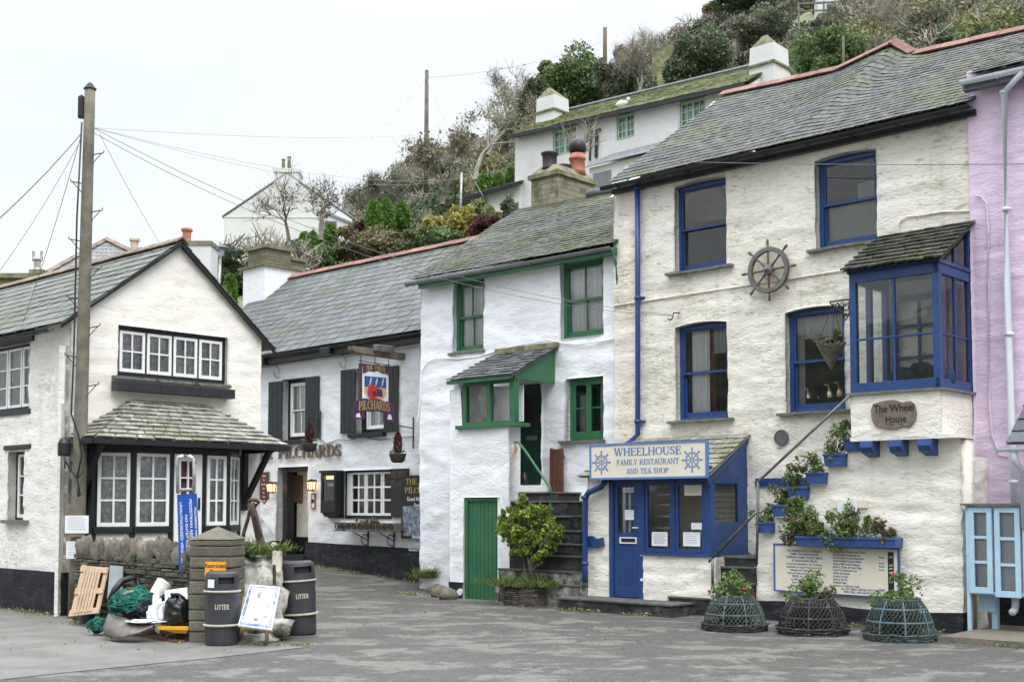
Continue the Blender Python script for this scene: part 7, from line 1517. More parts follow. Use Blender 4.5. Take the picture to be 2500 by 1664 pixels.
for x,y in((120,1215),(180,1210),(240,1200),(280,1195)):g_=on_ground(q('A2',x,1340));tuft(th,FR.P(*FR.uv(q('A2',x,y+20),FR.loc(g_)[2]-.4),FR.loc(g_)[2]-.4),(.16,.1),420,.26)
bw=FR.uv(q('Z4',1700,470),PB);fB=Fr(FR.P(bw[0],0,PB)[:2],EG);
bp=lambda x,y:fB.uv(q('Z4',x,y),0)
th=thing('sign_beam','weathered oak beam jutting from the pub wall over the hanging sign','beam',fB.P(0,bw[1],0))
b0,b1,b2,b3,b4=bp(1195,372),bp(1710,445),bp(1705,505),bp(1225,437),bp(1200,410);MB().prism(fB,[(b1[0],b2[1]),(b1[0],b1[1]),(b0[0],b0[1]),(b4[0],b4[1]),(b3[0],b3[1])][::-1],-.09,.09).build('timber',MT['oldwood'],th,bevel=.01)
lp=bp(1470,415);MB().box(fB,lp[0]-.25,lp[0]+.25,lp[1]-.05,lp[1]+.1,.09,.25).build('floodlight',MT['steel'],th,bevel=.02)
sg=[bp(x,y)for x,y in((1285,540),(1575,560),(1230,900),(1600,1060),(1580,520))];x0,x1=sg[0][0],sg[1][0];zt=(sg[0][1]+sg[1][1])/2;zb=bp(1440,900)[1];zr=bp(1420,1040)[1];cx=(x0+x1)/2;wd=x1-x0;hz=zt-zb
print('pubsign',x0,x1,zt,zb,zr)
th=thing('pub_sign','hanging pictorial pub sign lettered THE THREE PILCHARDS under the oak beam','sign',fB.P(cx,zr,0))
MB().box(fB,x0+.05,x1-.05,zb-.05,zt-.05,-.02,.02).build('board',MT['paper'],th)
MT['maroon']=M('maroon_frame',(.075,.022,.025,1),.5,.2,6,.1);MT['plumb']=M('purple_scroll',(.065,.022,.07,1),.5,.1,6,0);MT['sblue']=M('shield_blue',(.03,.07,.22,1),.5,.1,6,0);MT['peach']=M('shield_peach',(.62,.38,.22,1),.5,.08,6,0);MT['sred']=M('shield_red',(.42,.03,.03,1),.5,.1,6,0);MT['fish']=M('fish_silver',(.4,.47,.52,1),.5,.1,6,0)
m=MB();m.box(fB,x0,x1,zt-.06,zt,-.03,.03);m.box(fB,x0,x0+.055,zb,zt-.06,-.03,.03);m.box(fB,x1-.055,x1,zb,zt-.06,-.03,.03);m.build('frame',MT['maroon'],th)
m=MB();zt2=bp(1420,455)[1]
for f_ in(.04,.5,.96):m.tube([fB.P(x0+wd*f_,zt,0),fB.P(x0+wd*f_,zt2,0)],.01,5)
m.tube([fB.P(x0-.03,zt+.05,0),fB.P(x1+.03,zt+.03,0)],.009,5);m.build('hanger',MT['iron'],th)
def band(m,xa,xb,z,h,w,arc=.0,n=14):
 for i in range(n):
  u,v=-1+2*i/n,-1+2*(i+1)/n;f_=lambda t:z+arc*(1-t*t)+.015*math.sin(t*9)
  X=lambda t:(xa+xb)/2+t*(xb-xa)/2;m.prism(fB,[(X(u),f_(u)),(X(v),f_(v)),(X(v),f_(v)+h),(X(u),f_(u)+h)],w-.004,w)
sx0,sx1=cx-wd*.36,cx+wd*.36;szt=zt-hz*.33;szm=zt-hz*.62;szb=zb+.02
MB().box(fB,sx0,sx1,szm,szt,.02,.026).build('shield_top',MT['sblue'],th);MB().prism(fB,[(sx0,szm),(sx0,szb+hz*.18),(sx0+wd*.1,szb+hz*.06),(cx,szb-.04),(sx1-wd*.1,szb+hz*.06),(sx1,szb+hz*.18),(sx1,szm)],.02,.025).build('shield_base',MT['peach'],th)
m=MB();r=wd*.17;m.prism(fB,[(cx-wd*.1+math.cos(t)*r,szm-hz*.13+math.sin(t)*r*1.15)for t in np.linspace(0,2*math.pi,20)[:-1]],.025,.029);m.build('sun_disc',MT['sred'],th)
m=MB();m.prism(fB,[(cx-wd*.1,szm-hz*.24),(cx+wd*.02,szm-hz*.24),(cx+wd*.0,szm-hz*.08),(cx-wd*.09,szm-hz*.1)],.029,.032);m.prism(fB,[(cx+wd*.03,szm-hz*.24),(cx+wd*.24,szm-hz*.24),(cx+wd*.22,szm-hz*.05),(cx+wd*.05,szm-hz*.01)],.029,.032);m.build('sail',MT['plumb'],th)
m=MB()
for i in range(3):fx=cx-wd*.18+i*wd*.2;zc=(szt+szm)/2;m.prism(fB,[(fx-.045,zc-.1),(fx-.01,zc-.085),(fx+.03,zc-.02),(fx+.05,zc+.08),(fx+.03,zc+.1),(fx-.01,zc+.03),(fx-.015,zc-.06)],.026,.03)
m.build('fish',MT['fish'],th)
m=MB();band(m,x0+.07,x1-.07,zt-hz*.26,.15,.034,.07);m.build('scroll_top',MT['plumb'],th)
rA,rB=bp(1225,960)[0],bp(1600,1000)[0];zs_=zb-.30;m=MB();band(m,rA,rB,zs_,.28,.045,.07);m.prism(fB,[(rA-.02,zs_-.12),(rA+.3,zs_-.1),(rA+.3,zs_+.08),(rA-.02,zs_+.1)],.02,.035);m.prism(fB,[(rB-.3,zs_-.14),(rB+.02,zs_-.16),(rB+.02,zs_+.06),(rB-.3,zs_+.04)],.02,.036);m.build('scroll',MT['plumb'],th)
m=MB()
for xx in(rA+.04,rB-.18):m.prism(fB,[(xx,zs_-.08),(xx+.14,zs_-.08),(xx+.1,zs_+.03),(xx+.02,zs_+.04)],.036,.042)
m.build('scroll_curl',MT['paper'],th)
arc=lambda L,A:(lambda X,Y:(X,Y+A*(1-((X-cx)/L)**2)))
m=MB();serif_text(m,'THE THREE',fB,cx,zt-hz*.26+.03,.034,.10,wd*.66,depth=.004,warp=arc(wd*.42,.07));serif_text(m,'PILCHARDS',fB,(rA+rB)/2,zs_+.05,.045,.20,(rB-rA)*.80,depth=.005,warp=arc((rB-rA)/2,.07));m.build('lettering',MT['gold'],th)
a0,z0=FR.uv(q('Z5',312,275),PB+.04);a1,z1=FR.uv(q('Z5',918,248),PB+.04);zt_l=FR.uv(q('Z5',360,175),PB+.04)[1];H_=.30;wl_=a1-a0
th=thing('wall_lettering','raised bronze letters spelling THREE PILCHARDS across the pub wall','lettering',FR.P((a0+a1)/2,z0,PB))
wt_='PILCHARDS';tot=sum(SF[c][0]for c in wt_);x=a0
for c_ in wt_:L_=SF[c_][0]/tot*wl_;m=MB();serif_text(m,c_,FR,x+L_/2,z0+(z1-z0)*(x-a0)/wl_,PB+.03,H_,L_,depth=.035,slope=(z1-z0)/wl_);m.build('letter',MT['bronze'],th);x+=L_
x=a0-.22
for c_ in 'THREE'[::-1]:L_=SF[c_][0]/tot*wl_;x-=L_;m=MB();serif_text(m,c_,FR,x+L_/2,z0+(z1-z0)*(x-a0)/wl_,PB+.03,H_,L_,depth=.035);m.build('letter',MT['bronze'],th)
for x,y,lb in((990,425,'black floodlight under the pub gutter above the left window'),(362,530,'black floodlight on the pub wall beside the cottage gable')):
 a,z=FR.uv(q('Z4',x,y),PB+.3);th=thing('floodlight',lb,'lamp',FR.P(a,z,PB),'floodlights under the pub eaves');MB().box(FR,a-.2,a+.15,z-.07,z+.1,PB+.2,PB+.42).build('housing',MT['black'],th,bevel=.02);m=MB();m.tube([FR.P(a+.1,z,PB+.25),FR.P(a+.28,z,PB)],.018,6);m.tube([FR.P(a+.2,z,PB+.1),FR.P(a+.34,z-.2,PB+.05),FR.P(a+.28,z-.38,PB+.03),FR.P(a+.12,z-.35,PB+.02),FR.P(a+.08,z-.22,PB+.02)],.008,5);m.build('arm',MT['iron'],th)
cable_on(FR,PB+.03,[q('Z4',x,y)for x,y in((350,585),(600,550),(1040,490),(1300,462),(1680,412),(1855,392))],.02).build('wall_cable',MT['pubwhite'],thU)
cable_on(FR,PB+.03,[q('Z4',x,y)for x,y in((895,1230),(960,1310),(1010,1290),(1080,1265),(1200,1265),(1300,1235),(1480,1268),(1600,1250),(1800,1235))],.012).build('wall_cable',MT['gutter_g'],thU)
EM=NT('lit_lantern');e_=EM.n('ShaderNodeEmission');e_.inputs[0].default_value=(1,.62,.30,1);e_.inputs[1].default_value=3.2;EM.l(e_.outputs[0],EM.out.inputs[0]);MT['lit']=EM.m
for x0,x1,y0,y1,lb in((208,282,488,592,'lit lantern left of the pub door'),(592,666,465,572,'lit lantern right of the pub door')):
 a0,z1=FR.uv(q('Z5',x0,y0),PB+.15);a1,z0=FR.uv(q('Z5',x1,y1),PB+.15);a,w_=(a0+a1)/2,PB+.16;hw_=(a1-a0)/2*.85;th=thing('wall_lantern',lb+', black frame and glowing orange glass','lantern',FR.P(a,z0,w_),'lanterns beside the pub door')
 zt=z0+(z1-z0)*.72;MB().lathe(FR.P(a,z0+.02,w_),[(hw_*.62,0),(hw_*.8,zt-z0-.02)],6).build('lantern_glass',MT['lit'],th)
 m=MB();m.lathe(FR.P(a,zt,w_),[(hw_*1.1,0),(hw_*1.05,.02),(hw_*.3,(z1-zt)*.85),(.01,z1-zt)],6);m.lathe(FR.P(a,z0-.02,w_),[(hw_*.75,0),(hw_*.75,.03)],6)
 for k in range(6):u=2*math.pi*k/6;m.tube([FR.P(a,z0,w_)+Vector((math.cos(u),math.sin(u),0))*hw_*.68,FR.P(a,zt,w_)+Vector((math.cos(u),math.sin(u),0))*hw_*.88],.012,4)
 m.tube([FR.P(a,zt+.05,w_),FR.P(a,zt+.05,PB)],.015,6);m.build('frame',MT['black'],th)
 l=bpy.data.lights.new('lantern_light','POINT');l.energy=5;l.color=(1,.6,.3);l.shadow_soft_size=.06;o=bpy.data.objects.new('lantern_light',l);C.objects.link(o);o.parent=th;o.location=FR.n*.18+Vector((0,0,.1))
a0,z1=FR.uv(q('Z5',130,398),PB+.04);a1,z0=FR.uv(q('Z5',212,700),PB+.04);th=thing('shield_board','narrow dark board with pointed foot and small cream lettering left of the pub door','sign',FR.P(a0,z0,PB))
for e_,w_,mt_ in((0,.03,'bronze'),(.02,.036,'maroon')):MB().prism(FR,[(a0+e_,z0+.14),((a0+a1)/2,z0+e_),(a1-e_,z0+.14),(a1-e_,z1-e_),(a0+e_,z1-e_)],PB,PB+w_).build('board'if e_==0 else 'face',MT[mt_],th)
m=MB()
for i,s in enumerate(('Traditional','Ales','Home cooked','Food','Beer','Garden','Cask Ales')):put_text(m,s,FR,(a0+a1)/2,z1-.12-i*.105,PB+.0365,.045,'CENTER',.001,.6)
m.build('lettering',MT['creamletter'],th)
a0,z1=FR.uv(q('Z5',623,602),PB+.03);a1,z0=FR.uv(q('Z5',665,750),PB+.03);th=thing('barometer','slim barometer under the right lantern','barometer',FR.P(a0,z0,PB));MB().box(FR,a0,a1,z0,z1,PB,PB+.03).build('board',MT['oldwood'],th);MB().box(FR,a0+.04,a1-.04,z0+.03,z1-.03,PB+.03,PB+.035).build('scale',MT['signcream'],th);MB().lathe(FR.P((a0+a1)/2,(z0+z1)/2,PB+.035),[(.05,0),(.05,.01)],16,ax=FR.n).build('dial',MT['black'],th)
a0,z1=FR.uv(q('Z5',712,385),PB+.25);a1,z0=FR.uv(q('Z5',858,840),PB+.25);th=thing('menu_case','black wall case with glazed front, lit strip and menu right of the pub door','display case',FR.P((a0+a1)/2,z0,PB))
m=MB();rect_frame(m,FR,a0+.02,a1-.02,z0+.12,z1-.06,PB+.04,PB+.25,.06,.3,.06);m.box(FR,a0,a1,z1-.06,z1,PB,PB+.29);m.box(FR,a0+.02,a1+.02,z0,z1-.06,PB,PB+.04);m.prism(FR,[(a0+.02,z0+.12),(a0+.1,z0+.03),(a1-.1,z0+.03),(a1-.02,z0+.12)],PB+.04,PB+.2);m.build('case',MT['black'],th,bevel=.006)
MB().box(FR,a0+.1,a1-.1,z0+.75,z1-.3,PB+.1,PB+.11).build('menu_sheet',MT['netdim'],th);e2=NT('case_light');q_=e2.n('ShaderNodeEmission');q_.inputs[0].default_value=(1,.72,.3,1);q_.inputs[1].default_value=2.2;e2.l(q_.outputs[0],e2.out.inputs[0]);MB().box(FR,a0+.12,a1-.1,z1-.2,z1-.13,PB+.12,PB+.16).build('strip_light',e2.m,th);pane(FR,a0+.08,a1-.08,z0+.42,z1-.1,PB+.22).build('pane',MT['glass'],th)
a0,z1=FR.uv(q('Z5',1382,368),PB+.10);a1,z0=FR.uv(q('Z5',1540,832),PB+.10);zm_=FR.uv(q('Z5',1382,472),PB+.1)[1];th=thing('blackboard','black board headed THE THREE PILCHARDS hung against the pub window','sign',FR.P(a0,z0,PB));MB().box(FR,a0,a1,zm_,z1,PB,PB+.1).build('header',MT['black'],th,bevel=.004);MB().box(FR,a0+.01,a1-.05,z0,zm_-.01,PB,PB+.09).build('board',MT['shutter'],th,bevel=.004);m=MB()
for i,s in enumerate(('THE THREE','PILCHARDS')):serif_text(m,s,FR,(a0+a1)/2,z1-.19-i*.2,PB+.1,.13,(a1-a0)*.86,thick=.9)
m.build('lettering',MT['bronze'],th)
w_=PB+.16;a0,z1=FR.uv(q('Z5',1488,432),w_);z0=FR.uv(q('Z5',1488,1035),w_)[1];a1=a0+1.35;th=thing('pub_notice_board','tall black pub notice board with gold heading, partly hidden by the white cottage','sign',FR.P(a0,z0,w_));MB().box(FR,a0,a1,z0,z1,PB+.1,w_).build('board',MT['black'],th,bevel=.004)
m=MB();cx=(a0+a1)/2;H_=z1-z0
for i,s in enumerate(('THE THREE','PILCHARDS')):serif_text(m,s,FR,cx,z1-.20-i*.19,w_,.13,(a1-a0)*(.78,.82)[i],thick=.9)
m.build('heading',MT['gold'],th);m=MB()
for i,(s,h)in enumerate((('Good Home Cooked',.085),('Fresh Food',.085),('Served All Day',.085),('Specialising in',.085),('Local Fresh Fish',.085),('(Menu Changes Daily)',.055),('Excellent Ales',.085),('Large Beer Garden',.05),('Panoramic Views over Harbour',.05))):put_text(m,s,FR,cx,z1-.56-i*.137,w_,h,'CENTER',.001,.92)
m.build('lettering',MT['paper'],th);MT['pic']=M('harbour_picture',(.12,.15,.20,1),.5,.5,12,0,dirt=(.45,.48,.52,1),damt=.6);MB().box(FR,a0+.06,a1-.06,z0+.07,z0+.72,w_,w_+.006).build('picture',MT['pic'],th)
w_=PB+.42;a0,z1=FR.uv(q('Z5',840,885),w_);a1,z0=FR.uv(q('Z5',1428,968),w_);th=thing('iron_window_box','rusty wooden window box in scrolled black ironwork below the pub window','planter',FR.P((a0+a1)/2,z0,PB));MB().box(FR,a0+.1,a1,z0+.02,z1-.02,PB+.08,w_-.03).build('box',MT['oldwood'],th)
m=MB()
for z in(z0,z1):m.tube([FR.P(a0,z,PB+.05),FR.P(a0,z,w_),FR.P(a1,z,w_),FR.P(a1,z,PB+.05)],.012,5)
def scroll(cx,cz,r,s=1):return[FR.P(cx+s*math.cos(t)*r*(1-t/16),cz+math.sin(t)*r*(1-t/16),w_)for t in np.linspace(0,11,22)]
for i in range(10):m.tube(scroll(a0+.12+i*(a1-a0-.2)/9.3,(z0+z1)/2,.085,(-1)**i),.010,4)
m.build('ironwork',MT['iron'],th);
for x in(a0+(a1-a0)*.36,a0+(a1-a0)*.78):m=MB();m.tube([FR.P(x,z0,PB+.02),FR.P(x,z0-.42,PB+.02)],.022,5);m.tube([FR.P(x,z0-.35,PB+.03)]+[FR.P(x-.05-.12*math.sin(t),z0-.2-.12*math.cos(t),PB+.08)for t in np.linspace(0,5,12)]+[FR.P(x-.2,z0-.03,PB+.3)],.012,5);m.build('bracket',MT['iron'],th)
plant(th,FR.P((a0+a1)/2-.1,z1-.04,PB+.25),(.45,.1,.1),260,'lf_dull',.05,dull=.4,stems=16)
for lb,bx,by,hr,bwid,px_,w_ in(('hanging basket with small conifer in front of the pub lettering',803,1300,805,.29,920,.62),('hanging basket with dark red conifer at the right of the pub wall',1650,1398,1655,.29,1808,.5)):
 a,z=FR.uv(q('Z4',bx,by),PB+w_);th=thing('hanging_basket',lb,'basket',FR.P(a,z,PB+w_),'hanging baskets on the pub wall');c=FR.P(a,z,PB+w_)
 MB().lathe(c,[(.10,-.20),(.15,-.16),(.19,-.02),(.195,.0),(.17,.0),(.14,-.07)],20).build('bowl',MT['pots'],th,smooth=True);n=700;zz=NR.uniform(0,1,n);rr_=.08*np.sin((zz*.85+.15)*math.pi)**.7;an=NR.uniform(0,6.28,n);P=np.stack([c.x+np.cos(an)*rr_,c.y+np.sin(an)*rr_,c.z+zz*.48],1);V,F_=leaf_quads(P,.035,2);m=MB();m.np=[(V,F_)];m.build('conifer',MT['lf_purple'],th);plant(th,c,(.19,.19,.08),200,'lf_ger',.035,stems=4,dull=.5)
 a2,z2=FR.uv(q('Z4',px_,1200 if px_>1000 else 1130),PB);m=MB();m.tube([FR.P(a2,z2+.35,PB+.03),FR.P(a2,z2-.35,PB+.03)],.016,5);m.tube([FR.P(a2,z2+.1,PB+.03),FR.P(a2-(.1 if px_<1000 else .3),z2+.18,PB+w_*.6),FR.P(a,z2+.16,PB+w_)],.013,5)
 for k in range(3):u=2.1*k;m.tube([FR.P(a,z2+.16,PB+w_),c+Vector((math.cos(u)*.18,math.sin(u)*.18,0))],.005,3)
 m.build('bracket',MT['iron'],th)
wk=-.25;c0=FR.uv(q('B1',1495,475),wk);c1=FR.uv(q('B1',1495,705),wk);r_=FR.uv(q('B1',1610,475),wk)[0]-c0[0];C0=FR.P(c0[0],c0[1],wk);h_=c0[1]-c1[1];rr=random.Random(9)
th=thing('wicker_basket','cone shaped twig hanging basket in front of the restaurant window','basket',C0);m=MB()
for i in range(90):
 u=rr.uniform(0,6.28);t=rr.uniform(0,.85);P=lambda u,t:C0+Vector((math.cos(u),math.sin(u),0))*r_*(1-t)*rr.uniform(.92,1.06)-Vector((0,0,h_*t));m.tube([P(u,t),P(u+.45,t+rr.uniform(-.1,.1)),P(u+.9,t+rr.uniform(-.12,.15))],.010,4,cap=False)
for i in range(20):u=2*math.pi*i/20;m.tube([C0+Vector((math.cos(u),math.sin(u),0))*r_,C0-Vector((0,0,h_))],.009,4,cap=False)
for i in range(22):u=rr.uniform(2,4.5);m.tube([C0+Vector((math.cos(u),math.sin(u)*.5,0))*r_*.8,C0+Vector((math.cos(u)*r_*rr.uniform(1.2,1.9),math.sin(u)*r_,rr.uniform(.02,.22)))],.006,3,cap=False)
m.build('cone',MT['twigd'],th);MB().lathe(C0-Vector((0,0,h_)),[(.01,0),(r_*.85,h_*.92)],14).build('lining',MT['twigd'],th);plant(th,C0-Vector((0,0,.03)),(r_*.7,r_*.6,.16),260,'lf_mid',.05,stems=4,dull=.1)
b0=FR.uv(q('B1',1485,128),wk);b1=FR.uv(q('B1',1660,118),wk);m=MB()
for k in range(3):u=2.1*k+.4;m.tube([FR.P(b0[0]+.06,b0[1]-.02,wk),C0+Vector((math.cos(u),math.sin(u),0))*r_*.95],.006,3)
m.build('chains',MT['iron'],th)
th=thing('scroll_bracket','black cast iron scroll bracket on the left corner of the bay','bracket',FR.P(b1[0],b1[1]-.4,wk));m=MB();m.tube([FR.P(b0[0],b0[1],wk),FR.P(b1[0],b0[1],wk)],.014,5);zl=FR.uv(q('B1',1640,240),wk)[1];m.tube([FR.P(b1[0]-.02,b0[1],wk),FR.P(b1[0]-.02,zl,wk)],.014,5);m.tube([FR.P(b0[0],b0[1]-.02,wk),FR.P((b0[0]+b1[0])/2,b0[1]-.16,wk),FR.P(b1[0]-.1,zl+.02,wk),FR.P(b1[0],zl,wk)],.013,5)
for fx,fz,r2 in((.35,.07,.045),(.58,.09,.06),(.8,.11,.07),(.75,.26,.055)):cx_,cz_=b0[0]+(b1[0]-b0[0])*fx,b0[1]-fz;m.tube([FR.P(cx_+math.cos(t)*r2*(1-t/14),cz_+math.sin(t)*r2*(1-t/14),wk)for t in np.linspace(0,9,18)],.010,4)
m.build('scrollwork',MT['iron'],th)
MT['duckw']=M('pale_wood_duck',(.62,.52,.38,1),.6,.1,8,0);MT['duckb']=M('brown_wood_duck',(.45,.27,.16,1),.6,.15,8,0)
for x,yt,yb,mt_,lb,hk in((1300,855,950,'duckw','leftmost wooden duck in the right restaurant window',0),(1382,920,948,'duckw','tiny wooden duck in the right restaurant window',0),(1480,822,940,'duckw','pale long necked wooden duck in the right restaurant window',-1),(1565,802,936,'duckb','tall brown wooden duck at the right of the window',-1)):
 w_=WM-.24;a,z0=FR.uv(q('B1',x,yb),w_);z1=FR.uv(q('B1',x,yt),w_)[1];h=z1-z0;m=MB();m.tube([FR.P(a+.02,z0,w_),FR.P(a+.01,z0+h*.3,w_),FR.P(a,z0+h*.55,w_),FR.P(a-h*.05,z0+h*.75,w_),FR.P(a-h*.12,z0+h*.92,w_),FR.P(a-h*.3,z0+h*.95,w_),FR.P(a-h*.42,z0+h*.9,w_)],[h*.22,h*.2,h*.1,h*.055,h*.075,h*.06,h*.02],10);single(m,'wooden_duck',MT[mt_],lb,'ornament','wooden ducks on the window sill',smooth=True)
MT['pblue']=M('pale_blue_paint',(.42,.60,.74,1),.5,.06,4,.05);wc=.12
x0c,zct=FR.uv(q('B2',1455,612),wc);zcb=FR.uv(q('B2',1500,1175),wc)[1];ac=lambda x:FR.uv(q('B2',x,900),wc)[0];x1c=ac(1829)+.45;print('cabinet',x0c,x1c,zct,zcb)
th=thing('display_cabinet','pale blue glazed display cabinet on legs against the pink house','cabinet',FR.P((x0c+x1c)/2,0,wc-.2));m=MB();m.box(FR,x0c,ac(1480),zK if False else .05,zct,wc-.06,wc+.005);m.box(FR,ac(1480),x1c,zcb,zcb+.05,wc-.4,wc-.01);m.box(FR,ac(1480),x1c,zct-.05,zct,wc-.4,wc-.01);m.box(FR,x0c,x0c+.04,zcb,zct-.05,wc-.4,wc-.06);m.box(FR,x0c,x1c,zcb,zct,wc-.42,wc-.4);m.box(FR,x1c-.06,x1c,.05,zct,wc-.06,wc);m.build('carcass',MT['pblue'],th,bevel=.004)
for k,(xa,xb,zb_)in enumerate(((1482,1628,zcb+.02),(1645,1808,zcb-.02),(1825,1990,zcb-.02))):casement(th,FR,wc+.02,ac(xa),ac(xb),zb_,zct-.02,MT['pblue'],(1,3),.07,None,'glass','cabinet_door',bar=.02)
MB().box(FR,x0c+.06,x1c-.06,zcb+.06,zct-.06,wc-.085,wc-.075).build('lining',MT['paper'],th);m=MB()
for f_ in(.34,.67):m.box(FR,x0c+.05,x1c-.05,zcb+(zct-zcb)*f_-.01,zcb+(zct-zcb)*f_+.01,wc-.36,wc-.088)
m.build('shelf',MT['paper'],th);MB().box(FR,x0c-.05,x1c,zct+.003,zct+.035,wc-.45,wc+.06).build('slate_top',MT['sill'],th);MB().box(FR,ac(1560),ac(1597),.05,zcb,wc-.38,wc-.3).build('leg',MT['pblue'],th)
m=MB();m.box(FR,ac(1485),ac(1590),zcb-.25,zcb-.01,wc-.3,wc-.27);m.build('apron',MT['pblue'],th)
wpz=-.1;a,z=FR.uv(q('B2',1775,1250),wpz);m=MB();m.tube([FR.P(a,zcb,wpz),FR.P(a,.42,wpz),FR.P(a,.36,wpz+.03),FR.P(a,.33,wpz+.12)],.05,12);single(m,'waste_pipe',MT['pvc'],'white plastic outlet pipe below the pale blue cabinet','pipe',smooth=True)
MB().box(FR,aM1+.05,aM1+3,0,.55,PK,PK+.04).build('plinth',MT['plinth'],thP)
gb=on_ground((184,1508));tp=at_depth((220,215),gb.y+.1);th=thing('utility_pole','tall weathered wooden pole with black cables at the corner of the gable cottage','pole',gb)
MT['greenwood']=M('green_pole_wood',(.165,.15,.12,1),.92,.3,3,.6,22,dirt=(.11,.125,.05,1),damt=.5)
def polep(t):return gb.lerp(tp,t)
MB().tube([polep(t)for t in np.linspace(0,1,9)],[.118-.036*t for t in np.linspace(0,1,9)],20).build('shaft',MT['greenwood'],th,smooth=True)
MB().lathe(tp-Vector((0,0,.02)),[(.105,0),(.03,.1)],12).build('finial',MT['iron'],th);MB().lathe(tp+Vector((-.13,-.02,-.5)),[(.05,0),(.055,.02),(.055,.34),(.02,.38)],10).build('insulator',MT['black'],th)
m=MB();rr=random.Random(3)
for i in range(9):
 t=.43+i*.055;p=polep(t);s=-1 if i%2 else 1;r=.115-.036*t;b=p+Vector((s*r,-.03,0));m.tube([b,b+Vector((s*.17,0,.03)),b+Vector((s*.18,0,.07))],.009,4);m.tube([b+Vector((0,0,-.14)),b+Vector((s*.14,0,.02))],.007,4)
m.build('step_iron',MT['rust'],th);m=MB()
L_=lambda x,y,dy=.22:at_depth(q('Z2',x,y),gb.y-dy)
m.tube([tp+Vector((-.08,-.12,-.6)),polep(.75)+Vector((-.11,-.12,0)),polep(.48)+Vector((-.08,-.17,0)),L_(545,30),L_(600,190),L_(625,350),L_(590,520)],.014,6);m.tube([L_(497,350),L_(505,400),L_(545,470),L_(590,520),L_(600,580),L_(615,650),L_(600,665),L_(590,600)],.014,6);m.tube([L_(625,380),L_(635,470),L_(600,520)],.008,5);m.tube([L_(497,350),L_(497,450)],.012,5);m.build('cable',MT['black'],th,smooth=True)
jb=at_depth(q('Z2',492,290),gb.y-.12);MB().lathe(jb-Vector((0,0,.13)),[(.09,0),(.1,.03),(.1,.2),(.07,.27),(.0,.29)],12).build('junction_box',MT['black'],th,smooth=False)
MB().beam(FS.P(-.02,0,.14),FS.P(-.02,3.4,.14),.10,.05,up=(1,0,0)).build('backing_board',MT['cream_side'],thL)
fN=Fr((gb.x,gb.y-.2),(1,.03))
for k_,x0,x1,y0,y1,lb,ln in(('Z2',498,677,808,943,'white double sheet notice pinned to the wooden pole',7),('Z2',508,597,1006,1138,'small coloured poster taped low on the wooden pole',6)):notice(lb,k_,x0,x1,y0,y1,0,fN,'pole_notice',lines=ln)
a0,z1=fN.uv(q('Z2',495,785),-.03);a1,z0=fN.uv(q('Z2',640,972),-.03);MB().box(fN,a0,a1,z0,z1,-.04,-.01).build('notice_board',MT['oldwood'],th)
wl0,wl1=Vector((-6.75,18.95,0)),Vector((-4.28,16.35,0));FW=Fr(wl0[:2],(wl1-wl0)[:2]);LW=(wl1-wl0).length;th=thing('stone_garden_wall','dark dry stone garden wall with upright coping stones behind the rubbish heap','wall',FW.P(LW/2,0,0));m=MB();m.box(FW,0,LW,0,.95,-.4,-.06);stone_blocks(m,FW,0,LW,0,.98,-.1,.0,(.03,.075),(.12,.38),8,.022);m.build('stones',MT['rubble'],th);m=MB();a=.0;rr=random.Random(6)
while a<LW:r=rr.uniform(.11,.18);c=FW.P(a+r*.6,.98+r*.55,-.14);V,F_=rock_np(c,r,a*9,.75,9,7,(.8,1.0,1.3));m.addnp(V,F_);a+=r*rr.uniform(.95,1.35)
m.build('coping',MT['coping'],th);
for x,z in((.9,.45),(1.5,.5),(2.3,.45),(2.7,.35),(3.1,.55),(2.0,.95)):plant(th,FW.P(x,z,.03),(.1,.05,.09),90,'lf_mid',.03,stems=2,dull=.1)
pc=on_ground((459,1569));FPl=Fr(pc[:2],(.99,-.12));pw_=(566-459)/F_PX*pc.y;zc_=FPl.uv((530,1316),0)[1];za_=at_depth((513,1284),pc.y+.2).z;th=thing('stone_pillar','weathered block gate pillar with pyramid cap behind the left litter bin','pillar',FPl.P(pw_/2,0,-.25));m=MB();z=0;rr=random.Random(8);Fp2=FPl
while z<zc_-.05:h=min(rr.uniform(.13,.2),zc_-z);j=rr.uniform(-.012,.012);m.hexa([Fp2.P(-.0+j,z+.004,j),Fp2.P(pw_+j,z+.004,j*.5),Fp2.P(pw_-j,z+.004,-.52),Fp2.P(j,z+.004,-.52),Fp2.P(j*.6,z+h-.004,0),Fp2.P(pw_-j*.5,z+h-.004,0),Fp2.P(pw_,z+h-.004,-.52),Fp2.P(0,z+h-.004,-.52)]);z+=h
m.build('shaft',MT['pillar'],th,bevel=.018);ap_=Fp2.P(pw_/2,za_,-.26);b4_=[Fp2.P(-.01,zc_,.01),Fp2.P(pw_+.01,zc_,.01),Fp2.P(pw_+.01,zc_,-.53),Fp2.P(-.01,zc_,-.53)];m=MB();[m.quad(b4_[i],b4_[(i+1)%4],ap_)for i in range(4)];m.build('cap',MT['pillar'],th)
FZ=Fr(Fp2.P(0,0,.02)[:2],(.985,-.17));a0,z1=FZ.uv(q('Z3',1182,572),0);a1,z0=FZ.uv(q('Z3',1352,720),0);MT['orange']=M('orange_sign',(.80,.34,.045,1),.45,.1,6,0);th=thing('restricted_zone_sign','orange plate reading Restricted Zone on the stone pillar','sign',FZ.P(a0,z0,0));MB().box(FZ,a0,a1,z0,z1,0,.01).build('plate',MT['orange'],th);m=MB();
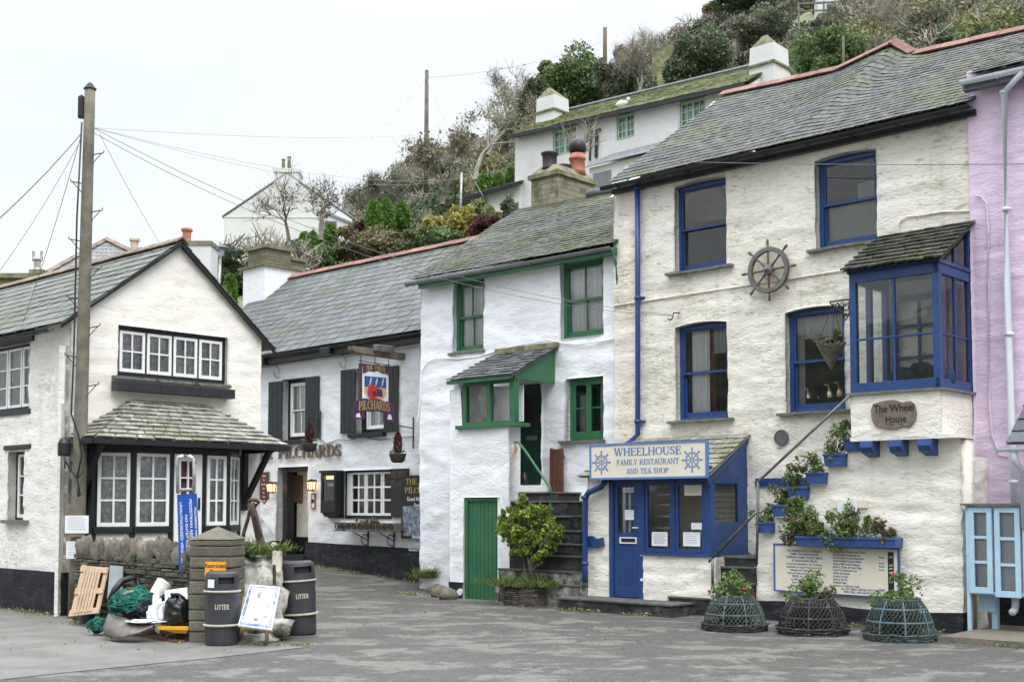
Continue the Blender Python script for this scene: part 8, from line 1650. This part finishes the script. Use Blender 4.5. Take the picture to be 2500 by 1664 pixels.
put_text(m,'Restricted',FZ,(a0+a1)/2,z1-.075,.0105,.05,sx=.95);put_text(m,'Zone',FZ,(a0+a1)/2,z1-.15,.0105,.05);m.prism(FZ,[(a0+.08+.04*math.cos(t),z1-.24+.04*math.sin(t))for t in np.linspace(0,6.28,13)[:-1]],.0105,.012);m.build('lettering',MT['black'],th)
def bin_(label,px,py,dp_,r,h,lean=0,mouth=0,seed=0,sticker=False):
 g=on_ground((px,py));g=g+Vector((g.x,g.y,0)).normalized()*r;th=thing('litter_bin',label,'bin',g,'black litter bins by the stone pillar');th.rotation_euler=(0,lean,0);body=[(r*.86,0),(r*.90,.03),(r*.93,h*.3),(r*.955,h*.55),(r*.97,h*.72),(r*.98,h*.735)]
 MB().lathe(g,body,40).build('body',MT['bin'],th,smooth=True);m=MB()
 for z in(h*.28,h*.735):m.lathe(g,[(r*.93,z-.016),(r*1.03,z-.012),(r*1.05,z),(r*1.03,z+.012),(r*.93,z+.016)],40)
 m.build('band',MT['binband'],th,smooth=True);view=math.atan2(-g.y,-g.x)
 m=MB();n=40;prof=[(.98,h*.75),(.97,h*.84),(.955,h*.93),(.90,h*.975),(.75,h),(.0,h*1.005)];mo=view+mouth
 for j in range(len(prof)-1):
  for i in range(n):
   u,v=2*math.pi*i/n,2*math.pi*(i+1)/n;um=(u+v)/2;dd=(um-mo+math.pi)%(2*math.pi)-math.pi
   if j==1 and abs(dd)<.52:continue
   if j==0 and abs(dd)<.0:continue
   f_=lambda t,k:g+Vector((math.cos(t)*r*prof[k][0],math.sin(t)*r*prof[k][0],prof[k][1]));m.quad(f_(u,j),f_(v,j),f_(v,j+1),f_(u,j+1))
 hood=m.build('hood',MT['bin'],th,smooth=False);MB().lathe(g,[(r*.8,h*.76),(r*.8,h*.93)],24).build('liner',MT['dark'],th)
 m=MB();vs=SF;txt='LITTER';tot=sum(SF[c][0]for c in txt);H=.062;up=h*.50;u0=view-.0+(mouth*.55 if lean else 0)
 class CF:
  def P(s,a,z,w=0):rr_=r*.957+.003+w;an=u0+a/r;return g+Vector((math.cos(an)*rr_,math.sin(an)*rr_,z))
 serif_text(m,txt,CF(),0,up,0,H,.185,depth=.002);m.build('lettering',MT['creamletter'],th)
 if sticker:
  m=MB();cf=CF();m.quad(cf.P(-.2,h*.79,.012),cf.P(-.1,h*.79,.012),cf.P(-.1,h*.9,.008),cf.P(-.2,h*.9,.008));m.build('sticker',MT['paper'],th)
 return th
bin_('upright black litter bin with sticker in front of the stone pillar',541,1579,0,.225,.93,0,.25,1,True)
bin_('leaning black litter bin at the right of the rock pile',733,1552,0,.245,1.00,-.055,.42,2)
th=thing('rock_pile','mortared pile of pale limewashed rocks between the two litter bins','rocks',on_ground((620,1560)));m=MB()
for x,y,D,r,s in((600,1500,16.4,.32,(1,.9,1.1)),(650,1480,16.5,.3,(1,.8,1.3)),(620,1420,16.6,.3,(1.1,.8,1)),(660,1400,16.8,.2,(1,.8,1)),(590,1400,16.7,.25,(1,.8,1.1)),(640,1370,16.9,.16,(1.2,.8,.8)),(618,1360,17,.14,(1,1,1)),(665,1350,16.9,.12,(1,1,1.2)),(600,1350,17,.14,(1,1,.8)),(650,1530,16.2,.3,(1.2,1,.5)),(590,1450,16.5,.25,(1,.8,1.1)),(620,1560,15.9,.26,(1.2,.8,.35)),(660,1440,16.5,.24,(.8,.8,1.3))):c=at_depth((x,y),D);V,F_=rock_np(c,r,x,.6,10,8,s);MB().addnp(V,F_).build('rock',MT['limed'],th)
m=MB();c=at_depth((676,1370),16.6);m.hexa([c+Vector(v)for v in((-.06,-.06,-.25),(.06,-.06,-.25),(.06,.06,-.25),(-.06,.06,-.25),(-.06,-.06,.15),(.07,-.06,.15),(.07,.06,.15),(-.06,.06,.15))]);m.build('block',MT['signcream'],th,bevel=.02)
for x,y,r,n in((575,1335,.2,1300),(600,1345,.18,900),(575,1385,.1,300),(590,1400,.1,260),(690,1335,.07,140)):c=at_depth((x,y),16.6);tuft(th,c-Vector((0,0,.05)),(r,r*.5),n,.17);plant(th,c,(r,r*.6,r*.6),int(n*.35),'lf_mid',.03,stems=2,dull=.1)
MB().tube([at_depth(q('Z3',1748,600),16.15),at_depth(q('Z3',1750,760),16.1)],.022,8).build('iron_stub',MT['iron'],th)
th=thing('anchor','rusty old ship anchor with chain standing on the rock pile','anchor',at_depth(q('Z3',1600,430),17));A_=lambda x,y,d=0:at_depth(q('Z3',x,y),17+d)
MB().tube([A_(1555,95),A_(1575,150),A_(1600,260),A_(1640,430),A_(1650,500)],[.055,.05,.05,.06,.06],10).build('shank',MT['rust'],th,smooth=True);m=MB();m.tube([A_(1540,85),A_(1560,62),A_(1600,68),A_(1625,88),A_(1600,110),A_(1560,115),A_(1540,85)],.028,8);m.build('ring',MT['rust'],th,smooth=True);MB().tube([A_(1552,140,.1),A_(1530,230,.1),A_(1500,330,.1),A_(1490,400,.1)],.026,8).build('stock',MT['rust'],th,smooth=True)
m=MB();pts=[A_(1618,190,.2),A_(1660,240,.2),A_(1740,350,.2),A_(1760,385,.1),A_(1690,420,0),A_(1640,430,0),A_(1622,330,.1)];m.quad(*pts);m.quad(*[p+Vector((.0,.05,0))for p in pts][::-1]);m.build('fluke',MT['steel'],th);m=MB()
for i in range(12):c=A_(1578+i*4+(6 if i%2 else 0),200+i*14,-.07);m.tube([c+Vector((math.cos(t)*.02,0,math.sin(t)*.032))for t in np.linspace(0,6.28,9)],.007,4)
m.build('chain',MT['rust'],th)
g0=on_ground((690,1576));D=15.3;Qp=lambda x,y,d:at_depth(q('Z3',x,y),d);c4=[Qp(1450,1095,15.35),Qp(1725,1130,15.2),Qp(1795,780,15.75),Qp(1547,760,15.9)]
th=thing('a_board','white picture advertising board leaning on two wooden legs between the bins','sign',g0);n_=(c4[1]-c4[0]).cross(c4[3]-c4[0]).normalized();n_=n_ if n_.y<0 else-n_
m=MB();m.hexa([c4[0],c4[1],c4[1]-n_*.03,c4[0]-n_*.03,c4[3],c4[2],c4[2]-n_*.03,c4[3]-n_*.03]);m.build('panel',MT['paper'],th)
ex=(c4[1]-c4[0]).normalized();ez=(c4[3]-c4[0]);wdt=(c4[1]-c4[0]).length
class BF:
 def P(s,a,z,w=0):return c4[0].lerp(c4[1],a).lerp(c4[3].lerp(c4[2],a),z)+n_*(w+.001)
bf=BF();MT['phA']=M('photo_print',(.30,.30,.36,1),.4,.6,16,0,dirt=(.62,.62,.66,1),damt=.8);MT['phB']=M('photo_border',(.20,.25,.42,1),.4,.5,14,0,dirt=(.6,.62,.66,1),damt=.6)
m=MB();m.box(bf,.03,.97,.02,.09,0,.001);m.box(bf,.03,.12,.09,.93,0,.001);m.box(bf,.88,.97,.09,.93,0,.001);m.box(bf,.03,.97,.93,.98,0,.001);m.build('picture_border',MT['phB'],th);m=MB();m.box(bf,.2,.82,.62,.86,0,.001);m.box(bf,.2,.82,.14,.38,0,.001);m.build('picture',MT['phA'],th)
m=MB();m.prism(bf,[(.60,.45),(.62,.43),(.72,.50),(.745,.48),(.755,.545),(.69,.53),(.71,.515)],0,.0015);m.build('arrow',MT['sred'],th);m=MB();[m.box(bf,.3,.3+w_,z_,z_+.009,0,.001)for z_,w_ in((.57,.35),(.54,.3),(.50,.25),(.45,.2))];m.build('lettering',MT['grayink'],th)
for p,r_ in((Qp(1500,1110,15.36),on_ground(q('Z3',1440,1222))),(Qp(1687,1125,15.25),on_ground(q('Z3',1687,1258)))):MB().beam(p,r_,.05,.04).build('leg',MT['pine'],th)
DB=16.5;Qb=lambda x,y,k='Z2',d=DB:at_depth(q(k,x,y),d);th=thing('blue_sign','tilted blue board with white vertical warning text on a steel hoop beside the pillar','sign',Qb(985,820,'Z3'))
c5=[Qb(1378,1235),Qb(1430,1225),Qb(1500,640),Qb(1358,650)];c5=[Qb(1372,1232),Qb(1530,1222),Qb(1503,638),Qb(1355,648)];m=MB();y_=Vector((0,.03,0));m.hexa([c5[0],c5[1],c5[1]+y_,c5[0]+y_,c5[3],c5[2],c5[2]+y_,c5[3]+y_]);MT['roadblue']=M('road_sign_blue',(.008,.075,.36,1),.4,.06,6,0);m.build('panel',MT['roadblue'],th)
class VF:
 def P(s,a,z,w=0):f=1-a;p=c5[0].lerp(c5[1],z).lerp(c5[3].lerp(c5[2],z),f);return p-Vector((0,.002+w,0))
vf=VF();m=MB()
for s,z,a0,a1,hh in(('UNAUTHORIZED VEHICLES',.12,.10,.90,.13),('NO ENTRY FOR',.38,.27,.72,.13),('PEDESTRIAN AREA',.62,.07,.63,.13),('POLPERRO HARBOUR',.86,.18,.75,.10)):
 vs,fs=text_np(s,1,.0,'LEFT');W_=max(v[0]for v in vs);k=len(m.v);m.v+=[tuple(vf.P(a0+(a1-a0)*v[0]/W_,z+.065-hh*0-v[1]/.72*hh*1.0*-1-.065*1,0))for v in vs];m.f+=[tuple(k+i for i in f)for f in fs]
m.build('lettering',MT['paper'],th);m=MB();m.tube([Qb(1362,640),Qb(1355,390),Qb(1365,362),Qb(1400,352),Qb(1455,352),Qb(1480,372),Qb(1488,470),Qb(1482,630)],.024,10);m.tube([Qb(1362,612),Qb(1480,610)],.022,8);m.build('hoop',MT['galv'],th,smooth=True);MB().tube([Qb(1398,1225),Qb(1412,1400)],.03,8).build('post',MT['rust'],th)
G=lambda x,y:on_ground(q('Z3',x,y));Q3=lambda x,y,d:at_depth(q('Z3',x,y),d)
th=thing('wooden_pallet','pale new wooden pallet leaning on the stone wall beside the pole','pallet',G(105,1032));pf=[Q3(75,1030,18.2),Q3(315,1000,17.6),Q3(397,622,18.0),Q3(185,600,18.6)];lr=lambda s,t:pf[0].lerp(pf[1],s).lerp(pf[3].lerp(pf[2],s),t);dn=(pf[1]-pf[0]).cross(pf[3]-pf[0]).normalized()*.02
def slab(s0,s1,t0,t1,o=0,k=1.0):return MB().hexa([lr(s0,t0)+dn*o,lr(s1,t0)+dn*o,lr(s1,t0)+dn*(o+k),lr(s0,t0)+dn*(o+k),lr(s0,t1)+dn*o,lr(s1,t1)+dn*o,lr(s1,t1)+dn*(o+k),lr(s0,t1)+dn*(o+k)])
for s in(0,.86):slab(s,s+.12,0,1).build('stringer',MT['pine'],th)
for t in(0,.42,.86):slab(0,1,t,t+.12,1,1).build('cross_board',MT['pine'],th)
for i in range(6):slab(.2+i*.11,.26+i*.11,.05,.95,2.1,.8).build('slat',MT['pine'],th)
m=MB();a,b,c,d=Q3(375,880,17.5),Q3(490,850,17.2),Q3(505,612,17.7),Q3(398,605,17.9);m.hexa([a,b,b+Vector((0,.05,0)),a+Vector((0,.05,0)),d,c,c+Vector((0,.05,0)),d+Vector((0,.05,0))]);single(m,'grey_plank',MT['greyplank'],'grey painted board leaning on the stone wall right of the pallet','plank')
def drum(label,x,yb,rpx,hpx,mat,name='drum',prof=None,lidm=None,cat='drum'):
 g=G(x,yb);r=rpx*.2971/F_PX*g.y;h=hpx*.2971/F_PX*g.y;g=g+Vector((0,r,0));th=thing(name,label,cat,g);MB().lathe(g,[(a*r,b*h)for a,b in(prof or[(.94,0),(.97,.05),(1,.5),(1,.95),(1.03,.97),(1.03,1),(.93,1),(.9,.93),(0,.93)])],24).build('body',mat,th,smooth=False);return th,g,r,h
MT['navy']=M('navy_plastic',(.018,.022,.04,1),.5,.2,6,.1,dirt=(.12,.09,.06,1),damt=.3);MT['redpl']=M('red_plastic',(.42,.05,.04,1),.5,.12,6,.05);MT['bluepl']=M('blue_plastic',(.10,.22,.42,1),.5,.1,6,0);MT['yelpl']=M('yellow_plastic',(.70,.37,.03,1),.45,.08,6,0);MT['whitepl']=M('white_plastic_bucket',(.62,.62,.57,1),.5,.1,6,0,dirt=(.35,.33,.27,1),damt=.3);MT['bag']=M('black_bag',(.008,.008,.010,1),.28,.2,6,.9,14);MT['metal']=M('dull_sheet_metal',(.15,.135,.12,1),.5,.3,4,.15,30,.45,dirt=(.16,.09,.06,1),damt=.35)
drum('dark navy plastic drum standing by the pallet',205,1085,72,245,MT['navy']);drum('red plastic canister between the navy drum and the green nets',350,1045,74,150,MT['redpl'],'canister',[(.95,0),(1,.05),(1,.8),(.93,.95),(.5,1),(0,1)],cat='canister');drum('pale blue tub behind the green fishing net',465,950,60,108,MT['bluepl'],'tub',cat='tub')
c=[Q3(400,890,17),Q3(440,800,17),Q3(500,730,17.1),Q3(570,705,17.2),Q3(620,715,17.2),Q3(635,770,17.2),Q3(625,850,17.1)];single(MB().tube(c,.045,10),'hose',MT['black'],'thick black hose arching over the rubbish heap','hose',smooth=True)
def tilt_bucket(label,base,top,r0,r1,mat,nm='bucket'):
 th=thing(nm,label,'bucket',base);ax=top-base;h=ax.length;MB().lathe(base,[(r0,0),(r1,h),(r1*1.06,h),(r1*1.06,h+.03),(r1*.95,h+.03),(r1*.9,h-.05),(0,h-.06)],22,ax=ax).build('body',mat,th,smooth=False);MB().tube([base+ax*.85+Vector((-r1,0,-.05)),base+ax*.6+Vector((-.0,-r1-.1,-.12)),base+ax*.85+Vector((r1,0,-.02))],.006,4).build('handle',MT['galv'],th);return th
tilt_bucket('dirty white bucket lying tilted on the heap',Q3(765,855,16.4),Q3(835,765,16.5),.085,.11,MT['whitepl'])
m=MB();a=[Q3(845,810,16.35),Q3(1030,785,16.2),Q3(1040,880,16.1),Q3(850,940,16.2)];m.hexa([a[3],a[2],a[2]+Vector((0,.08,0)),a[3]+Vector((0,.08,0)),a[0],a[1],a[1]+Vector((0,.08,0)),a[0]+Vector((0,.08,0))]);single(m,'foam_slab',MT['paper'],'white foam slab standing behind the black bin bag','foam',bevel=.01)
def crumple(label,c,r,sq,mat,seed,name,cat,amp=.5,n=32,k=22):
 V,F_=rock_np(c,r,seed,amp,n,k,sq);V=V+NR.normal(size=V.shape)*r*.012;m=MB();m.np=[(V,F_)];o=single(m,name,mat,label,cat,smooth=True);return o
th=thing('bin_bag','shiny black bin bag tied at the top against the pillar','bag',Q3(940,1100,15.9));V,F_=rock_np(Q3(940,985,15.95),.17,3,.22,40,28,(1.0,.8,1.25));d=V-np.array(Q3(940,985,15.95));an=np.arctan2(d[:,1],d[:,0]);V+=d*(.06*np.sin(an*13)*np.clip(d[:,2]/.18,0,1))[:,None];m=MB();m.np=[(V,F_)];m.build('body',MT['bag'],th,smooth=True)
m=MB();c=Q3(935,870,15.9);[m.tube([c,c+Vector((math.cos(u)*.05,-.03,.03+.03*(i%2)))],[.012,.022],5)for i,u in enumerate(np.linspace(0,5.5,7))];m.build('knot',MT['bag'],th)
MT['gnet']=M('green_net',(.012,.13,.10,1),.85,.45,18,0,dirt=(.03,.25,.19,1),damt=.4);rr=random.Random(12)
def net(label,c,r,n,mat,name='fishing_net',th_=.008):
 th=thing(name,label,'net',Vector(c)-Vector((0,0,r[2])));V,F_=rock_np(c,1,5,.25,14,9,[x*.7 for x in r]);m=MB();m.np=[(V,F_)];m.build('heap',MT['dark'],th);m=MB()
 for i in range(n):
  u,v=rr.uniform(0,6.28),math.acos(rr.uniform(-.1,1));pts=[]
  for k in range(7):d=Vector((math.sin(v)*math.cos(u),math.sin(v)*math.sin(u),math.cos(v)));f_=1+.45*noise.noise(d*2.2+Vector((n,0,0)));pts.append(Vector((c[0]+d.x*r[0]*f_,c[1]+d.y*r[1]*f_,c[2]+d.z*r[2]*f_)));u+=rr.gauss(0,.22);v+=rr.gauss(0,.16)
  m.tube(pts,th_,3,cap=False)
 m.build('mesh',mat,th);return th
net('large heap of tangled green fishing net in the rubbish',Q3(610,935,16.5),(.33,.26,.22),420,MT['gnet']);net('small bunch of green net on the ground left of the metal sheet',Q3(300,1110,16.7),(.13,.12,.12),110,MT['gnet']);net('tangle of dark blue rope net beside the bin bag',Q3(720,975,16.2),(.14,.12,.14),100,MT['navy'])
MT['tan']=M('tan_rope',(.42,.32,.2,1),.9,.3,12,0);net('tan rope tangle on top of the green net',Q3(560,838,16.5),(.13,.12,.05),80,MT['tan'],'rope_tangle')
crumple('crumpled white plastic packaging beside the bin bag',Q3(785,985,15.95),.12,(.75,.5,1.4),MT['paper'],4,'plastic_packaging','packaging',.8);crumple('white sheet of packaging lying flat on the metal sheet',Q3(690,1062,15.9),.17,(1.35,.6,.12),MT['paper'],8,'packaging_sheet','packaging',.6)
m=MB();P0=[Q3(350,1185,16),Q3(475,1208,15.75),Q3(620,1160,15.7),Q3(755,1105,15.75)];P1_=[Q3(385,995,16.3),Q3(520,1035,16.1),Q3(640,1068,16.0),Q3(765,1085,15.9)]
e0,e1=lerp_pts(P0),lerp_pts(P1_);nu,nv=18,6
for a in range(nv+1):
 for i in range(nu+1):u,v=i/nu,a/nv;p=e0(u).lerp(e1(u),v);m.v.append(tuple(p+Vector((0,-.09*math.sin(v*3.14)*(1-u*.6),.015*noise.noise(p*6)))))
m.f=[(a*(nu+1)+i,a*(nu+1)+i+1,(a+1)*(nu+1)+i+1,(a+1)*(nu+1)+i)for a in range(nv)for i in range(nu)]
o=single(m,'metal_sheet',MT['metal'],'bent rusty grey sheet of metal at the front of the heap','sheet',smooth=True);md=o.modifiers.new('s','SOLIDIFY');md.thickness=.006
for i,(a,b,lb)in enumerate((((640,1185),(985,1245),'lowest dark brown board lying in front of the yellow crate'),((660,1160),(960,1215),'middle dark brown board under the yellow crate'),((700,1125),(930,1180),'upper dark brown board under the yellow crate'))):p,q_=G(*a)+Vector((0,.05*i,.02+.045*i)),G(*b)+Vector((0,.1*i,.02+.045*i));single(MB().beam(p,q_,.14,.03),'brown_board',MT['redwood'],lb,'board','brown boards under the heap')
th=thing('yellow_crate','yellow plastic fish crate under the bin bag beside the pillar','crate',G(930,1235));c=[Q3(805,1092,15.9),Q3(1030,1105,15.7),Q3(1030,1232,15.65),Q3(925,1130,15.8)];FCr=Fr(Q3(805,1092,15.9)[:2],(.97,-.2));a1_=FCr.uv(q('Z3',1040,1110),0)[0];zt=FCr.uv(q('Z3',900,1100),0)[1];zb=max(.12,FCr.uv(q('Z3',1000,1225),0)[1])
m=MB();m.hexa([FCr.P(a1_*.52,zb,0),FCr.P(a1_-.02,zb,0),FCr.P(a1_-.02,zb,-.3),FCr.P(a1_*.52,zb,-.3),FCr.P(.02,zt-.04,.02),FCr.P(a1_,zt-.04,.02),FCr.P(a1_,zt-.04,-.36),FCr.P(.02,zt-.04,-.36)]);m.build('tray',MT['yelpl'],th,bevel=.01);m=MB();rect=(0,a1_+.02);m.box(FCr,-.01,a1_+.02,zt-.05,zt,.0,.04);m.box(FCr,-.01,.03,zt-.05,zt,-.38,0);m.build('rim',MT['yelpl'],th,bevel=.005)
P=[];rr=random.Random(77)
def along(fr,a0,a1,w,n,sp=.1):
 for _ in range(n):
  a=a0+(a1-a0)*rr.random()
  if noise.noise(Vector((a*1.3,w,2)))<-.05:continue
  p=fr.P(a,0,w+abs(rr.gauss(0,sp)));P.append((p.x,p.y,gz(p.x,p.y)+.02))
along(FR,aM0-.3,aM1,.09,400);along(FR,aK,aK+2.5,wK+.02,120);along(FR,aS0,aS1,min(wS,.8)+.03,150,.05);along(FR,cb0-1.5,cd[0],GP+.05,200);along(FR,-16.5,-12,PB+.12,260);along(FS,-7,0,.1,500);along(FPl,-.2,1.8,.12,110);along(FW,0,LW,.1,250)
A=np.array(P);n=len(A);V,F_=leaf_quads(np.concatenate([A,A+NR.normal(size=(n,3))*[.04,.04,.012]+[0,0,.02]]),.024,1.6,.5);m=MB();m.np=[(V,F_)]
tag(m.build('weeds',MT['lf_olive'],None),'low weeds and moss growing along the feet of the walls','weeds',kind='stuff')
P=[]
for _ in range(1600):
 x,y=rr.uniform(-8,9),rr.uniform(14.5,27)
 if noise.noise(Vector((x*.5,y*.5,7)))>.05 or rr.random()<.12:P.append((x,y,gz(x,y)+.022))
V,F_=leaf_quads(np.array(P),.028,1.4);V[:,2]=np.minimum(V[:,2],V[:,2]*0+np.repeat(np.array(P)[:,2],4)+.006);m=MB();m.np=[(V,F_)]
tag(m.build('leaf_litter',MT['lf_brown'],None),'scattered dead leaves and grit on the road','leaf litter',kind='stuff')
